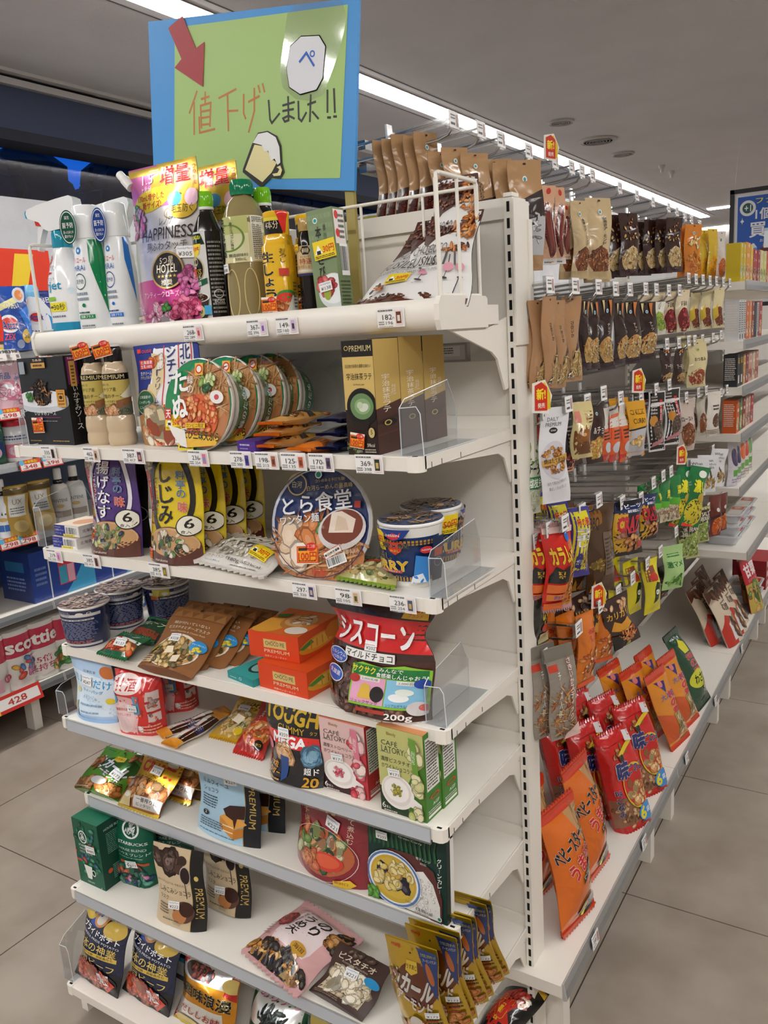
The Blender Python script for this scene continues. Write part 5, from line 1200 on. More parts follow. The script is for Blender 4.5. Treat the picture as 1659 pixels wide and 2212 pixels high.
gum = [R(0, 0, 1, 1, '1c1b1f'), R(0, .46, 1, .62, 'd82c28'), T('TOUGH', .5, .85, .2, 'c8a428', .98, .08), T('GUMMY', .55, .68, .08, 'c8a428', .5, .02), T('タフ', .93, .68, .05, 'c8a428', .1), T('MEGA', .5, .54, .12, 'f4f4f4', .62, .09, None, .06, 0, 0, .2), B(.4, .4, .14, .05, 9, .13, ['e0a868', 'e8b888', 'd89a58'], 3, .8), B(.88, .4, .12, .05, 7, .13, ['6a9ab8', '5a8aa8'], 4, .8), E(.06, .42, .08, .07, 'd88aa0'), P('1f4a8a', .34, .36, .52, .36, .5, .1, .42, .04), T('旨・大粒', .16, .22, .08, 'e09a3a', .3, .05), T('パウダー', .2, .13, .08, 'e09a3a', .34, .04), T('超ド', .86, .22, .09, 'f0f0f0', .2, .06), T('20', .86, .08, .12, 'd8a02a', .2, .06), L(.06, .03, .4, .07, 1, 'd8a060')]
bag('gummy_pouch', 'black and red gummy candy pouch with gold lettering', 'pouch', put('s5', 577, 692, 1520, .02, -4, 3), 'stand', .05, '1c1b1f', gum, 'g', None, [('p', .44, .63, .22, '¥359', 4)], seed=17)
def latte(bg, bg2, fruit, name_, pow_):
    return [R(0, 0, 1, 1, bg), P(bg2, .3, .0, 1, 0, 1, .66, .72, .5), P('3a1a1e' if bg2 == 'c8404a' else '223a1e', 0, .0, .7, 0, .5, .2, 0, .3), T('Blendy', .32, .93, .05, '9a7a3a', .2, .03), T('CAFÉ', .27, .83, .07, '4a4a40', .36), T('LATORY.', .35, .75, .07, '4a4a40', .52), L(.06, .7, .3, .72, 1, '8a8a80'), T('濃厚' + name_, .38, .63, .055, '3a3a30', .64, .01), T('ホワイトショコララテ', .46, .55, .055, '3a3a30', .78, .01), E(.4, .27, .36, .2, 'f0ece8'), E(.38, .28, .32, .175, 'e4dcd6'), E(.38, .29, .27, .14, 'f4f0ec'), P('f0ece8', .68, .27, .92, .2, .92, .12, .66, .14), B(.38, .29, .12, .07, 40, .03, pow_, 3), B(.86, .42, .14, .1, 9, .12, fruit, 5, .7), B(.84, .78, .12, .1, 8, .12, fruit, 6, .7), B(.8, .08, .16, .08, 9, .12, fruit, 7, .7), P('d87a90' if bg2 == 'c8404a' else '6a9a3a', .72, .96, .86, .94, .9, .54, .78, .56), T('CAFE LATORY', .8, .74, .05, 'f0f0e8', .26, 0, None, .06, 0, 85), T('6', .1, .09, .07, 'f4f4f0', .08, .01), T('本入', .2, .075, .035, 'f4f4f0', .1), L(.1, .02, .4, .05, 1, 'd8c8c0')]
lr = lambda c: [R(.1, .34, .9, .94, 'e4e2dc'), L(.14, .36, .86, .92, 16, '3a3a36', 6), T('AGF', .62, .16, .035, 'f0f0e8', .4, .02), R(.1, .03, .9, .06, 'e8e4dc'), L(.1, .07, .9, .12, 2, 'd0d0c8'), RNG(.55, .25, .3, .03, .3, 'c8382c')]
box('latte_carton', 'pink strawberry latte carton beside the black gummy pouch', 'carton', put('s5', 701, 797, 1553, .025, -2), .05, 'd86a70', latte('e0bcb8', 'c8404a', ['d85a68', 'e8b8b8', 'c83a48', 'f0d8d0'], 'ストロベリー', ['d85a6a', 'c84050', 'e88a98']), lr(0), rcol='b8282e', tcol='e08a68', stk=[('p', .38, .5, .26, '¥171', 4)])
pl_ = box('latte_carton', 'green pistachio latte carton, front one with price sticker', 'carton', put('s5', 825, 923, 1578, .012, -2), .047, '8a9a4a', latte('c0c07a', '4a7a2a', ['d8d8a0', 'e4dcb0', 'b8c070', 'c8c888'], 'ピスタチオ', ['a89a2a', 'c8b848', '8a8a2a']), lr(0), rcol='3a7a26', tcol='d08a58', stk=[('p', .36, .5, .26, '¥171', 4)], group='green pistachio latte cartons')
dup(pl_, (.004, .0475, 0), 'green pistachio latte carton standing behind the front one')
# ---- shelf 6
def karl(bg, dark, red, face):
    return [R(0, 0, 1, 1, bg), T('meiji', .2, .94, .04, red, .18, .05), E(.62, .62, .42, .22, dark), P('e8c83a', .4, .84, .6, .84, .62, .74, .5, .7, .38, .74), T('うすあじ', .5, .78, .045, '4a2a14', .2, .03), T('カカール', .5, .6, .19, 'e8e8e6', .86, .11, '2a2a2a', .03, 0, -12), T('アーモンド', .5, .42, .12, 'e8e8e6', .72, .09, 'c83028', .04, 0, -14), B(.8, .9, .14, .06, 5, .09, ['b8703a', 'a8602c'], 2, .5), B(.12, .62, .08, .2, 5, .09, ['b8703a', 'a8602c'], 3, .5), B(.24, .13, .24, .1, 16, .11, ['d08a48', 'c0783a', 'e0a868'], 4, .55), B(.75, .12, .24, .1, 16, .11, ['d8883a', 'c87a30', 'e8a860'], 5, .55), E(.5, .22, .16, .09, 'e8e4dc'), L(.7, .24, .96, .32, 2, '3a2a14'), L(.04, .02, .4, .06, 1, 'f0e8d0'), E(.5, .93, .02, None, '2a2a20')]
kg = bag('almond_pouch', 'green almond snack pouch leaning over the shelf edge', 'pouch', put3(.492, (156, 1698), (252, 1729), (227, 1608)), 'stand', .03, '5a9a2a', karl('5a9a2a', '2a5a1a', '1a1a1a', 0), 'f', 'green almond pouches', [('p', .74, .45, .24, '¥173', -10)], seed=18)
dup(kg, (.045, .045, .004), 'green almond snack pouch tucked behind the front green one', yaw=.1)
def cratz(c2, txt): return [R(0, 0, 1, 1, c2), P('d8a828', .0, .55, 1, .5, 1, 1, 0, 1), T('CRATZ', .5, .76, .2, 'c83228', .78, .1, None, .06, 0, -4), T(txt, .5, .53, .08, '1c1612', .76, .05, 'f0dca0', .02, 0, -4), B(.5, .34, .46, .14, 40, .1, ['c87a38', 'a85a28', 'd89a58', 'b86a34', 'e0b078'], 3), P('e8e4dc', .36, .22, 1, .26, 1, .06, .36, .04), T('一番搾りに', .68, .18, .07, '2a2018', .5, .03), T('ピッタリ!', .62, .1, .05, '2a2018', .34, .02), P('e0c890', .04, .02, .3, .02, .28, .26, .1, .26), E(.18, .2, .08, .04, 'f0ece0'), E(.8, .9, .12, .05, 'e0dcd0')]
cz = bag('nut_snack_bag', 'yellow and orange nut pretzel bag with red lettering on the bargain shelf', 'bag', put3(.492, (252, 1734), (340, 1766), (313, 1623)), 'pillow', .03, 'b8701e', cratz('9a5a24', 'うましおポテト'), 'f', 'nut pretzel bags on the end shelf', [('p', .55, .72, .26, '¥138', -2)], fincol='d8b83a', seed=19)
c6 = dup(cz, (.028, .06, .01), 'yellow and orange nut pretzel bag hidden behind the front one', yaw=.1)
cbx = box('cake_bar_box', 'flat brown and yellow snack box lying behind the pretzel bags, lower of two', 'carton', put('s6', 372, 438, 1722, .08, 12), .05, '6a4428', [R(0, .1, 1, .4, 'd8b23a'), R(0, .5, 1, .9, '3a2818'), L(.1, .55, .8, .8, 1, 'd8c8a8')], tcol='7a5230', group='flat snack boxes')
dup(cbx, (.003, .003, .0245), 'flat brown and yellow snack box lying behind the pretzel bags, upper of two')
mil = [R(0, 0, .8, 1, 'a8cbe0'), R(.8, 0, 1, 1, '1b1c22'), R(.79, 0, .8, 1, 'b89a5a'), T('PREMIUM', .9, .5, .085, 'c8a85a', .52, .01, None, .06, 0, -90), P('5a3424', .12, .98, .44, .98, .4, .86, .3, .84), P('e8e0d4', .24, .95, .42, .9, .4, .86, .28, .88), R(.08, .76, .58, .81, 'd8b878'), T('クーベルチュールチョコレート使用', .33, .785, .03, '3a2a1a', .46), T('ミルフィーユ', .33, .67, .055, '2a2a2a', .44, .01), T('ショコラ', .24, .58, .055, '2a2a2a', .26, .01), L(.08, .36, .36, .52, 5, '4a5a68'), P('e0a048', .42, .3, .66, .18, .84, .28, .62, .42), P('d08a38', .42, .3, .66, .18, .66, .06, .43, .17), P('c07a2c', .66, .18, .8, .24, .8, .12, .66, .06), R(.44, .2, .66, .215, 'f0e0c0'), R(.44, .13, .66, .145, 'f0e0c0'), P('3a1f18', .46, .4, .56, .46, .8, .5, .8, .34, .7, .33, .68, .2, .64, .3, .52, .33), E(.17, .28, .055, .035, '1b1c22'), T('2', .17, .285, .035, 'f0f0f0', .04), L(.08, .1, .5, .22, 4, '5a6a78'), L(.08, .05, .7, .07, 1, '5a6a78')]
mi = bag('cake_pouch', 'pale blue chocolate mille-feuille pouch with black gold-lettered edge', 'pouch', put('s6', 427, 562, 1640, .02, 0, 6), 'stand', .03, '1b1c22', mil, 'm', 'mille-feuille pouches', [('p', .6, .77, .2, '¥229', 6)], seed=20)
mi2 = dup(mi, (.012, .06, .0), 'pale blue chocolate mille-feuille pouch hidden behind the front one', lean=D2(-3))
kim = [R(0, 0, 1, 1, '8a2530'), R(.08, .5, .2, .96, '7a1c28'), T('キムチ鍋', .14, .74, .4, 'd8a878', .1, .02, None, .06, 1), T('鍋', .46, .84, .16, 'c8a03a', .22, .06, '6a3a1a', .02), T('入れて煮込む', .78, .72, .42, 'e8d0b8', .08, .01, None, .06, 1), E(.44, .32, .42, .26, 'b8603a'), B(.4, .36, .38, .2, 60, .08, ['c8cc98', 'a8b86a', '6a8a3a', 'e8dcc8', 'd89a6a', '2a5a3a', 'd8743a', 'e0d0a8'], 5), E(.56, .24, .2, .1, 'c83a2a'), E(.56, .25, .16, .07, 'd85a38'), B(.3, .2, .18, .07, 16, .08, ['d8884a', 'c8603a'], 4), RNG(.44, .3, .47, .3, .015, 'e8d8d0'), P('e0b82a', .66, .06, .84, .1, .9, .05, .82, .0, .66, .0), T('開封口', .75, .05, .03, '8a2530', .14)]
bag('hotpot_pouch', 'dark red kimchi hot-pot soup pouch with vegetables picture', 'pouch', put('s6', 637, 795, 1715, .03, -6, 6), 'stand', .06, '8a2530', kim, 'g', None, [('p', .56, .68, .18, '¥221', -12)], seed=21)
cry = [R(0, 0, 1, 1, '13332e')] + [P('2a5a34', .02 + .06 * k, .66 + .02 * (k % 3), .05 + .06 * k, .72, .03 + .06 * k, .86, .06 + .06 * k, 1, .04 + .06 * k, 1, .01 + .06 * k, .84) for k in range(15)] + [P('5a2f2c', .02, .5, .3, .7, .6, .72, .85, .6, .95, .3, .94, 0, .8, 0), P('e8e6e2', .55, .5, .72, .56, .84, .44, .92, .2, .92, .02, .5, .02, .3, .06), B(.72, .25, .2, .22, 60, .02, ['f4f2ee', 'dcdad4', 'f0eee8'], 6), E(.34, .34, .36, .34, 'e8ecf0'), RNG(.34, .34, .35, .33, .08, '5a7ab0'), E(.34, .34, .3, .285, 'c8a83a'), E(.34, .35, .27, .24, 'd0b048'), B(.36, .36, .22, .2, 16, .09, ['2a2438', 'd8bc78', 'e0c888', '342a44', 'd0a850', 'e8d8a0'], 8, .7), B(.34, .35, .24, .22, 20, .05, ['d8c068', 'e8d490'], 9), B(.06, .1, .08, .06, 16, .05, ['4a8a2a', '5a9a3a'], 3), T('Green Curry', .58, .9, .03, 'd8e8d8', .3), T('電子レンジ', .74, .72, .03, 'e0e8e0', .18), T('対応', .74, .67, .025, 'e0e8e0', .08), T('グリーンカレー', .94, .6, .42, 'f0f0e8', .05, .03, None, .06, 1), T('138kcal', .74, .1, .04, '4a4640', .2), T('160g', .56, .14, .035, '6a6660', .1), L(.62, .04, .8, .07, 2, '8a867c'), E(.93, .08, .03, .03, 'e8f0ec'), E(.93, .08, .02, .02, '2a8a7a')]
gc = box('curry_carton', 'dark green curry carton showing a bowl of yellow curry and rice', 'carton', put('s6', 800, 967, 1790, .012, -3, 3), .022, '13332e', cry, [R(.5, 0, 1, 1, 'e4e2de')], rcol='1a2a28', stk=[('p', .2, .83, .15, '¥203', 3)])
# ---- shelf 7
sbx = [R(0, 0, 1, 1, '0f5a42'), B(.5, .55, .48, .42, 46, .09, ['1f7a58', '0c4634', '2a5a78', 'b84a2e', '3a8a68', '16684c'], 3), E(.38, .75, .16, .1, 'e8ece8'), E(.38, .75, .13, .082, '0f4a38'), B(.38, .75, .1, .06, 22, .05, ['e8ece8', 'c8d4cc'], 4, .3), P('0f5a42', .2, .66, .8, .66, .8, .5, .2, .5), T('STARBUCKS', .45, .62, .03, 'e8ece8', .5, .02), T('HOUSE BLEND', .46, .57, .03, 'd8e0d8', .46), T('ハウス ブレンド', .46, .52, .035, 'f0f4f0', .5, .01), P('e8e8e4', .3, .32, .62, .32, .56, .12, .4, .12), RNG(.66, .23, .08, .05, .3, 'e8e8e4'), R(.05, .36, .25, .39, 'c8542e'), T('ORIGAMI', .5, .07, .025, 'd8e0d8', .26), T('4', .9, .04, .025, 'f0f4f0', .04)]
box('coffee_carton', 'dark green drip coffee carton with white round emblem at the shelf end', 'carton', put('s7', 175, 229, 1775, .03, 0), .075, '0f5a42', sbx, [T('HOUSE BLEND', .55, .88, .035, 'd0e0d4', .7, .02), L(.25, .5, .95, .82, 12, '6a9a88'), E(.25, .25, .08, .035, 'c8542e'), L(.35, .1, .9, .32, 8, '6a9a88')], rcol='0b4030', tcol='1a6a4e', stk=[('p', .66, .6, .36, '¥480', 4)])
sbg = [R(0, 0, 1, 1, '0f5c44'), E(.55, .85, .25, .12, 'e8ece8'), E(.55, .85, .2, .095, '0f4a38'), B(.55, .85, .16, .08, 30, .05, ['e8ece8', 'c8d4cc'], 4, .3), T('STARBUCKS', .6, .67, .04, 'e8ece8', .7, .03), T('HOUSE BLEND', .6, .58, .035, 'd8e0d8', .66), T('ハウス ブレンド', .6, .51, .045, 'f0f4f0', .76, .01), L(.2, .44, .9, .46, 1, '9ac0b0'), R(.25, .34, .95, .38, 'b8522e'), B(.5, .17, .48, .17, 60, .1, ['1f6a54', '0c3c30', '2a4a78', '3a8a68', 'b85a38', '5aa08a', 'c87aa0'], 6)]
sbb = bag('coffee_bag', 'dark green ground coffee bag with white round emblem, front one', 'bag', put('s7', 262, 338, 1765, .085, 6, 0), 'block', .05, '0f5c44', sbg, 'm', 'green coffee bags', [('p', .55, .34, .3, '¥877', 6)], seed=22)
dup(sbb, (.03, .07, -.004), 'dark green ground coffee bag standing behind the front one', yaw=.2)
shc = [R(0, 0, .77, 1, 'cdb897'), R(.77, 0, 1, 1, '1a1918'), R(.76, 0, .77, 1, 'b89a5a'), T('PREMIUM', .9, .36, .1, 'c8a85a', .5, .01, None, .06, 0, -90), E(.88, .66, .04, .03, 'c8b060'), B(.26, .83, .22, .13, 9, .15, ['3a2620', '4a332a', '5a4036', '2e1e1a'], 3, .9), E(.62, .85, .09, .06, '3a2620'), E(.58, .74, .1, .06, '4a332a'), E(.68, .68, .09, .1, '2a1a16'), RNG(.68, .68, .1, .11, .12, 'b8b0a8'), R(.655, .4, .67, .62, '3a1f18'), T('ホワイトチョコパウダーをまぶした', .34, .55, .03, '4a3a2a', .6), T('しみこみショコラ', .42, .46, .065, '2a2018', .66, .02), T('ラスク', .2, .37, .05, '2a2018', .2, .01), E(.62, .23, .2, .13, '5a3a30'), E(.54, .17, .14, .09, 'b87a48'), E(.66, .27, .14, .09, '3a2018'), L(.1, .16, .34, .3, 4, '6a5a48'), L(.2, .08, .55, .11, 1, '6a5a48'), R(.42, .045, .58, .075, 'b8a488')]
sc_ = bag('choco_pouch', 'beige and black chocolate rusk pouch, front one with price label', 'pouch', put('s7', 338, 445, 1832, .02, 8, 6), 'stand', .03, '1a1918', shc, 'm', 'chocolate rusk pouches', [('p', .42, .3, .22, '¥222', 4)], seed=23)
dup(sc_, (.055, .075, .002), 'beige and black chocolate rusk pouch half in shade behind the front one', yaw=-.1)
pnk = [R(0, 0, 1, 1, 'd8a8a8'), P('e8d8d8', .22, .3, .78, .3, .82, .4, .82, .88, .72, .94, .28, .94, .2, .86, .2, .4), T('のり', .62, .73, .3, '231f1f', .17, .07, None, .06, 1), T('うめ天', .4, .64, .4, '231f1f', .15, .06, None, .06, 1), T('Plum Flavor', .52, .9, .04, '8a6a4a', .36), T('紀州産南高梅使用', .27, .68, .34, '8a3a3a', .045, .01, None, .06, 1), B(.1, .64, .1, .07, 9, .1, ['c84a48', 'b8383c', 'd86a60'], 3, .8), E(.66, .36, .12, .08, 'c8983a'), T('海国', .66, .37, .06, '3a2a14', .16), B(.5, .12, .48, .12, 90, .07, ['c8883a', '2a2420', 'a86a2a', '3a3028', 'd8a050', '241e1a', 'e0b878'], 5), B(.92, .76, .1, .14, 40, .08, ['c08a4a', '2a2420', 'a8703a', '3a2c20'], 7), L(.03, .3, .18, .5, 5, 'b07a7a')]
bag('rice_cracker_bag', 'large pale pink plum seaweed tempura bag hanging over the shelf edge', 'bag', put3(.318, (520, 2040), (640, 2142), (655, 1938)), 'pillow', .045, 'd8a8a8', pnk, 'g', None, fincol='d0a0a0', seed=24)
pst = [R(0, 0, 1, 1, '43302b'), R(.12, .1, .88, .62, 'c8b898'), B(.5, .36, .36, .24, 60, .1, ['d8ccb0', 'c8b898', 'e4dac4', 'b8a684', 'ece4d0'], 3, .6), T('ピスタチオ', .5, .78, .12, 'd8c8b0', .7, .04), T('Roasted Pistachio', .5, .69, .04, 'b8a890', .5), E(.86, .58, .13, .08, '2a8ac0'), L(.1, .02, .6, .08, 2, '8a786a'), B(.5, .92, .4, .05, 8, .08, ['6a5448', '5a463c'], 4)]
bag('nut_pouch', 'dark brown pistachio pouch with clear window lying by the yellow pouches', 'pouch', put3(.305, (668, 2137), (782, 2205), (735, 2030)), 'stand', .036, '43302b', pst, 'm', None, [('p', .5, .55, .24, '¥221', 4)], seed=25)
kly = karl('c8a420', '6a3414', 'd83028', 1) + [P('1f3f8a', .62, 1, 1, .98, 1, .48), E(.87, .76, .05, .12, 'c8702e', 14), T('うすあじがかかった', .84, .945, .03, 'e8e83a', .28, .02), T('アーモンドだよ!', .86, .9, .03, 'f0f0f0', .24, .02), L(.62, .2, .9, .3, 3, 'a83a28'), T('31g', .9, .04, .03, 'e8dcc0', .08)]
ky = put3(.297, (866, 2222), (972, 2262), (823, 2024))
kp = bag('almond_pouch', 'yellow almond snack pouch standing foremost with meiji lettering', 'pouch', ky, 'stand', .036, 'c8a420', kly, 'f', 'yellow almond pouches', [('p', .82, .34, .24, '¥173', -8)], seed=26)
for i, (dx, dy) in enumerate(((.012, .05), (.01, .068), (.012, .108), (.014, .125), (.016, .165), (.018, .182))):
    kk = dup(kp, (dx, dy, .0), 'yellow almond snack pouch, %s from the front of its row' % ORD[i + 1], lean=D2((-3, -4, -5, -7, -8, -9)[i]))
    if i % 2:
        for ch in list(kk.children):
            if ch.name.startswith('price'): bpy.data.objects.remove(ch)
# ---- shelf 8
chp = [R(0, 0, 1, 1, '141b3a'), P('101018', 0, .0, 1, 0, 1, .3, 0, .42), P('1f4aa8', .18, 1, .5, 1, .46, .8, .24, .8), E(.14, .93, .16, .1, 'c8a83a'), E(.78, .86, .2, .13, 'd0b050'), E(.44, .9, .14, .09, 'c88a4a'), E(.44, .9, .09, .06, 'e0d8c8'), T('プライドポテト', .5, .74, .085, 'f0f0f0', .86, .05, '1a1a2a', .02, 0, -4), T('KOIKEYA PRIDE POTATO', .5, .66, .028, 'd8d8d8', .86, .01, None, .06, 0, -4), T('日本の神業', .48, .57, .11, 'c8b060', .84, .03, None, .06, 0, -3), R(.1, .455, .92, .505, 'c8a848'), T('守り継ぐ信頼・高級農作り', .51, .48, .03, '2a2214', .7), T('神戸ビーフ', .48, .38, .1, 'd8c070', .84, .02, None, .06, 0, -3), E(.5, .16, .46, .16, '241c1c'), B(.36, .18, .28, .12, 50, .1, ['c8482a', 'd86a3a', 'b83a22', 'e08a58', 'a83020'], 3), P('d84a3a', .56, .14, .68, .32, .94, .16, .8, .02), P('e07a68', .6, .14, .7, .28, .76, .24, .66, .1), B(.74, .16, .16, .09, 20, .06, ['e06a58', 'c83a30', 'e89888'], 6, .3)]
c8 = bag('chip_bag', 'dark blue beef potato chip bag at the shelf end, nearest the clear divider', 'bag', put3(.09, (155, 2103), (247, 2163), (186, 1950)), 'pillow', .05, '141722', chp, 'g', 'dark blue chip bags', [('p', .72, .2, .24, '¥139', 6)], seed=27)
c82 = dup(c8, onz(307, 2172, .09) - onz(201, 2133, .09), 'dark blue beef potato chip bag second from the shelf end', lean=D2(2))
for d, l in (((.06, .085, .0), 'first'), ((.16, .09, .0), 'second')):
    b8 = bag('chip_bag', 'black back of a chip bag standing behind the %s dark blue one' % l, 'bag', (Matrix.Translation(d) @ c8.matrix_world, .11, .17), 'pillow', .05, '17171a', [R(.2, .1, .7, .85, '22222a'), L(.25, .45, .65, .8, 12, '8a8a86'), R(.25, .12, .65, .3, 'd8d8d4'), R(.25, .3, .65, .36, '3a98c8')], 'g', 'dark blue chip bags', seed=28)
kan = lambda c1, w2: [R(0, 0, 1, 1, 'd8901c'), R(0, 0, 1, .3, c1), P('e4e4e4', .0, .72, 1, .72, .96, .96, .5, 1, .04, .96), P('e8e4dc', .02, .06, .9, .06, .86, .42, .04, .42), P(c1, .84, .66, 1, .6, 1, 1, .9, 1), P(c1, .0, .8, .12, .9, .08, 1, 0, 1), E(.36, .84, .26, .1, '4a3f3a'), E(.46, .84, .18, .08, '8a4a44'), B(.44, .84, .2, .06, 30, .05, ['b86a58', '3a3438', '9a4a40', '2a2a34'], 3), E(.94, .8, .14, .1, 'd8c070'), T('関西味浪漫', .48, .57, .16, '161210', .96, .07, 'e8d8a0', .02, 0, -4), T('だししお味', .5, .3, .1, 'b8342a', .7, .03, None, .06, 0, -2), E(.34, .09, .28, .1, 'd8c060'), E(.8, .06, .2, .08, 'd0b858')]
kn = bag('chip_bag', 'orange, white and red dashi chip bag beside the dark blue bags', 'bag', put3(.09, (368, 2202), (490, 2268), (398, 2052)), 'pillow', .06, 'd8901c', kan('c03028', ''), 'f', None, seed=29, fincol='c8a838')
nrc = [R(0, 0, 1, 1, '1f5a3c'), R(0, .0, 1, .42, 'd8941c'), P('e6e6e4', .02, .5, .98, .5, .9, .92, .1, .92), B(.5, .66, .22, .12, 40, .08, ['1c2420', '2a3a34', '141a18'], 3, .3), T('のりアリ', .5, .9, .08, 'd05a88', .7, .05), T('関西味浪漫', .45, .36, .16, '161210', .96, .07, 'e8d8a0', .02, 0, -4), E(.75, .16, .24, .12, 'd8c070')]
bag('chip_bag', 'orange and green seaweed chip bag under the pink cracker bag', 'bag', put3(.09, (515, 2274), (640, 2340), (548, 2116)), 'pillow', .06, '1f5a3c', nrc, 'f', None, seed=30, fincol='2a6a48')
bag('chip_bag', 'dark green chip bag with a round crisp half hidden under the pistachio pouch', 'bag', put3(.09, (645, 2335), (770, 2395), (655, 2160)), 'pillow', .05, '1a4a34', [E(.3, .8, .22, .14, 'c8b458'), T('塩味', .7, .8, .14, 'd05a88', .4, .05), R(0, 0, 1, .5, '1f5a3c')], 'f', None, seed=31, fincol='d8d8a0')
blk = [R(0, 0, 1, 1, '15130f'), P('c8281e', .08, .3, .2, .62, .12, .68, .5, .82, .55, .62, .72, .6, .62, .44, .8, .3, .5, .3, .4, .12), P('e0b02a', .34, .3, .42, .52, .5, .52, .44, .3), T('幻', .36, .5, .3, 'c8281e', .44, .1, 'e0b02a', .04), B(.66, .72, .2, .1, 12, .12, ['c8382e', 'e0d0b0', 'a82a24'], 4), P('d8a82a', .7, .92, 1, .86, 1, .94, .72, .98), R(0, .95, 1, 1, '100e0c')]
kbk = bag('spicy_snack_bag', 'black and red spicy snack bag leaning against the right end post', 'bag', put3(.1, (1015, 2236), (1092, 2288), (1108, 2092)), 'pillow', .045, '15130f', blk, 'g', None, seed=32, fincol='100e0c')
# ================================================================ RIGHT AISLE
XB, XF, ZB = -.875, -.487, .216
t = thing('gondola_run', 'long white gondola back with uprights carrying the snack hooks', 'shelving unit', frame((0, 0, 0)))
q = MB()
q.box((XB - .012, 1.345, ZB), (XB - .004, 4.9, 1.36), noisy(M('8f8a84', 's'), '8a857f', '96918b', 2))
q.build('back_panel', t)
for y in (1.352, 2.145, 3.035, 3.925, 4.81):
    q = MB()
    q.box((XB - .03, y - .014, 0), (XB + .004, y + .014, 1.6 if y < 2 else 1.79 if y < 3.1 else 1.62), PW)
    z = .3
    while z < 1.6:
        for s in (-.007, .003): q.box((XB + .0035, y + s, z), (XB + .0046, y + s + .004, z + .015), BLK)
        z += .0254
    q.build('post', t)
for z in (1.775, 1.735, 1.5, 1.47, 1.285, 1.08):
    q = MB()
    q.box((XB - .01, 1.36, z - .012), (XB + .006, 3.03, z + .004), M('8f8f90', 'k'))
    q.build('hook_bar', t)
def gshelf(y0, y1, z, label, x0=XB, x1=XF, legs=False, group='aisle shelves', sgn=1, rail='b0aeaa'):
    t = thing('shelf', label, 'shelf', frame(((x0 + x1) / 2, (y0 + y1) / 2, z)), group)
    hx, hy = abs(x1 - x0) / 2, (y1 - y0) / 2 - .001
    q = MB()
    q.box((-hx, -hy + .0016, -.006), (hx, hy - .0016, 0), PW)
    q.box((-hx, -hy, -.026), (hx, -hy + .0015, 0), PW)
    q.box((-hx, hy - .0015, -.026), (hx, hy, 0), PW)
    q.build('deck', t)
    q = MB()
    f = hx * sgn
    q.prism([(f, -.028), (f + .003 * sgn, -.03), (f + .009 * sgn, -.028), (f + .002 * sgn, .005), (f, .005)], 1, -hy, hy, M(rail, 's'))
    q.prism([(f + .009 * sgn, -.027), (f + .0096 * sgn, -.026), (f + .0028 * sgn, .004), (f + .002 * sgn, .004)], 1, -hy + .004, hy - .004, M('e8ecf0', 'l'))
    q.build('price_rail', t)
    if legs:
        for y in (-hy + .1, hy - .12):
            q = MB()
            fx = f - .03 * sgn
            q.box((min(fx, fx - .05 * sgn), y - .018, -z), (max(fx, fx - .05 * sgn), y + .018, -.006), PW)
            q.build('leg', t)
        q = MB()
        q.box((-hx, -hy, -z), (-hx + .02, hy, -.006) if sgn > 0 else (-hx + .02, hy, -.006), M('4a4642', 'w'))
        q.build('kick_plate', t)
    else:
        for y in (-hy + .006, hy - .008):
            q = MB()
            q.prism([(-hx * sgn, -.006), (f * .9, -.006), (f * .5, -.03), (-hx * sgn + .04 * sgn, -.05), (-hx * sgn + .01 * sgn, -.09), (-hx * sgn, -.09)], 1, y, y + .002, PW)
            q.build('bracket', t)
    return t
for i, (a, b) in enumerate(((1.262, 2.145), (2.145, 3.035), (3.035, 3.925), (3.925, 4.81))):
    gshelf(a, b, ZB, '%s low base shelf along the right aisle counting from the bargain end' % ORD[i], legs=True, x0=XB + .012)
FZ = (1.53, 1.335, 1.18, 1.02, .83, .60)
for i, z in enumerate(FZ):
    for k, (a, b) in enumerate(((3.037, 3.925), (3.925, 4.81))):
        gshelf(a, b, z, '%s far shelf from the top, %s bay beyond the snack hooks' % (ORD[i], ('nearer', 'farther')[k]), x1=XF + (.03 if i == 5 else 0))
# ---- hooks: rod with turned-up tip, clear label arm, price tag
CH, ARM = M('c8c8c8', 'k'), M('f6f7f7', 'c')
TAGC = M('f2f1ef', 'p')
def hook_proto(ln):
    t = thing('display_hook', 'x', 'hook', frame((0, 0, 0)), 'display hooks')
    q = MB()
    q.tube([(-ln, 0, -.022), (-.03, 0, -.022), (-.012, 0, -.018), (.0, 0, -.004)], .0024, CH, 7)
    q.build('rod', t, True)
    q = MB()
    q.tube([(-ln, 0, .004), (0, 0, .006)], .0022, CH, 6)
    q.box((-ln * .55, -.004, -.001), (-.004, .004, .011), ARM)
    q.box((-ln, -.012, -.03), (-ln + .006, .012, .012), CH)
    q.box((-ln * .6, -.009, -.012), (-ln * .6 + .004, .009, .024), M('e4e4e4', 'o'))
    q.build('label_arm', t)
    q = MB()
    q.box((.001, -.017, -.011), (.0022, .017, .016), TAGC)
    q.box((-.004, -.018, -.012), (.0008, .018, .017), M('eeeeee', 'l'))
    art(q, lambda u, v, o: (.0022 + o, -.017 + .034 * u, -.011 + .027 * v), [L(.12, .5, .6, .85, 2, '6a6a70'), L(.1, .12, .55, .4, 1, '3a3a3e'), R(.68, .15, .9, .85, 'b89a98')], .034, .027, 'p', None, .0003)
    q.build('price_tag', t)
    return t
_hp = {}
_hn = {}
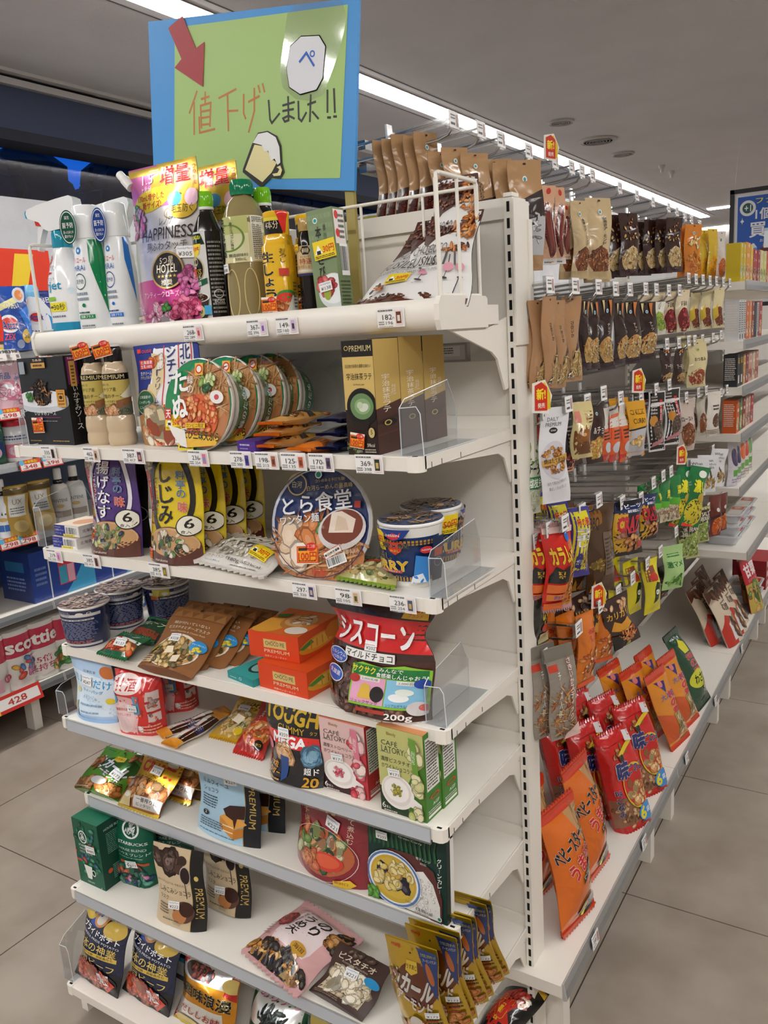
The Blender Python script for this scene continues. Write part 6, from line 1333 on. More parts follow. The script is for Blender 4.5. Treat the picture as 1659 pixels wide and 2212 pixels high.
def hooks(row, X, pts):
    for i, (x, y) in enumerate(pts):
        p = onx(x, y, X)
        if p.y < 1.345: p = ony(x, y, 1.345)
        lb = '%s hook from the end post in the %s hook row' % (ORD[i] if i < 16 else str(i), row)
        ln = round(X - XB, 3)
        if ln not in _hp:
            _hp[ln] = hook_proto(ln)
            _hp[ln].matrix_world = Matrix.Translation(p) @ Matrix.Rotation(D2(-3), 4, 'Y')
            _hp[ln]['label'] = lb
            _hn[ln] = p
        else: dup(_hp[ln], p - _hn[ln], lb)
hooks('top', -.66, ((979, 263), (1038, 284), (1081, 305), (1141, 329), (1198, 352), (1234, 364), (1256, 372), (1279, 381), (1338, 407), (1375, 424), (1410, 438), (1444, 450), (1462, 459), (1480, 470), (1494, 477), (1512, 487)))
hooks('second', -.5, ((1187, 619), (1242, 621), (1292, 623), (1329, 627), (1360, 628), (1394, 627), (1417, 628), (1444, 630), (1467, 629)))
hooks('farther second', -.51, ((1487, 603), (1503, 605), (1518, 606), (1533, 608), (1547, 609), (1562, 611), (1576, 613)))
hooks('third', -.5, ((1178, 891), (1227, 876), (1268, 870), (1303, 852), (1340, 863), (1384, 855), (1417, 843), (1445, 833)))
hooks('farther third', -.51, ((1440, 745), (1466, 743), (1487, 738), (1500, 737), (1517, 735), (1540, 731), (1557, 725)))
hooks('fourth', -.5, ((1293, 1083), (1344, 1088), (1384, 1079), (1411, 1045), (1432, 1030), (1449, 1020)))
hooks('farther fourth', -.51, ((1482, 860), (1496, 872), (1508, 850), (1525, 845), (1557, 850), (1570, 842)))
hooks('fifth', -.5, ((1159, 1170), (1187, 1145), (1220, 1132), (1257, 1107)))
hooks('farther fifth', -.51, ((1494, 1004), (1512, 1000), (1540, 972), (1530, 1098), (1560, 1075)))
hooks('sixth', -.5, ((1335, 1280), (1366, 1251), (1398, 1219), (1426, 1193), (1460, 1150)))
hooks('seventh', -.5, ((1182, 1415), (1249, 1360), (1297, 1310)))
# ---- packs
def hang(x0, x1, y0, y1, X=-.52, yaw=72, roll=0, lean=0):
    yaw = D2(yaw)
    A = onx(x0, (y0 + y1) / 2, X)
    if A.y < 1.325: A = ony(x0, (y0 + y1) / 2, 1.325)
    D = Vector((math.cos(yaw), math.sin(yaw), 0))
    w = along(A, D, 0, x1)
    Bc = A + D * (w / 2)
    zt, zb = Bc.z + along(Bc, (0, 0, 1), 1, y0), Bc.z + along(Bc, (0, 0, 1), 1, y1)
    return frame((Bc.x, Bc.y, zb), yaw, D2(lean), D2(roll)), w, zt - zb
NUT = ['c8a060', 'b8803f', 'd8b880', '9a6a34', 'e0c898']
ALM = ['8a4a28', 'a8602f', '6a3a20', 'b87a48']
JRK = ['4a1a18', '6a2a22', '3a1412', '7a3a2e']
STX = ['d8b878', 'c8a058', 'e8d09c', 'b08848']
PEA = ['9aba4a', 'b0cc68', '84a03a', 'c4d888']
RED = ['a83038', '8a2028', 'c04a4a', '7a1a22']
ORG = ['d8782a', 'c05a1c', 'e8983a', 'f0b060']
def pk(bg, food=None, txt='', tc='1c1410', fy=.26, fh=.2, foot=None, head=None, tx=.5, ty=.64, th=.3, v=1, tw=.3, n=60, s=.08, asp=.45, logo='e8f0f0', extra=()):
    o = [R(0, 0, 1, 1, bg)]
    if head: o.append(R(0, .86, 1, 1, head))
    if food:
        o += [E(.5, fy, .42, fh, food[0]), B(.5, fy, .4, fh * .95, n, s, food, 3, asp)]
    if foot: o.append(R(0, 0, 1, .1, foot))
    if logo: o += [E(.5, .83, .07, .03, logo), E(.5, .83, .04, .018, '4a9aa8')]
    if txt: o.append(T(txt, tx, ty, th, tc, tw if not v else .16, .03, None, .06, v))
    o += [E(.5, .965, .05, .01, '3a2a20')] + list(extra)
    return o
def pack(name, label, cat, tr, st, t, col, ops, n=0, off=(-.026, 0, 0), fin='g', group=None, seed=1, lab2=None, fincol=None, yawk=.12, stk=()):
    r0 = bag(name, label, cat, tr, st, t, col, ops, fin, group if not n else (group or name.replace('_', ' ') + 's on hooks beside ' + label[-24:]), stk, seed=seed, fincol=fincol)
    for i in range(n):
        rr = random.Random(seed * 7 + i)
        c = dup(r0, (off[0] * (i + 1), off[1] * (i + 1) + rr.uniform(-.004, .004), (off[2] if len(off) > 2 else 0) * (i + 1) + rr.uniform(-.004, .003)), '%s, %s behind' % (' '.join((lab2 or label).split()[:13]), ORD[i]), yaw=rr.uniform(-yawk, yawk))
    return r0
H = 'snack_packet'
def jk(txt): return pk('b08a62', JRK, txt, '1a1412', .22, .13, ty=.52, th=.22, extra=(P('3a2c2a', 0, .36, 1, .44, 1, 0, 0, 0), E(.5, .2, .44, .14, '5a1f1c'), B(.5, .2, .4, .12, 30, .1, JRK, 5, .4)))
pack(H, 'kraft beef jerky packet at the near end of the top hook row', 'packet', hang(903, 953, 286, 475, -.67, 62), 'hang', .014, 'b08a62', jk('ビーフ'), 4, (-.02, -.002, 0))
pack(H, 'kraft chicken jerky packet, left of a close pair behind the wire guard', 'packet', hang(962, 1018, 318, 490, -.67, 50), 'hang', .016, 'b08a62', jk('焼むね'), 1)
pack(H, 'kraft chicken jerky packet, right of a close pair behind the wire guard', 'packet', hang(1003, 1062, 330, 500, -.665, 54), 'hang', .016, 'b28c64', jk('なむほどり'), 2)
slv = pk('b08a62', None, '', extra=(P('b8b8bc', 0, .62, 1, .48, 1, .14, 0, .14), P('3a302e', .1, .62, 1, .74, 1, .5, .3, .46), B(.5, .4, .4, .2, 26, .12, ['3a3634', 'd8d8dc', '8a8684', '504a48'], 4, .3)))
pack(H, 'kraft packet with silver lower half beside the white post top', 'packet', hang(1104, 1176, 345, 585, -.6, 44), 'hang', .018, 'a88258', slv, 3, (-.028, .002, .004))
sal = lambda: [R(0, 0, 1, 1, 'd8a888'), E(.5, .45, .42, .36, '5a1f1a'), E(.42, .45, .16, .32, '7a332a'), E(.62, .45, .06, .28, '8a4a3e'), E(.5, .93, .16, .04, 'c83a2a'), R(0, 0, 1, .08, 'd8d8d4'), L(.1, .01, .6, .06, 1, '4a4a4a'), T('サラミ', .12, .5, .3, 'b83a2a', .12, .02, None, .06, 1)]
pack('salami_stick', 'tall salami stick in a clear pack, nearest of three', 'packet', hang(1171, 1201, 400, 572, -.66, 62), 'hang', .02, 'd0a488', sal(), 0, seed=2, group='salami sticks')
pack('salami_stick', 'tall salami stick in a clear pack, middle of three', 'packet', hang(1199, 1221, 404, 570, -.66, 62), 'hang', .02, 'd0a488', sal(), 0, seed=3, group='salami sticks')
pack('salami_stick', 'tall salami stick in a clear pack, farthest of three', 'packet', hang(1215, 1233, 440, 560, -.68, 66), 'hang', .02, 'd0a488', sal(), 0, seed=4, group='salami sticks')
alm = lambda: pk('d0b88e', ALM, '素焼きアーモンド', '1a1410', .24, .16, 'c8b084', None, .62, .6, .36)
pack(H, 'cream almond packet with bent lower edge, near the salami sticks', 'packet', hang(1238, 1274, 433, 602, -.66, 60), 'hang', .022, 'd0b88e', alm(), 1, (-.03, 0, .0), seed=5)
pack(H, 'cream almond packet, taller of two on neighbouring hooks', 'packet', hang(1268, 1322, 427, 604, -.65, 60), 'hang', .024, 'd4bc92', alm(), 1, (-.02, .045, 0), seed=6)
dk = lambda: pk('3a221c', ['d8b880', 'c8a468', 'e8d4a8', 'a8803f'], '', fy=.27, fh=.2, foot='3a1f24', logo=None, extra=(B(.5, .7, .4, .24, 16, .07, ['d8b880', 'c8a058', 'b8703a'], 8, .5),))
pack(H, 'dark brown cashew packet beside the cream almond packets', 'packet', hang(1341, 1381, 460, 596, -.66, 62), 'hang', .022, '3a221c', dk(), 2, (-.03, -.004, 0), seed=7)
pack(H, 'dark brown cashew packet at the front of a fan of four', 'packet', hang(1440, 1474, 470, 588, -.66, 62), 'hang', .022, '3a221c', dk(), 3, (-.03, -.006, 0), seed=8)
pack(H, 'bright orange dried fruit packet beside the fan of cashew packets', 'packet', hang(1480, 1516, 484, 596, -.66, 62), 'hang', .022, 'd8822a', pk('d8822a', ORG, '', extra=(B(.5, .7, .36, .2, 14, .09, ['5a8a3a', 'e8b04a', 'f0d8a0'], 3),)), 1, seed=9)
pack(H, 'yellow mango packet beyond the orange fruit packet', 'packet', hang(1531, 1551, 494, 604, -.66, 62), 'hang', .02, 'd8b23a', pk('d8b83a', ['e8a82a', 'd8981c', 'f0c85a'], '', logo=None), 1, (-.03, -.01, 0), seed=10)
pack(H, 'clear packet of orange shreds farthest on the top hook row', 'packet', hang(1549, 1568, 500, 606, -.66, 62), 'hang', .018, 'd8cfc4', pk('d8d0c8', ['c86a3a', 'b8502a', 'd88a58'], '', logo='2a8a4a'), 0, seed=11)
# second row
sq2_ = pk('a9805a', None, 'さきいか', '1a1410', ty=.62, th=.2, logo=None, extra=(P('2a1f1c', .35, .3, 1, .52, 1, .44, .35, .26), P('c8a468', .2, .06, .9, .06, 1, .42, .5, .34), B(.6, .22, .34, .15, 50, .16, STX, 5, .12), B(.3, .08, .16, .04, 10, .06, ['f0e8d8', '2a1c14'], 6)))
for i, (a, b, yw) in enumerate(((1136, 1158, 74), (1148, 1188, 58), (1176, 1204, 74), (1194, 1226, 72), (1214, 1256, 66))):
    pack('squid_packet', 'long kraft packet of dried squid strips, %s from the end post in its row' % ORD[i], 'packet', hang(a, b, 640 + (i % 2) * 8, 838 + (i == 1) * 6 - (i == 4) * 14, -.52 - .0 * i, yw), 'hang', .018, 'a9805a', sq2_, 0, group='dried squid packets', seed=20 + i)
def mix(c='e8c878'): return pk('32211f', NUT + ['d8883a'], 'ナッツ', 'c8bcb0', .27, .2, '33202a', None, .5, .58, .16, logo='b8d0e0', extra=(P('c87a3a', .6, .98, .8, .98, .72, .74), P('d8c890', .2, .98, .34, .98, .3, .8)))
for i, (a, b, y0, y1) in enumerate(((1256, 1277, 648, 798), (1270, 1296, 650, 798), (1292, 1327, 645, 798), (1330, 1354, 652, 788), (1345, 1386, 650, 786), (1378, 1421, 652, 776))):
    pack('nut_packet', 'dark brown mixed nut packet, %s in the run after the kraft squid packets' % ORD[i], 'packet', hang(a, b, y0, y1, -.52, (74, 70, 62, 74, 58, 58)[i]), 'hang', .022, '32211f', mix(), 0, group='mixed nut packets', seed=30 + i)
pack(H, 'white and green pickle packet with a tiny price tag', 'packet', hang(1411, 1438, 652, 722, -.52, 66), 'hang', .016, 'e0ddd0', pk('e0ddd0', PEA + ['d8a848'], 'ピリ辛', '2a2a1a', .4, .3, ty=.85, th=.16, logo=None), 0, seed=40)
pack(H, 'beige packet with large dark red fruit picture', 'packet', hang(1463, 1490, 626, 716, -.52, 60), 'hang', .024, 'd8c8a8', pk('d8c8a8', None, 'するめ', '2a1a14', ty=.68, th=.12, v=0, tw=.5, logo='c8d0c0', extra=(E(.5, .28, .46, .3, '7a1a22'), B(.5, .28, .4, .26, 20, .16, RED, 4, .6))), 3, (-.028, -.02, 0), seed=41)
pack(H, 'beige and brown meat packet at the front of a fan of six', 'packet', hang(1542, 1564, 622, 708, -.52, 58), 'hang', .02, 'd8cba0', pk('d8cba0', ['8a4a34', 'a86048', '6a3424'], '', fy=.28, fh=.26, logo=None, extra=(P('d8b83a', 0, .5, .3, .62, .3, .3, 0, .2),)), 5, (-.03, -.02, 0), seed=42)
for i, (a, b) in enumerate(((1429, 1453), (1459, 1478))):
    pack('nut_packet', 'slim dark almond packet, %s on the second bay hooks' % ('nearer', 'farther')[i], 'packet', hang(a, b, 752, 830, -.52, 60), 'hang', .016, '3a2620', pk('3a2620', NUT, 'アーモンド', 'e0d8cc', .18, .14, ty=.5, th=.12, v=0, tw=.7, logo='d0dce4', extra=(B(.5, .9, .4, .06, 8, .08, ['c86a2a', 'd8a058'], 4),)), 0, group='slim almond packets', seed=44 + i)
pack(H, 'wide beige packet of dried seafood sticks with dark lettering', 'packet', hang(1487, 1528, 738, 836, -.52, 50), 'hang', .02, 'd6c89a', pk('d6c89a', ['a83a2a', '8a5a34', 'd8b888', 'b87a4a'], 'おつまみ', '2a2214', .22, .18, ty=.62, th=.08, v=0, tw=.6, logo='d8c83a'), 4, (-.02, .06, .004), seed=46)
# third row
pack(H, 'tall packet of green soybean cheese strips half behind the end post', 'packet', hang(1132, 1170, 893, 1110, -.52, 62), 'hang', .016, 'd8e0c8', [R(0, 0, 1, 1, 'd8dcc4'), B(.5, .72, .48, .24, 70, .13, ['6a9a3a', '8ab84a', '4a7a2a', 'a0c868'], 3, .25), R(.7, .7, .95, .98, 'c8382a'), T('チータラ', .5, .46, .12, '1a1a14', .9, .07, 'f0f0e8', .03), R(0, .26, 1, .38, '1f7a3e'), T('塩枝豆', .5, .32, .09, 'f0f4e8', .7, .06), B(.5, .14, .42, .12, 30, .16, ['d8dcc0', 'c8cfa8', 'e4e8d4'], 5, .12)], 0, seed=50)
pack(H, 'tall white packet of fried scallop frills with plain lettering', 'packet', hang(1168, 1228, 880, 1086, -.505, 56), 'hang', .014, 'dcdce0', [R(0, 0, 1, 1, 'dcdce0'), T('DAILY', .42, .88, .04, '2a2a2a', .4, .02), T('PREMIUM', .45, .825, .04, '2a2a2a', .56, .02), E(.45, .765, .15, .03, '1c1c1c'), T('BONNE', .45, .765, .018, 'e8e8e8', .18), E(.5, .46, .46, .2, 'ccc8d0'), B(.5, .46, .4, .14, 90, .07, ['b87a34', '9a5a24', 'd8a058', '8a4a1c', 'c88a44'], 3, .55), P('c89a4a', .04, .4, 1, .46, 1, .52, .04, .46), T('焼ほたて貝ひも', .5, .46, .05, '1a1410', .8, .04, None, .06, 0, 3), T('ほたて貝ひもを味付けて', .46, .23, .035, '5a3a3a', .7, 0, None, .06, 0, 8), T('香ばしく仕上げました', .46, .17, .035, '5a3a3a', .62, 0, None, .06, 0, 8)], 0, fin='m', seed=51)
pack(H, 'black packet with pink sausages showing beside the white scallop packet', 'packet', hang(1222, 1244, 888, 1018, -.53, 70), 'hang', .02, '241c1c', [R(0, 0, 1, 1, '241c1c'), L(.1, .4, .8, .9, 8, 'c8c0b8'), B(.5, .2, .4, .14, 30, .13, ['c84a48', 'd87068', 'a83038', 'e0a090'], 3, .8), R(0, 0, 1, .08, 'd89a78')], 2, seed=52)
pack(H, 'gold glossy packet of seasoned eggs with red lettering', 'packet', hang(1238, 1282, 868, 990, -.51, 54), 'hang', .03, 'd8c890', [R(0, 0, 1, 1, 'd8c890'), P('7a4a1c', .1, .08, .9, .08, .94, .56, .5, .6, .06, .5), E(.5, .4, .36, .13, '8a5420'), E(.5, .2, .34, .12, '6a3c14'), E(.4, .44, .1, .03, 'c89a5a'), R(.05, .64, .3, .84, 'd8887a'), T('味付たまご', .55, .74, .2, 'a82a24', .1, .03, None, .06, 1), L(.62, .62, .9, .84, 4, '5a3a24')], 0, seed=53)
pack(H, 'dark brown banana and chocolate chip packet under the gold egg packet', 'packet', hang(1272, 1307, 872, 1000, -.525, 60), 'hang', .022, '3a2522', pk('3a2522', ['d8a84a', 'e8c88a', 'c88a34', 'f0dcb0'], '&チョコ', 'd8d0c4', .26, .18, ty=.56, th=.12, v=0, tw=.7, logo='c8e0e8', n=26, s=.13, asp=.7), 1, (-.03, -.03, 0), seed=54)
for i, (a, b) in enumerate(((1298, 1317), (1318, 1338), (1340, 1360))):
    pack(H, 'narrow red and orange packet seen almost edge-on, %s of three' % ('nearest', 'middle', 'farthest')[i], 'packet', hang(a, b, 882 - 6 * i, 996, -.52, 84), 'hang', .02, 'c83a22', [R(0, 0, 1, 1, 'd85a24'), R(0, .62, 1, 1, 'd8d4cc'), R(0, 0, 1, .14, 'c8281e'), E(.5, .26, .3, .1, 'c8ccd4'), L(.2, .4, .8, .58, 3, '3a1a14')], 0, group='narrow red packets', seed=55 + i)
pack(H, 'golden yellow cheese cracker packet with silver lower half', 'packet', hang(1357, 1397, 866, 984, -.51, 54), 'hang', .02, 'd8981c', [R(0, .5, 1, 1, 'dba020'), R(0, 0, 1, .5, 'b8b8bc'), R(0, 0, 1, .08, 'd8881c'), T('CHEESE', .5, .8, .09, '2a1a10', .76), T('CURRY', .52, .64, .09, '2a1a10', .7), P('1c1410', 0, .49, 1, .55, 1, .52, 0, .46), B(.4, .3, .3, .12, 14, .13, ['d8b068', 'c89848', 'e8cc90'], 3, .6)], 1, (-.03, -.02, .01), seed=58)
bw = lambda: [R(0, 0, 1, 1, 'd8d8da'), R(.06, .02, .94, .98, '161412'), L(.12, .62, .5, .94, 6, 'b8b0a8'), R(.62, .5, .8, .86, 'b83028'), E(.3, .52, .2, .09, 'c88a34'), E(.56, .34, .3, .18, '5a4438'), B(.56, .34, .28, .16, 40, .06, ['6a5244', '4a362c', '7a6250'], 3), P('b87a80', .1, .08, .8, .16, .86, .24, .16, .16), T('甘納豆', .66, .68, .3, 'e8e0d8', .12, .02, None, .06, 1)]
pack(H, 'black packet with white border, nearer of two identical ones', 'packet', hang(1401, 1436, 846, 975, -.51, 58), 'hang', .018, 'd0d0d2', bw(), 1, (-.034, -.01, 0), seed=60, group='black packets with white border')
pack(H, 'black packet with white border, farther of two identical ones', 'packet', hang(1436, 1472, 838, 960, -.51, 58), 'hang', .018, 'd0d0d2', bw(), 0, seed=61, group='black packets with white border')
pack(H, 'silver-brown roasted almond packet with torn-looking lower corner', 'packet', hang(1467, 1503, 868, 974, -.52, 56), 'hang', .024, 'c8b8ac', pk('c8b8ac', ALM, 'ロースト', '2a1c14', .34, .24, ty=.66, th=.09, v=0, tw=.7, logo=None), 1, (-.01, .05, .004), seed=62)
pack(H, 'pale packet of brown almonds tucked behind the roasted almond packet', 'packet', hang(1507, 1526, 858, 942, -.53, 62), 'hang', .018, 'b8b0a0', pk('b8b0a0', ALM, '', fy=.34, fh=.26), 1, seed=63)
pack(H, 'white chocolate almond packet with brown stripes at its foot', 'packet', hang(1528, 1556, 846, 942, -.51, 62), 'hang', .018, 'dcd6cc', [R(0, 0, 1, 1, 'dcd6cc'), E(.6, .36, .26, .16, '5a3424'), B(.6, .36, .24, .14, 10, .13, ['6a3c28', '4a2a1c', '8a5a3a'], 3, .5)] + [R(0, .02 + .04 * k, 1, .035 + .04 * k, '8a6a54') for k in range(4)] + [L(.3, .58, .8, .72, 2, '3a2a20')], 0, seed=64)
# fourth row
crz = [R(0, 0, 1, 1, '1c1c22'), P('dba82a', 0, 0, .4, 0, .34, .4, .4, .8, 0, .8), R(0, .78, 1, 1, '1c2a58'), T('ビーツ', .6, .9, .07, 'e8e8f0', .6, .04), T('観戦に!', .62, .82, .05, 'e8e8f0', .5, .03), T('CRATZ', .54, .6, .24, 'c8283a', .86, .14, None, .06), R(.4, .44, .94, .47, 'c8283a'), B(.62, .24, .3, .14, 24, .1, ['c87a38', 'a85a28', 'd89a58', 'b86a34'], 3, .8), B(.2, .4, .14, .04, 5, .1, ['c88a70', 'a86048'], 4), R(.74, .14, .98, .26, 'b83038')]
for i, (a, b, y0, y1) in enumerate(((1327, 1388, 1082, 1200), (1382, 1422, 1068, 1166))):
    pack('nut_snack_bag', 'black, navy and yellow pretzel nut bag, %s on the fourth hook row' % ('nearer', 'farther')[i], 'bag', hang(a, b, y0, y1, -.51, 56), 'pillow', .03, '1c1c22', crz, 0, group='hanging pretzel nut bags', seed=66 + i)
grn = lambda c: [R(0, 0, 1, 1, c), R(0, 0, 1, .4, 'd8c8a8'), B(.5, .2, .44, .18, 44, .09, ['d8c0a0', 'b89878', 'e8dcc8', 'a88468'], 3, .8), P('5ab02a', 0, .4, 1, .34, 1, .5, 0, .56), T('濃厚', .6, .7, .2, 'e8e23a', .3, .06, None, .06, 1)]
for i, (a, b, y0, y1, yw) in enumerate(((1407, 1428, 1048, 1130, 74), (1426, 1448, 1040, 1128, 70), (1444, 1472, 1028, 1124, 60))):
    pack('bean_bag', 'small green bean snack bag, %s of three before the big green one' % ORD[i], 'bag', hang(a, b, y0, y1, -.52, yw), 'pillow', .022, '1f6a34', grn('1f7a3a'), 1, (-.03, 0, 0), seed=68 + i)
pack('bean_bag', 'big green and yellow bean snack bag slanting off its hook', 'bag', hang(1468, 1512, 1008, 1138, -.5, 54, 14), 'pillow', .03, '16753c', [R(0, 0, 1, 1, '16753c'), E(.5, .24, .46, .24, 'd8c82a'), B(.5, .24, .4, .2, 30, .05, ['2a2214', '3a3018'], 3, .5), E(.66, .5, .2, .08, 'c8a83a'), T('濃い', .56, .68, .2, 'e8e22a', .6, .09), E(.6, .88, .2, .06, 'e8ece0'), P('e8382a', .1, .06, .7, .02, .5, .0, .1, 0)], 1, (-.03, -.02, 0), seed=71)
wh = lambda: [R(0, 0, 1, 1, 'd4d4d6'), T('What', .42, .86, .07, '3a3a40', .5, .03), T('is this', .5, .76, .06, '3a3a40', .56, .02), T('taste', .44, .67, .06, '3a3a40', .4), B(.6, .26, .3, .14, 36, .11, ['c89a4a', 'a87a34', 'd8b878', '8a5a24'], 3, .25), P('3a2a1c', .4, .6, .46, .6, .6, .4, .56, .38), L(.2, .42, .36, .5, 2, '6a6a6a')]
pack(H, 'white crumpled snack packet with grey lettering, nearer of two', 'packet', hang(1504, 1550, 984, 1062, -.5, 52, 6), 'stand', .03, 'd4d4d6', wh(), 1, (-.02, -.04, 0), 'm', seed=73, group='white crumpled packets')
pack(H, 'white crumpled snack packet with grey lettering, farther of two', 'packet', hang(1530, 1566, 970, 1050, -.5, 58, 8), 'stand', .026, 'd4d4d6', wh(), 0, (0, 0, 0), 'm', seed=74, group='white crumpled packets')
bn = lambda: [R(0, 0, 1, 1, 'b8c07a'), P('3a2620', 0, .56, 1, .66, 1, 1, 0, 1), B(.5, .3, .46, .28, 60, .1, PEA, 3, .75), T('SALT', .5, .82, .1, 'e0d8c8', .6, .05), T('BEANS', .5, .7, .1, 'e0d8c8', .7, .05)]
for i, (a, b, y0, y1) in enumerate(((1470, 1487, 1130, 1206), (1482, 1511, 1112, 1206), (1506, 1533, 1096, 1172))):
    pack('bean_bag', 'brown and clear bag of green beans, %s in its line' % ORD[i], 'bag', hang(a, b, y0, y1, -.51, (72, 58, 60)[i]), 'pillow', .026, '8a9a4a', bn(), 0, group='brown and clear bean bags', seed=75 + i)
orp = lambda: [R(0, 0, 1, 1, '6a2a20'), E(.5, .26, .44, .24, 'c8581c'), B(.5, .26, .4, .22, 30, .09, ['e0701c', 'b84412', 'f09038', '3a1a12'], 3), E(.5, .66, .12, .05, 'd8d4cc'), P('3a1a18', 0, .48, 1, .6, 1, .54, 0, .42)]
pack(H, 'red-brown packet of orange crackers, nearer of two hanging before the trays', 'packet', hang(1535, 1560, 1070, 1158, -.51, 60), 'pillow', .022, '6a2a20', orp(), 0, seed=78, group='orange cracker packets')
pack(H, 'red-brown packet of orange crackers, farther of two hanging before the trays', 'packet', hang(1555, 1571, 1066, 1146, -.51, 66), 'pillow', .02, '6a2a20', orp(), 0, seed=79, group='orange cracker packets')
# fifth row
rds = [R(0, 0, 1, 1, 'c8241e'), P('c87a1c', .62, 0, 1, 0, 1, .8, .8, .86, .66, .6), B(.84, .34, .14, .3, 60, .09, ['d8892a', 'b8641a', 'e8a84a'], 3, .3), E(.76, .88, .08, .06, '2a68b8'), T('カラムー', .5, .68, .2, 'e8c02a', .8, .1, '2a1410', .03, 0, 8), P('1a1614', .04, .42, .2, .54, .4, .5, .6, .56, .66, .34, .04, .34), T('旨辛', .36, .44, .09, 'd8b02a', .2, .04, None, .06, 1), R(.04, .22, .6, .32, 'd86a2a'), R(.06, .12, .6, .2, 'd8782a'), T('ホット', .4, .16, .06, '2a5ab8', .3, .06), R(.0, .0, .64, .08, 'd8641c'), P('d8b8b0', 0, .93, 1, .93, 1, 1, 0, 1)]
pack('crisp_bag', 'red hot crisp bag with yellow lettering, front one', 'bag', hang(1178, 1242, 1138, 1314, -.505, 52), 'pillow', .04, 'c8241e', rds, 2, (-.04, -.004, 0), seed=80, fincol='b8888a')
pack('crisp_bag', 'slim black bag with big yellow lettering beside the end post', 'bag', hang(1146, 1188, 1158, 1395, -.52, 78), 'pillow', .03, '2a2824', [R(0, 0, 1, 1, '2a2824'), T('おいしいー', .62, .42, .6, 'd8c42a', .4, .1, 'c8bc98', .04, 1), E(.62, .78, .3, .07, 'd8782a'), T('旨', .62, .78, .08, 'c8281e', .2, .05), L(.6, .84, .9, .96, 2, 'b88a8a'), R(.4, .02, .95, .12, 'c8bc8a'), E(.66, .17, .2, .04, 'b8342a')], 1, (-.035, .01, 0), seed=81)
yel = [R(0, 0, 1, 1, '3f3a8a'), R(.05, .06, .86, .95, 'd8cc2a'), T('柿の種', .5, .8, .11, 'c83228', .6, .06), T('うまし', .44, .58, .26, 'e8e8e0', .5, .1, '2a2a1a', .03, 1), P('1f2470', .2, .16, .46, .12, .52, .28, .4, .38, .22, .32), T('ガリ', .36, .24, .08, 'e8e8f0', .24, .04), B(.7, .3, .14, .12, 12, .1, ['c8a02a', 'b8862a'], 3)]
pack('crisp_bag', 'yellow and violet rice cracker bag behind the red crisp bag', 'bag', hang(1233, 1276, 1096, 1246, -.51, 54), 'pillow', .028, '3f3a8a', yel, 2, (-.04, .0, .01), seed=82)
brn = [R(0, 0, 1, 1, '4a3018'), P('8a5a1c', 0, .7, .5, .8, .5, 1, 0, 1), T('BBQ', .26, .8, .14, '2a1a10', .3, .06), B(.28, .36, .2, .1, 20, .1, ['8a6a1c', 'a8842a', '6a4a14'], 3), R(.52, .2, .98, .7, '6a5848'), L(.56, .26, .94, .64, 9, '3a2e26'), P('d8902a', .1, .02, .2, .16, .3, .02), P('c8781c', .3, .04, .4, .14, .46, .02)]
pack('crisp_bag', 'brown and gold barbecue crisp bag showing its printed back', 'bag', hang(1266, 1328, 1090, 1280, -.53, 60), 'pillow', .03, '4a3018', brn, 2, (-.04, .0, 0), seed=83)
# sixth row
spi = [R(0, 0, 1, 1, '38201c'), B(.5, .86, .42, .1, 10, .1, ['d8b088', 'c89868'], 3), T('カリカリ', .5, .7, .12, 'd8a83a', .8, .07), P('d8982a', .1, .42, .3, .6, .5, .52, .8, .6, .9, .42, .6, .36, .3, .38), B(.6, .24, .34, .14, 40, .1, ['c87a38', 'a85a24', 'e09a58', 'd86a2a'], 5, .3), R(0, 0, .3, .3, '1a1412'), P('a8b03a', .4, .02, .6, .02, .56, .12)]
pack('nut_snack_bag', 'dark brown crunchy peanut bag flaring out at the front of its fan', 'bag', hang(1326, 1386, 1282, 1394, -.48, 50, -18), 'pillow', .026, '38201c', spi, 3, (-.034, -.016, .0), seed=85)
pack('crisp_bag', 'yellow curry crisp bag with white spots beside the dark peanut bags', 'bag', hang(1398, 1432, 1206, 1322, -.5, 64, -6), 'pillow', .028, 'd8cc1e', [R(0, 0, 1, 1, 'd8cc1e'), R(.1, .62, .62, .9, '8a4a34'), E(.46, .7, .22, .08, 'c8382a'), P('1c3424', .3, .2, .6, .26, .74, .56, .5, .6, .34, .44), E(.5, .4, .12, .05, 'e0e4d8')], 2, (-.04, -.014, 0), seed=86)
pack(H, 'pale green bean packet with dark green lettering under the pretzel bags', 'packet', hang(1434, 1478, 1178, 1272, -.51, 54), 'hang', .018, 'a8cc88', [R(0, 0, 1, 1, 'a8cc88'), T('激マメ', .5, .58, .14, '1f6a34', .76, .07), B(.5, .22, .4, .12, 10, .22, ['5a9a34', '3f7a2a', '8abc58'], 3, .3), L(.2, .74, .8, .84, 2, '3a7a3f')], 0, fin='m', seed=87)
pack(H, 'black packet with orange scraps hanging behind the pale green one', 'packet', hang(1424, 1446, 1222, 1290, -.53, 70), 'pillow', .02, '1c1816', [R(0, 0, 1, 1, '1c1816'), B(.5, .4, .4, .3, 24, .1, ['c8583a', 'b8a088', '8a3a28', '4a3a34'], 3)], 1, seed=88)
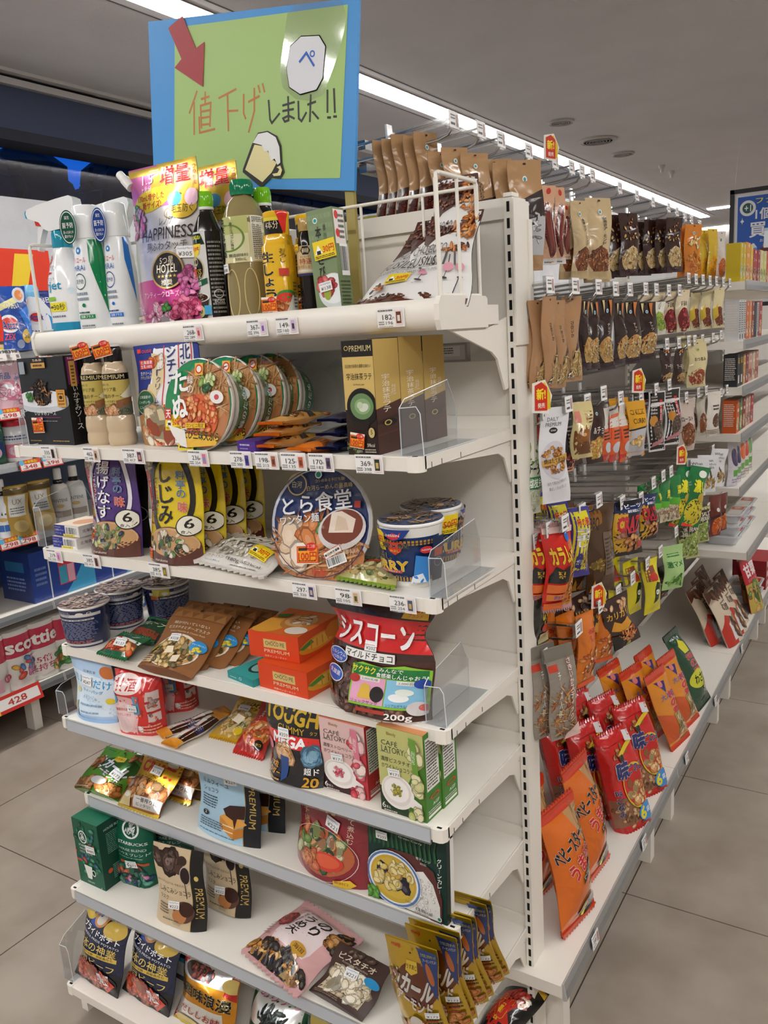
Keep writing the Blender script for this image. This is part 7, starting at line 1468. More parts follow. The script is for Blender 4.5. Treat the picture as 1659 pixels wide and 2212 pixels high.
# seventh row
orb = [R(0, 0, 1, 1, 'd2701c'), T('辛い', .62, .7, .2, 'c8281e', .5, .09, 'f0d8b0', .03, 1), B(.5, .3, .44, .2, 40, .1, ['b8541c', 'd87a2a', 'e8a060', 'a83a14', 'f0dcb8'], 3, .5), P('c8241e', .6, .3, .9, .36, .94, .52, .7, .5), E(.78, .42, .1, .05, 'e8b82a'), R(0, 0, 1, .06, 'd8501c')]
for i, (a, b, yw) in enumerate(((1250, 1288, 74), (1287, 1328, 60))):
    pack('nut_snack_bag', 'orange spicy nut bag, %s of two on the seventh hook row' % ('nearer', 'farther')[i], 'bag', hang(a, b, 1308 + (1 - i) * 16, 1428 + (1 - i) * 50, -.51, yw), 'pillow', .026, 'd2701c', orb, 3, (-.036, -.012, 0), seed=90 + i)
stc = [R(0, 0, 1, 1, '8f877c'), R(0, .86, 1, 1, '7a746a'), R(.02, .74, .34, .82, 'c8402a'), B(.5, .3, .48, .28, 110, .16, ['c88a4a', 'd8a870', 'a8602a', 'b84a28', 'e0bc88'], 3, .1), T('さきいかスティック', .72, .54, .66, 'f0e0d8', .14, .04, 'b8342a', .04, 1), T('チーズ入り', .3, .5, .5, 'f0ece4', .1, .02, None, .06, 1), P('d8b8b0', .4, .0, 1, 0, 1, .14, .5, .06)]
pack(H, 'long clear packet of dried squid sticks above the red bags', 'packet', hang(1192, 1252, 1392, 1592, -.5, 56, -4), 'hang', .014, '8f877c', stc, 3, (-.03, -.004, 0), seed=93)
pack(H, 'dark packet of smoked snacks at the end post above the orange noodle bags', 'packet', hang(1152, 1180, 1420, 1592, -.53, 70), 'hang', .022, '3a302e', [R(0, 0, 1, 1, '3a302e'), R(0, .5, 1, .9, '4a4040'), B(.5, .26, .44, .22, 36, .12, ['c87a4a', 'b85a3a', 'e0b090', '8a3a2a'], 3), L(.1, .54, .8, .62, 1, 'd8d0c8')], 1, seed=94)
# ---- bags on the base shelf
bst = [R(0, 0, 1, 1, 'd86a16'), P('b88a58', .66, 0, 1, 0, 1, 1, .5, 1, .62, .8, .78, .56), B(.84, .6, .12, .36, 50, .11, ['c8a068', 'a87a44', 'd8b880'], 3, .12), R(0, .93, 1, 1, 'c8381c'), T('ベビースター', .36, .68, .13, '14120f', .7, .09, 'e8e4dc', .05, 0, 24), T('うま辛', .5, .52, .14, 'c82420', .62, .1, 'f0e4d8', .05, 0, 24), P('14120f', .42, .34, .72, .44, .76, .5, .44, .4), T('ピーナッツ入り', .58, .42, .035, 'e8e8e0', .3, .03, None, .06, 0, 20), E(.86, .46, .12, .1, 'c82420'), T('ピリ辛', .86, .46, .06, 'e8d83a', .18, .05), E(.7, .1, .28, .085, '14120f'), T('6', .58, .09, .12, 'e8dc2a', .14, .08), T('袋入り', .8, .1, .05, 'e8e8e4', .24, .03), R(0, 0, 1, .02, 'c84a14')]
fr = put3(ZB + .012, (1228, 2026), (1296, 1950), (1176, 1770))
b6 = bag('noodle_snack_bag', 'orange crunchy noodle snack bag nearest the end post at the shelf front', 'bag', fr, 'pillow', .06, 'd86a16', bst, 'g', 'orange noodle snack bags', seed=100, fincol='c83a1c')
dup(b6, (-.015, .17, .004), 'orange crunchy noodle snack bag second, behind the nearest', yaw=.1, lean=D2(2))
dup(b6, (-.1, .03, 0), 'orange crunchy noodle snack bag deep in the shelf against the end post', lean=D2(-6))
aji = [R(0, 0, 1, 1, 'c62220'), R(0, 0, 1, .34, '8a5a40'), B(.5, .17, .48, .16, 60, .07, ['a8784a', '7a4a2a', 'c8a070', '5a3420', 'b88a58'], 3, .6), B(.4, .8, .4, .06, 12, .06, ['8a4a24', 'b8783a'], 4), E(.62, .42, .36, .24, 'd8b82a'), E(.62, .42, .33, .215, 'c62220'), B(.62, .36, .26, .12, 16, .1, ['e0b878', 'c8783a', 'e8d4a8'], 5, .7), T('味', .34, .62, .2, '1f2a6a', .34, .13, 'e8e4e0', .04), T('ごのみ', .7, .6, .1, '1f2a6a', .44, .06, 'e8e4e0', .04), P('d8b82a', .3, .74, .9, .86, .9, .9, .3, .79), R(.3, .72, .44, .78, '1a1a14'), E(.74, .12, .26, .1, '3a8ad0'), T('6', .6, .12, .13, 'e8e02a', .15, .08), T('袋入', .82, .13, .06, 'e8f0f4', .24, .04), T('味ごのみ', .1, .3, .3, '1f2a6a', .1, .05, 'e8e4e0', .03, 1), R(0, .9, 1, 1, 'c4201e'), P('d8d4d4', .7, .88, 1, .84, 1, .96, .76, .98)]
rf = put3(ZB + .002, (1338, 1800), (1402, 1758), (1290, 1600))
r6 = bag('cracker_mix_bag', 'red rice cracker mix bag at the shelf front with blue six-pack mark', 'bag', rf, 'block', .06, 'c62220', aji, 'g', 'red rice cracker mix bags', seed=101, fincol='b81e1c')
for i, (o, l) in enumerate((((-.004, .17, 0), 'second along the shelf front'), ((-.075, .01, .0), 'one row behind the front'), ((-.145, .005, 0), 'two rows behind the front'), ((-.08, .18, 0), 'behind the second one'), ((-.15, .17, 0), 'deepest in the group'))):
    dup(r6, o, 'red rice cracker mix bag, ' + l, yaw=.05 * i - .1)
kak = [R(0, 0, 1, 1, 'd8861c'), R(0, .92, 1, 1, 'c83a1c'), P('2a2470', .2, .9, .64, .86, .46, .72), E(.4, .85, .1, .045, 'd87a78'), T('柿の種', .64, .56, .34, 'c82a24', .34, .1, 'e8e0d8', .04, 1), P('c8541c', .0, .08, .4, .08, .4, .4, .0, .5), R(.42, .1, .9, .42, 'a8884a'), B(.66, .26, .22, .14, 30, .08, ['c8a868', '9a7a44', 'e0c898'], 3, .4), T('大入り', .44, .68, .08, '5a6ab0', .5, .03), L(.5, .03, .9, .07, 1, '8a4a1c')]
kf = put3(ZB + .008, (1455, 1622), (1494, 1584), (1396, 1470))
k6 = bag('cracker_nut_bag', 'orange persimmon-seed cracker bag at the front of the middle base shelf', 'bag', kf, 'pillow', .045, 'd8861c', kak, 'g', 'orange cracker nut bags', seed=102, fincol='c83a1c')
for i, (o, l) in enumerate((((-.07, -.002, 0), 'second from the front'), ((-.135, -.004, 0), 'third from the front'), ((.0, .135, 0), 'beside the green bag'), ((-.07, .14, 0), 'behind the one beside the green bag'))):
    dup(k6, o, 'orange persimmon-seed cracker bag, ' + l, yaw=.04 * i - .06)
bag('cracker_nut_bag', 'dark green wasabi cracker bag with yellow burst among the orange ones', 'bag', put3(ZB + .01, (1514, 1532), (1540, 1500), (1440, 1380)), 'pillow', .05, '16452a', [R(0, 0, 1, 1, '16452a'), P('d8d02a', .3, .82, .5, .9, .7, .84, .66, .7, .4, .7), T('柿の種', .5, .54, .3, 'b83a34', .34, .08, 'c8d0e0', .04, 1), E(.5, .34, .44, .12, 'c8cc2a'), T('わさび', .5, .34, .12, '14120f', .5, .08), B(.74, .24, .18, .1, 20, .08, ['a8a868', 'c8b888', '7a8a4a'], 3)], 'g', None, seed=103, fincol='16301f')
chs = [R(0, 0, 1, 1, 'cdbca6'), P('5a2f1c', 0, .78, .6, .98, 1, .86, 1, 1, 0, 1), B(.6, .88, .4, .1, 14, .12, ['6a3a22', '4a2414', '8a5434'], 3, .6), P('b83428', .0, .0, .4, 0, .7, .4, .3, .5, 0, .3), P('d8d4d0', .3, .34, 1, .52, 1, .08, .3, .06), E(.62, .24, .32, .18, 'd0ccc8'), B(.62, .24, .26, .15, 24, .1, ['4a2a1c', '6a3e28', '3a2014', 'c89a68'], 5, .8), T('むき栗', .6, .6, .12, '2a1c14', .4, .05, None, .06, 0, -12), L(.4, .68, .8, .72, 1, '6a5a4a')]
cf = put3(ZB + .002, (1580, 1400), (1606, 1370), (1524, 1280))
c7 = bag('chestnut_pouch', 'beige and brown chestnut pouch nearest on the farther base shelf', 'pouch', cf, 'stand', .05, 'cdbca6', chs, 'm', 'beige chestnut pouches', seed=104)
for i, (o, l) in enumerate((((-.06, -.01, 0), 'behind the nearest one'), ((.0, .1, 0), 'second along the shelf edge'), ((-.01, .2, 0), 'third along the shelf edge'), ((-.075, .11, 0), 'behind the second one'), ((-.085, .21, .01), 'behind the third one'))):
    dup(c7, o, 'beige and brown chestnut pouch, ' + l, yaw=.03 * i)
rk = bag('chestnut_pouch', 'red sweet chestnut pouch with white characters, nearer one', 'pouch', put3(ZB + .002, (1628, 1326), (1652, 1302), (1600, 1212)), 'stand', .04, 'b82430', [R(0, 0, 1, 1, 'b82430'), R(0, 0, 1, .52, 'b8a04a'), B(.5, .26, .46, .24, 30, .12, ['c89a58', '8a5a34', '5a8a34', 'd8bc88'], 3), T('甘栗', .5, .76, .24, 'ecdcdc', .8, .1), T('むいちゃいました', .5, .58, .06, 'e8b0b0', .7, .02)], 'm', 'red sweet chestnut pouches', seed=105)
dup(rk, (-.04, .09, .01), 'red sweet chestnut pouch with white characters, farther one')
q = MB()
p = cf[0].to_translation()
q.prism([(-.012, 0), (.08, 0), (.08, .03), (.04, .085), (-.012, .1)], 1, -.0012, 0, CLR)
q.box((-.012, 0, 0), (.09, .5, .0015), CLR)
tag(q.build('shelf_divider', mw=frame((-.6, p.y - .055, ZB + .0008))), 'clear divider in front of the beige chestnut pouches', 'divider', 'clear shelf dividers')
# ---- price cards along the base rail
for i, (x, y) in enumerate(((1288, 1996), (1394, 1796), (1486, 1622), (1548, 1510), (1605, 1388))):
    p = onx(x, y, XF + .012)
    q = MB()
    q.box((-.019, 0, -.014), (.019, .0008, .014), TAGC)
    art(q, lambda u, v, o: ((u - .5) * .038, -o, (v - .5) * .028), [T(('358', '328', '298', '328', '238')[i], .36, .5, .3, '2a2a2a', .4, .02), L(.08, .76, .6, .92, 1, '6a6a6a'), L(.08, .1, .5, .3, 1, '8a8a8a'), R(.7, .14, .92, .86, 'b88a80')], .038, .028, 'p', None, .0003)
    tag(q.build('price_card', mw=frame((XF + .0105, p.y, ZB - .012), PI / 2, D2(8))), 'small price card on the base shelf rail under the ' + ('nearest orange noodle bag', 'red cracker mix bags', 'orange cracker nut bags', 'green wasabi cracker bag', 'beige chestnut pouches')[i], 'price card', 'price cards on the base rails')
# red "new" flags on hooks
for i, (x, y, X) in enumerate(((1192, 322, -.655), (1172, 862, -.495), (1381, 826, -.495), (1556, 1004, -.495), (1295, 1290, -.5), (1474, 985, -.495))):
    p = onx(x, y, X)
    q = MB()
    q.prism([(-.022, -.02), (.012, -.024), (.02, .004), (.006, .03), (-.02, .026)], 1, 0, .0008, M('e8e0d4', 'p'))
    art(q, lambda u, v, o: (-.02 + .036 * u, -o, -.022 + .05 * v), [P('d8b82a', .3, .1, 1, .1, 1, .6, .7, .96, .3, .9), P('c8301e', .1, .1, .8, .06, .82, .8, .5, .98, .12, .88), T('新!', .46, .6, .34, 'f0d82a', .5, .08), T('発売', .46, .24, .16, 'f4e8d8', .4, .04)], .036, .05, 'p', None, .0003)
    tag(q.build('product_flag', mw=frame(p, D2(62))), ('red and yellow flag above the top hook row', 'red and yellow flag above the white scallop packet', 'red and yellow flag above the black bordered packets', 'red and yellow flag above the white crumpled packets', 'orange and yellow flag above the orange spicy nut bags', 'red and yellow flag on the big green bean bag hook')[i], 'flag')
# ---- far bays: cartons in rows
def rowbox(i, specs, what):
    z, y = FZ[i], 3.06
    for k, (col, w, h, ops, lb) in enumerate(specs):
        r = i * 31 + k
        box('pasta_sauce_carton' if i < 3 else 'food_carton', '%s on the %s far shelf, %s from its near end' % (lb, ORD[i], ORD[k]), 'carton', (frame((XF - .02, y + w / 2, z), PI / 2), w, h * (.74 if i == 0 else .88)), .045, col, ops, (), (), [R(0, 0, 1, 1, col)] + ([L(.1, .2, .9, .9, 12, 'd8d0c8', r)] if i else []))
        y += w + .006
f1 = lambda bg, c, tx: [R(0, 0, 1, 1, bg), E(.5, .28, .4, .2, 'e0d8cc'), B(.5, .28, .34, .16, 24, .1, c, 3), T(tx, .5, .68, .1, 'f0ece0', .6, .04), E(.5, .92, .1, .05, 'e0e8e4')]
rowbox(0, [('c8b01c', .05, .17, f1('c8b01c', PEA, 'ペペロン'), 'yellow herb pasta carton'), ('c8b01c', .05, .17, f1('c8b01c', PEA, 'ペペロン'), 'yellow herb pasta carton'), ('d8922a', .085, .18, f1('d8922a', ORG, '明太子'), 'orange cod roe pasta carton'), ('d8c03a', .05, .175, f1('d8b83a', ORG, 'たらこ'), 'yellow and orange pasta carton'), ('a8242e', .09, .16, f1('a8242e', ALM, 'ミート'), 'red meat sauce carton'), ('9a2028', .06, .16, f1('9a2028', ALM, 'ボロネーゼ'), 'deep red sauce carton'), ('d8c89a', .07, .165, f1('d8c89a', PEA, 'クリーム'), 'pale cream sauce carton'), ('c8cc6a', .07, .16, f1('c8cc6a', PEA, 'バジル'), 'pale green sauce carton'), ('e0dcd4', .09, .17, f1('c83a3a', ORG, 'トマト'), 'white and red sauce carton')], '')
side = lambda c: [R(0, 0, 1, 1, c), L(.12, .2, .88, .95, 14, '5a5a5e'), R(.5, .04, .85, .16, '1c1c22')]
rowbox(1, [('c8c6c6', .042, .155, side('c8c6c6'), 'grey-white side-on curry carton'), ('c8c6c6', .042, .155, side('cac8c8'), 'grey-white side-on curry carton'), ('c8c6c6', .042, .155, side('c8c6c6'), 'grey-white side-on curry carton'), ('c86a3a', .06, .15, f1('c86a3a', ORG, 'カレー'), 'orange stew carton'), ('d88a5a', .05, .15, f1('d88a5a', ORG, 'シチュー'), 'salmon stew carton'), ('8a3a24', .05, .15, f1('8a3a24', ALM, '欧風'), 'brown curry carton'), ('34384a', .05, .145, side('34384a'), 'slate blue carton'), ('b8b4b4', .05, .145, side('b8b4b4'), 'plain grey carton'), ('a83a34', .07, .15, f1('a83a34', ORG, '辛口'), 'red hot curry carton')], '')
rowbox(2, [('2a2c30', .05, .125, [R(0, 0, 1, 1, '22242a'), T('SPICY', .5, .8, .3, 'd8b83a', .4, .04, None, .06, 0, 90), R(.25, .1, .75, .35, 'd0ccc8')], 'black curry carton with white label'), ('24262c', .05, .125, [R(0, 0, 1, 1, '1c1e26'), T('SPICY', .5, .8, .3, 'd8b83a', .4, .04, None, .06, 0, 90), R(.25, .1, .75, .35, 'd0ccc8')], 'black curry carton with white label'), ('b8904a', .05, .12, f1('b8904a', ORG, '中辛'), 'tan curry carton'), ('8a2a3a', .05, .12, f1('8a2a3a', ALM, 'ハヤシ'), 'maroon stew carton'), ('c09488', .08, .12, f1('c09488', RED, '牛丼'), 'dusty pink beef bowl carton'), ('c8b8a0', .06, .12, f1('c8b8a0', NUT, '親子丼'), 'beige rice bowl carton'), ('b87a68', .07, .12, f1('b87a68', RED, '中華'), 'terracotta carton')], '')
rowbox(3, [('c85a24', .06, .13, f1('c85a24', STX, '麻婆'), 'orange slanted sauce pack'), ('4a7a3a', .055, .13, f1('4a7a3a', STX, '青椒'), 'green slanted sauce pack'), ('8a2a20', .055, .125, f1('8a2a20', STX, '回鍋'), 'brick red sauce pack'), ('c8a090', .05, .125, f1('c8a090', RED, '酢豚'), 'rose sauce pack'), ('b89080', .05, .125, f1('b89080', RED, '春雨'), 'dusty sauce pack'), ('a82a2a', .06, .12, f1('a82a2a', RED, '担々'), 'red sauce pack')], '')
for k, (dy, c) in enumerate(((0, 'c8c4cc'), (.07, 'c8c4cc'), (.16, 'd0ccc4'), (.235, 'd4cabc'), (.31, 'c8ccc0'))):
    pack('frozen_style_pouch', ('white and purple rice pouch', 'white and purple rice pouch', 'white and orange pouch', 'cream and red pouch', 'pale green pouch')[k] + ' standing %s on the fifth far shelf' % ORD[k], 'pouch', (frame((XF - .03, 3.1 + dy, FZ[4] + .001), PI / 2 - .3), .07, .16), 'stand', .03, c, [R(0, 0, 1, 1, c), E(.5, .62, .3, .2, ('3a2a5a', '3a2a5a', 'd8622a', 'c8402a', '5a9a4a')[k]), R(.3, .2, .7, .34, '5aa03a'), L(.2, .06, .8, .16, 2, '8a848a')], 0, seed=110 + k)
def tray(x, y, z, label):
    t = thing('food_tray', label, 'tray', frame((x, y, z)), 'white film-topped trays')
    q = MB()
    rr_ = lambda hx, hy, zz, c=.012: [(hx - c, hy, zz), (hx, hy - c, zz), (hx, -hy + c, zz), (hx - c, -hy, zz), (-hx + c, -hy, zz), (-hx, -hy + c, zz), (-hx, hy - c, zz), (-hx + c, hy, zz)]
    rings = [rr_(.05, .07, 0), rr_(.058, .08, .03), rr_(.066, .09, .031), rr_(.066, .09, .035), rr_(.06, .084, .036)]
    vs = [p for r_ in rings for p in r_]
    q.add(vs, [(8 * i + k, 8 * i + (k + 1) % 8, 8 * i + 8 + (k + 1) % 8, 8 * i + 8 + k) for i in range(4) for k in range(8)] + [tuple(range(8))], M('c8cad0', 'o'))
    q.build('dish', t, True)
    q = MB()
    S = lambda u, v, o: (.058 - .116 * (1 - u) if 0 else -.058 + .116 * u, -.082 + .164 * v, .0362 + o)
    art(q, S, [R(0, 0, 1, 1, 'd4d0c8'), P('c8442e', .62, .55, .98, .55, .98, .92, .62, .86), E(.8, .72, .12, .1, 'e8e0d8'), L(.1, .1, .5, .5, 4, '7a766e'), L(.66, .62, .94, .8, 2, '2a2420'), R(.1, .6, .5, .9, 'b8b4a8')], .116, .164, 'g', None, 0)
    q.build('film_lid', t)
    return t
p = onx(1606, 1130, -.56)
tr0 = tray(-.56, 3.2, FZ[5] + .001, 'white film-topped tray at the bottom of the nearest stack')
for k, (o, l) in enumerate((((.002, .004, .037), 'in the middle of the nearest stack'), ((.0, .03, .074), 'on top of the nearest stack'), ((0, .2, 0), 'at the bottom of the farther stack'), ((0, .2, .037), 'on the farther stack'), ((.004, .2, .074), 'on top of the farther stack'))):
    dup(tr0, o, 'white film-topped tray ' + l)
for k in range(3):
    box('snack_box', 'red flat box, %s in the pile beside the farther chestnut pouches' % ORD[k], 'carton', (frame((XF - .01, 3.95, ZB + .001 + .044 * k), PI / 2), .2, .042), .14, 'a8242a', [R(0, 0, 1, 1, 'a8242a'), R(.1, .2, .5, .8, 'd8c8c4'), L(.55, .3, .9, .7, 2, 'e0b8b4')], (), (), [R(0, 0, 1, 1, '8a1c22')])
tr2 = tray(-.56, 3.7, ZB + .001, 'white film-topped tray on the farther base shelf, lower')
dup(tr2, (0, .01, .037), 'white film-topped tray on the farther base shelf, upper')
# ---- hanging poster
Yp = 7.0
a, b_ = ony(1578, 412, Yp), ony(1582, 560, Yp)
wp = .62
t = thing('hanging_poster', 'blue hanging poster in a black frame beyond the far shelves', 'poster', frame((a.x, Yp, a.z - .86)))
q = MB()
for x0, x1, z0, z1 in ((0, .03, 0, .86), (wp - .03, wp, 0, .86), (0, wp, .83, .86), (0, wp, 0, .03)): q.box((x0, -.012, z0), (x1, .012, z1), M('1e1a1c', 's'))
q.build('poster_frame', t)
q = MB()
q.box((.03, -.004, .03), (wp - .03, .004, .83), M('c4c2c4', 'p'))
art(q, lambda u, v, o: (.03 + (wp - .06) * u, -.004 - o, .03 + .8 * v), [R(.045, .03, .955, .965, '1f4fa0'), E(.17, .86, .1, None, 'd0d0d0'), E(.17, .86, .066, None, '1f4f48'), T('+1', .17, .86, .06, 'e0e0e0', .08, .03), T('ファミマの', .55, .915, .05, 'd8cc3a', .56, .04), T('1個買うと', .6, .8, .1, 'd4d4d4', .66, .06), T('買', .3, .66, .13, 'd4d4d4', .2, .05), T('うと1個', .68, .66, .12, 'd4d4d4', .5, .05), T('お菓子、ドリンクなど', .58, .56, .03, 'd4d4d4', .5, .02), P('d0d4d8', .08, .745, .1, .76, .105, .78, .11, .76, .13, .745, .11, .735, .105, .715, .1, .735), R(.06, .42, .16, .5, '4a8a4a'), R(.09, .5, .13, .54, '7a9a4a'), R(.2, .44, .3, .5, '4a8ac8'), P('c8d0d8', .2, .5, .3, .5, .26, .54, .24, .54), R(.34, .42, .44, .5, '5a2a28'), R(.37, .5, .41, .53, 'b8903a'), R(.5, .38, .7, .5, '6a2430'), E(.62, .45, .06, .03, 'd8b868'), T('POTATO', .62, .4, .025, 'e8e8e8', .14, .03), R(.06, .08, .94, .34, '173f80'), T('もらえる', .5, .22, .12, 'd4d4d4', .7, .06)], wp - .06, .8, 'p', None, .0004)
q.build('poster_sheet', t)
for x in (.03, wp - .03):
    q = MB()
    q.tube([(x, 0, .86), (x + .03, 0, CEIL - (a.z - .86))], .0012, M('c8c4c0', 's'), 5)
    q.build('string', t)
c_ = onx(1618, 560, -.5)
q = MB()
q.box((0, 0, 0), (.1, .0012, .07), M('d8e2e8', 'p'))
art(q, lambda u, v, o: (.1 * u, -o, .07 * v), [L(.15, .2, .8, .7, 3, '8a9aa8'), R(.0, .85, 1, 1, 'a8c0d0')], .1, .07, 'p', None, .0003)
tag(q.build('shelf_sign', mw=frame((-.5, 3.5, FZ[0] + .13))), 'pale blue upright card above the far red cartons', 'sign')

# ================================================================ BACK SIDE OF THE GONDOLA, seen over the top shelf
gshelf(1.37, 2.14, 1.60, 'top shelf of the aisle side behind the bargain sign', XB - .34, XB - .035, False, 'left aisle shelves', -1)
A = k4[0].to_translation()
for k, (x, y, l) in enumerate(((690, 1.62, 'nearest'), (800, 1.6, 'farther'), (655, 1.9, 'farthest'))):
    p = ony(x, 480, y)
    dup(cb, Vector((p.x, y, 1.601)) - A, 'big lidded noodle cup on the shelf behind the sign, %s of two' % l, yaw=k * 1.1)
box('wall_cabinet', 'plain white cabinet far behind the bargain sign', 'cabinet', (frame((-1.45, 4.9, .001)), .5, 1.75), .4, 'dcdcda', [L(.1, .88, .4, .92, 1, '9a9a9a')])
# ================================================================ LEFT AISLE
XG = -2.8
for i, z in enumerate((1.457, 1.244, 1.045, .77, .49, .19)):
    for k, (a, b) in enumerate(((.9, 1.9), (1.9, 2.9), (2.9, 3.9))):
        gshelf(a, b, z, '%s detergent shelf from the top, %s bay of the window gondola' % (ORD[i], ORD[k]), XG - .4, XG - (.0 if i > 3 else .03), i == 5, 'window gondola shelves', 1, 'b8b6b2')
t = thing('window_gondola', 'white gondola back and posts along the window side', 'shelving unit', frame((0, 0, 0)))
q = MB()
q.box((XG - .42, .9, 0), (XG - .405, 3.9, 1.62), M('5a6a8a', 's'))
q.build('back_panel', t)
for y in (.9, 1.9, 2.9, 3.9): post(XG - .41, XG - .395, y - .015, y + .015, 1.64, t, 'post', False)
G = 'left aisle goods'
def L_(x0, x1, y0, y1, X=-2.84, yaw=75): return hang(x0, x1, y0, y1, X, yaw)
def lp(label, cat, tr, z, st, t_, col, ops, n=0, off=(0, .2, 0), fin='g', group=None, name='detergent_pouch'):
    mw = tr[0].copy()
    mw.translation.z = z + .001
    r0 = bag(name, label, cat, (mw, tr[1], tr[2]), st, t_, col, ops, fin, group, seed=len(label))
    for i in range(n): dup(r0, Vector(off) * (i + 1), '%s, %s farther along its shelf' % (label, ORD[i]), group=group)
    return r0
atk = [R(0, 0, 1, 1, '1f4aa0'), P('e0dc9a', .0, .72, .7, .86, .7, .76, 0, .62), T('ごみ洗い', .36, .7, .1, 'e8e4c0', .6, .05, '1a2a5a', .03), E(.74, .86, .22, .12, 'c8ccd4'), E(.74, .86, .14, .08, 'd8864a'), E(.2, .42, .3, .14, 'e8e8ec'), E(.2, .42, .26, .1, 'c83a34'), T('Attack', .26, .4, .13, '1f3f8a', .6, .06, 'e8e8ec', .03), T('ZEX', .18, .22, .09, 'd84a58', .3, .05), E(.74, .22, .18, .11, 'c8a84a'), T('2倍', .74, .22, .07, '2a2a2a', .2, .03), P('2a78d8', .6, .6, 1, .7, 1, .1, .8, .3), E(.5, .1, .12, .07, '8a98b8')]
lp('blue laundry refill pouch at the near end of the top window shelf', 'pouch', L_(0, 64, 602, 742), 1.457, 'stand', .06, '1f4aa0', atk)
lp('navy laundry refill pouch beside the white jug', 'pouch', L_(84, 138, 610, 736, -2.86), 1.457, 'stand', .05, '28387a', [R(0, 0, 1, 1, '28387a'), T('26日分', .4, .84, .1, 'e8e8f4', .56, .03), P('c8ccd8', .2, .3, .5, .6, .8, .4, .6, .16), E(.5, .4, .12, .07, '4a7ad0'), T('アリエール', .56, .26, .06, 'c83a48', .5, .03)], 1, (0, .17, 0))
jt = L_(56, 112, 605, 742)
t = thing('detergent_jug', 'white laundry jug with handle and pale blue cap', 'jug', frame(jt[0].translation * Vector((1, 1, 0)) if 0 else Vector((jt[0].translation.x, jt[0].translation.y, 1.458)), D2(75)))
w, h = jt[1], .24
q = MB()
q.prism([(-w * .48, 0), (w * .48, 0), (w * .5, h * .3), (w * .44, h * .62), (w * .1, h * .8), (-w * .3, h * .82), (-w * .46, h * .66), (-w * .5, h * .2)], 1, 0, .07, M('e8ecf2', 'o'))
art(q, lambda u, v, o: ((u - .5) * w, -o, v * h), [P('3a9ae0', .62, .06, .98, .06, .96, .5, .76, .56), E(.8, .34, .1, .2, 'f0f0f4'), E(.36, .5, .26, .1, 'd8dce4'), E(.36, .5, .24, .07, 'c83a34'), T('Attack', .38, .5, .09, '1f3f8a', .5, .05), T('ラクモー', .34, .26, .09, '1f2f5a', .5, .04), R(.04, .06, .56, .12, 'c84a44'), R(.04, .12, .56, .18, 'd8dc9a')], w, h, 'o', None, .0004)
q.build('jug_body', t)
q = MB()
q.lathe([(.03, h * .8), (.032, h * .84), (.03, h * .95), (.026, h)], M('7ab8e0', 'o'), 24, c=(-w * .1, .035, 0))
q.build('cap', t, True)
q = MB()
pz_ = [onx(x, y, -3.08) for x, y in ((0, 577), (110, 586), (110, 660), (0, 660))]
y0, y1 = pz_[0].y, pz_[1].y
q.box((0, y0 - .3, 1.5), (.01, y1, 1.86), M('c8341c', 'p'))
art(q, lambda u, v, o: (.01 + o, y0 - .3 + (y1 - y0 + .3) * u, 1.5 + .36 * v), [P('d8b82a', .3, .1, .44, .1, .5, .95, .34, .95), P('d8b82a', .55, .1, .66, .1, .86, .95, .7, .95), T('安い!', .36, .8, .22, 'e8c82a', .3, .08)], y1 - y0 + .3, .36, 'p', None, .0003)
tag(q.build('promo_board', mw=frame((-3.09, 0, 0))), 'red and yellow promotion board behind the laundry pouches', 'promotion board')
pnk_ = [R(0, 0, 1, 1, 'd8b0bc'), R(0, .82, 1, 1, 'd0c02a'), T('2.8', .34, .78, .2, 'f0e8ec', .6, .1, 'c83a5a', .04), E(.4, .3, .34, .16, 'c8708a'), E(.36, .3, .24, .1, 'd8d4dc'), B(.5, .25, .4, .16, 24, .1, ['d890a8', 'c8607a', 'e8c8d4'], 4), T('新品', .3, .52, .1, '3a6ab0', .4, .04), T('ふわ', .75, .5, .1, '5a8ac8', .3, .03)]
lp('pink softener refill pack with a big 2.8 at the near end of its shelf', 'pouch', L_(-14, 58, 750, 890, -2.86), 1.244, 'stand', .07, 'd8b0bc', pnk_)
lp('pink softener refill pack partly hidden behind the black sauce carton', 'pouch', L_(60, 130, 740, 874, -2.86), 1.244, 'stand', .07, 'd8a8b8', pnk_, 2, (0, .2, 0))
for k, (x0, x1, c, lid, lb) in enumerate(((-20, 8, '1f5a48', '1a6a50', 'green-capped tub'), (10, 62, 'd8d8dc', 'c8283a', 'white tub with red lid and pink label'), (66, 124, 'd4d8e0', 'd8dce4', 'white and navy bottle'), (126, 160, '2a4a78', '2a3a68', 'navy bottle'))):
    tr = L_(x0, x1, 930, 1018, -2.9, 90)
    t = thing('detergent_tub', lb + ' on the third window shelf', 'tub', frame((tr[0].translation.x, tr[0].translation.y, 1.046)))
    r = tr[1] / 2
    h = .16
    pr = [(r * .9, 0), (r, .01), (r, h * .8), (r * .9, h * .84)]
    q = MB()
    q.lathe(pr, M(c, 'o'), 28, .6)
    art(q, side_S(pr, 240, 400, .01, h * .78, .6), [R(.05, .05, .95, .5, 'd87a98') if k == 1 else R(.1, .2, .9, .6, '2a3f78'), E(.55, .28, .2, .16, 'e0c0cc'), L(.15, .62, .85, .8, 2, '4a5a88')], r * 2.6, h, 'o', .012)
    q.build('tub', t, True)
    q = MB()
    q.lathe([(r * .92, h * .84), (r * .96, h * .86), (r * .96, h * .97), (r * .9, h)], M(lid, 'o'), 28, .6)
    q.build('lid', t, True)
gold = [R(0, 0, 1, 1, 'b8984a'), R(0, .82, 1, 1, '5a4a2a'), R(.14, .4, .84, .8, 'd8d8d4'), T('UX', .5, .68, .1, '8a7a4a', .4, .01), L(.2, .44, .8, .58, 3, '6a6a66'), E(.5, .2, .3, .12, 'd8c080')]
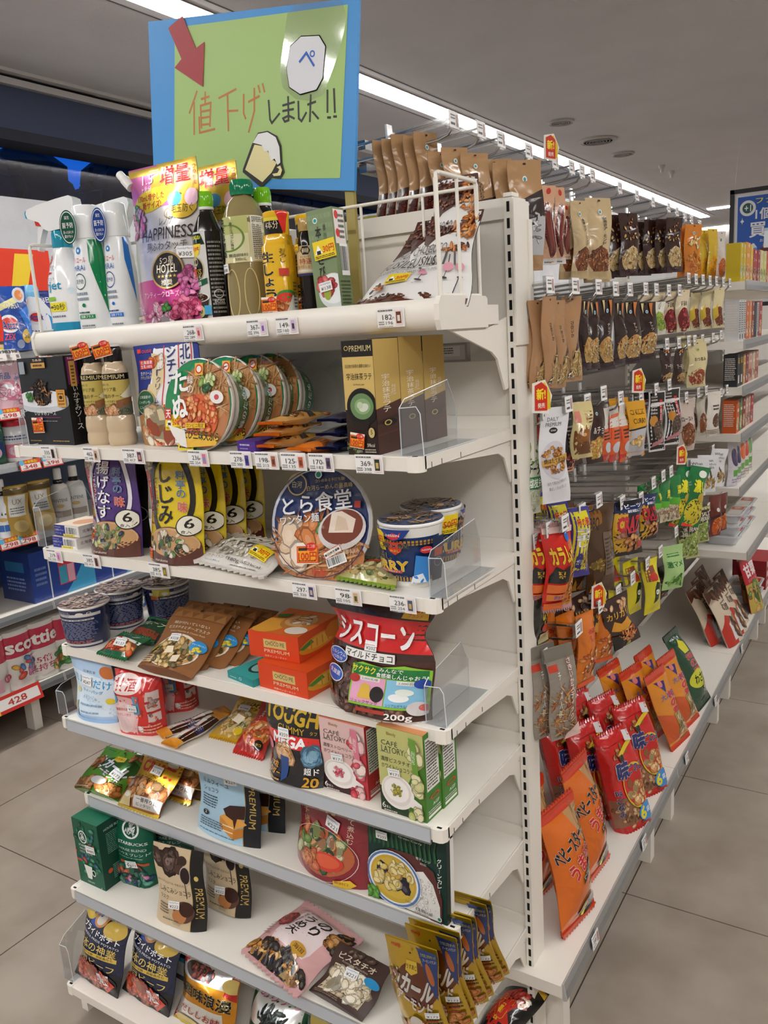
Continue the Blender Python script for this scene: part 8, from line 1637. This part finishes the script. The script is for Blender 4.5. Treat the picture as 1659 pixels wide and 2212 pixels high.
lp('gold hair-care refill pouch, nearer of two beside the white bottle', 'pouch', L_(12, 66, 1052, 1160), .77, 'stand', .05, 'b8984a', gold, 0, (0, 0, 0), 'f', 'gold hair-care pouches')
lp('gold hair-care refill pouch, farther of two next to the shampoo bottles', 'pouch', L_(64, 116, 1044, 1150), .77, 'stand', .05, 'b8984a', gold, 0, (0, 0, 0), 'f', 'gold hair-care pouches')
def pump(x0, x1, yt, z, body, band, label, txt, X=-2.88):
    tr = L_(x0, x1, yt, yt + 110, X, 90)
    t = thing('shampoo_bottle', label, 'bottle', frame((tr[0].translation.x, tr[0].translation.y, z + .001)))
    r, h = tr[1] / 2, .22
    pr = [(r * .9, 0), (r, .006), (r * .97, h * .55), (r * .8, h * .68), (r * .4, h * .73)]
    q = MB()
    q.lathe(pr, M(body, 'o'), 28, .4)
    art(q, side_S(pr, 240, 400, .01, h * .62, .4), [R(.1, .12, .9, .32, band), T(txt, .5, .66, .1, '4a4a48', .6, .01), E(.5, .48, .14, .06, 'c8a868')], r * 2.6, h * .62, 'o', .012)
    q.build('bottle', t, True)
    q = MB()
    q.lathe([(r * .5, h * .71), (r * .52, h * .78), (r * .4, h * .8)], M('1c1a18' if X else body, 'o'), 20)
    q.lathe([(r * .42, h * .8), (r * .42, h * .97), (r * .36, h)], M('e4e2de', 'o'), 20)
    q.build('cap', t, True)
pump(-12, 28, 1060, .77, 'e4e8ee', '3a6ab0', 'white bottle with blue print at the near end of its shelf', 'Bio')
pump(114, 148, 1030, .77, 'dcd8d2', '9a8a80', 'white and gold shampoo bottle with black collar tag, nearer of two', 'PANTENE')
pump(146, 182, 1024, .77, 'dcd8d2', '9a8a80', 'white and gold shampoo bottle beside the purple miso pouch, farther of two', 'PANTENE')
for k, (x, y, zz) in enumerate(((66, 1018, 1.045), (114, 1012, 1.045), (22, 1172, .77), (60, 1158, .77), (0, 736, 1.457), (22, 744, 1.457), (98, 745, 1.457), (20, 900, 1.244))):
    p = onx(x, y, XG - .02)
    q = MB()
    red_ = k not in (4, 5)
    q.box((-.045 if red_ else -.03, 0, -.03), (.045 if red_ else .03, .001, .012), M('d8402a' if red_ else 'e4e2e0', 'p'))
    ww = .09 if red_ else .06
    art(q, lambda u, v, o: ((u - .5) * ww, -o, -.03 + .042 * v), [R(.04, .1, .96, .6, 'e8e0dc'), T('お買得品!' if red_ else '398', .56, .8, .26, 'e8d02a' if red_ else '3a3a3a', .6, .06), E(.12, .78, .12, .24, '5ab0d8') if red_ else R(.7, .2, .9, .5, '8a7a78'), T(('348', '398', '798', '798', '', '', '428', '598')[k] or '', .5, .35, .34, 'b83a34', .6, .04), L(.1, .14, .4, .3, 1, '8a8686')], ww, .042, 'p', None, .0003)
    tag(q.build('price_card', mw=frame((XG - .017, p.y, zz - .004), PI / 2, D2(14))), ('orange-red', 'plain white')[not red_] + ' price card on the window gondola, ' + ('under the white tub with red lid', 'under the white and navy bottle', 'under the white bottle', 'under the gold refill pouches', 'nearest on the top shelf', 'under the blue laundry pouch', 'under the navy laundry pouch', 'under the pink 2.8 packs')[k], 'price card', 'price cards on the window gondola')
blue = [R(0, 0, 1, 1, '1f3f90'), P('3a9ac8', .5, 0, 1, 0, 1, .8, .9, .7, .7, .3), R(.42, .2, .68, .66, 'c83a4a'), R(.43, .22, .55, .58, '3a9ab8'), R(.56, .22, .67, .58, 'd8a0b0'), R(.27, 0, .29, 1, 'd0d4dc'), L(.06, .3, .24, .7, 4, '6a80b8'), E(.74, .74, .12, .16, '5ab0d0')]
for k, (x0, x1, l) in enumerate(((66, 200, 'nearer'), (206, 330, 'farther'))):
    tr = L_(x0, x1, 1190, 1290, -2.84, 90)
    box('tissue_roll_pack', 'blue wrapped tissue roll pack on the fifth window shelf, %s one' % l, 'pack', (frame((-2.84, tr[0].translation.y, .491), PI / 2), tr[1], .2), .2, '1f3f90', blue, (), (), [R(0, 0, 1, 1, '1a3478'), L(.2, .2, .8, .5, 4, '7a90c8'), R(.2, .6, .8, .8, '2a6aa0')], fin='g', group='blue tissue roll packs')
def rolls(y, x, z, label, wrap, txt, tc):
    t = thing('toilet_roll_pack', label, 'pack', frame((x, y, z + .001), PI / 2), 'toilet roll packs')
    q = MB()
    for i in range(4):
        for j in range(2): q.lathe([(.05, 0), (.0535, .004), (.0535, .11), (.05, .114), (.02, .114), (.019, .1)], M('ecebe9', 'm'), 20, c=(-.162 + .108 * i, .055 + .108 * j, 0))
    q.build('rolls_wrap', t, True)
    q = MB()
    n = 40
    pts = [(-.218 + .436 * i / n, .055 - .0545 * abs(math.sin(PI * (i / n) * 4)) ** .5 * .98) for i in range(n + 1)]
    def S(u, v, o):
        f = min(n - .001, u * n)
        i = int(f)
        a, b = pts[i], pts[i + 1]
        return (a[0] + (b[0] - a[0]) * (f - i), (a[1] + (b[1] - a[1]) * (f - i)) * .35 - o - .001, v * .23)
    for v0, v1, c in ((0, .55, 'e4e0dc'), (.55, .92, wrap), (.92, 1, 'e0dcd8')):
        art(q, S, [R(0, v0, 1, v1, c)], .43, .23, 'g', .012, .0006)
    art(q, S, [T(txt, .5, .74, .2, tc, .5, .08), E(.56, .3, .2, .22, 'ece4e0'), T('1.5倍', .56, .36, .12, 'b83a5a', .2, .04), T('長持ち', .56, .22, .12, 'b83a5a', .24, .04), B(.4, .36, .1, .16, 14, .04, ['d84a3a', 'e0a83a', '4a7ab8', 'd87aa8'], 3), B(.74, .24, .12, .2, 16, .04, ['d84a3a', 'e0a83a', '4a9a4a', 'd87aa8'], 4), E(.22, .26, .04, .07, 'b83a5a'), T('12', .22, .26, .06, 'f0e4e8', .05, .03), R(.06, .08, .16, .3, 'd8a8b8')], .43, .23, 'g', .008, .004)
    q.v += []
    q.box((-.215, .02, .0), (.215, .2, .225), M('e8e6e4', 'm'))
    q.build('printed_wrap', t, True)
    return t
a, b = onx(10, 1420, -2.82), onx(136, 1400, -2.82)
s1 = rolls((a.y + b.y) / 2, -2.82, .19, 'pink and white toilet roll pack with flowers, on the bottom window shelf', 'c02a4c', 'scottie', 'f4ece8')
dup(s1, (0, -.46, 0), 'pink and white toilet roll pack with flowers, cut by the picture edge')
dup(s1, (.0, .98, 0), 'pink and white toilet roll pack with flowers, seen between the noodle cups')
rolls((a.y + b.y) / 2 + .47, -2.82, .19, 'white and blue toilet roll pack beyond the pink one', '2a6ab8', 'elleair', 'e8f0f4')
q = MB()
p = onx(20, 1500, XG + .012)
q.box((-.13, 0, -.045), (.13, .001, .02), M('c8342a', 'p'))
art(q, lambda u, v, o: ((u - .5) * .26, -o, -.045 + .065 * v), [R(.3, .2, .96, .8, 'e8e4e0'), R(0, .0, .3, 1, 'd8b82a'), T('安!', .15, .5, .5, 'c83a2a', .2, .06), T('428', .6, .5, .36, 'b83a34', .3, .04)], .26, .065, 'p', None, .0003)
tag(q.build('price_card', mw=frame((XG + .012, p.y, .186), PI / 2, D2(20))), 'large red and yellow price card 428 under the pink toilet roll pack', 'price card', 'price cards on the window gondola')
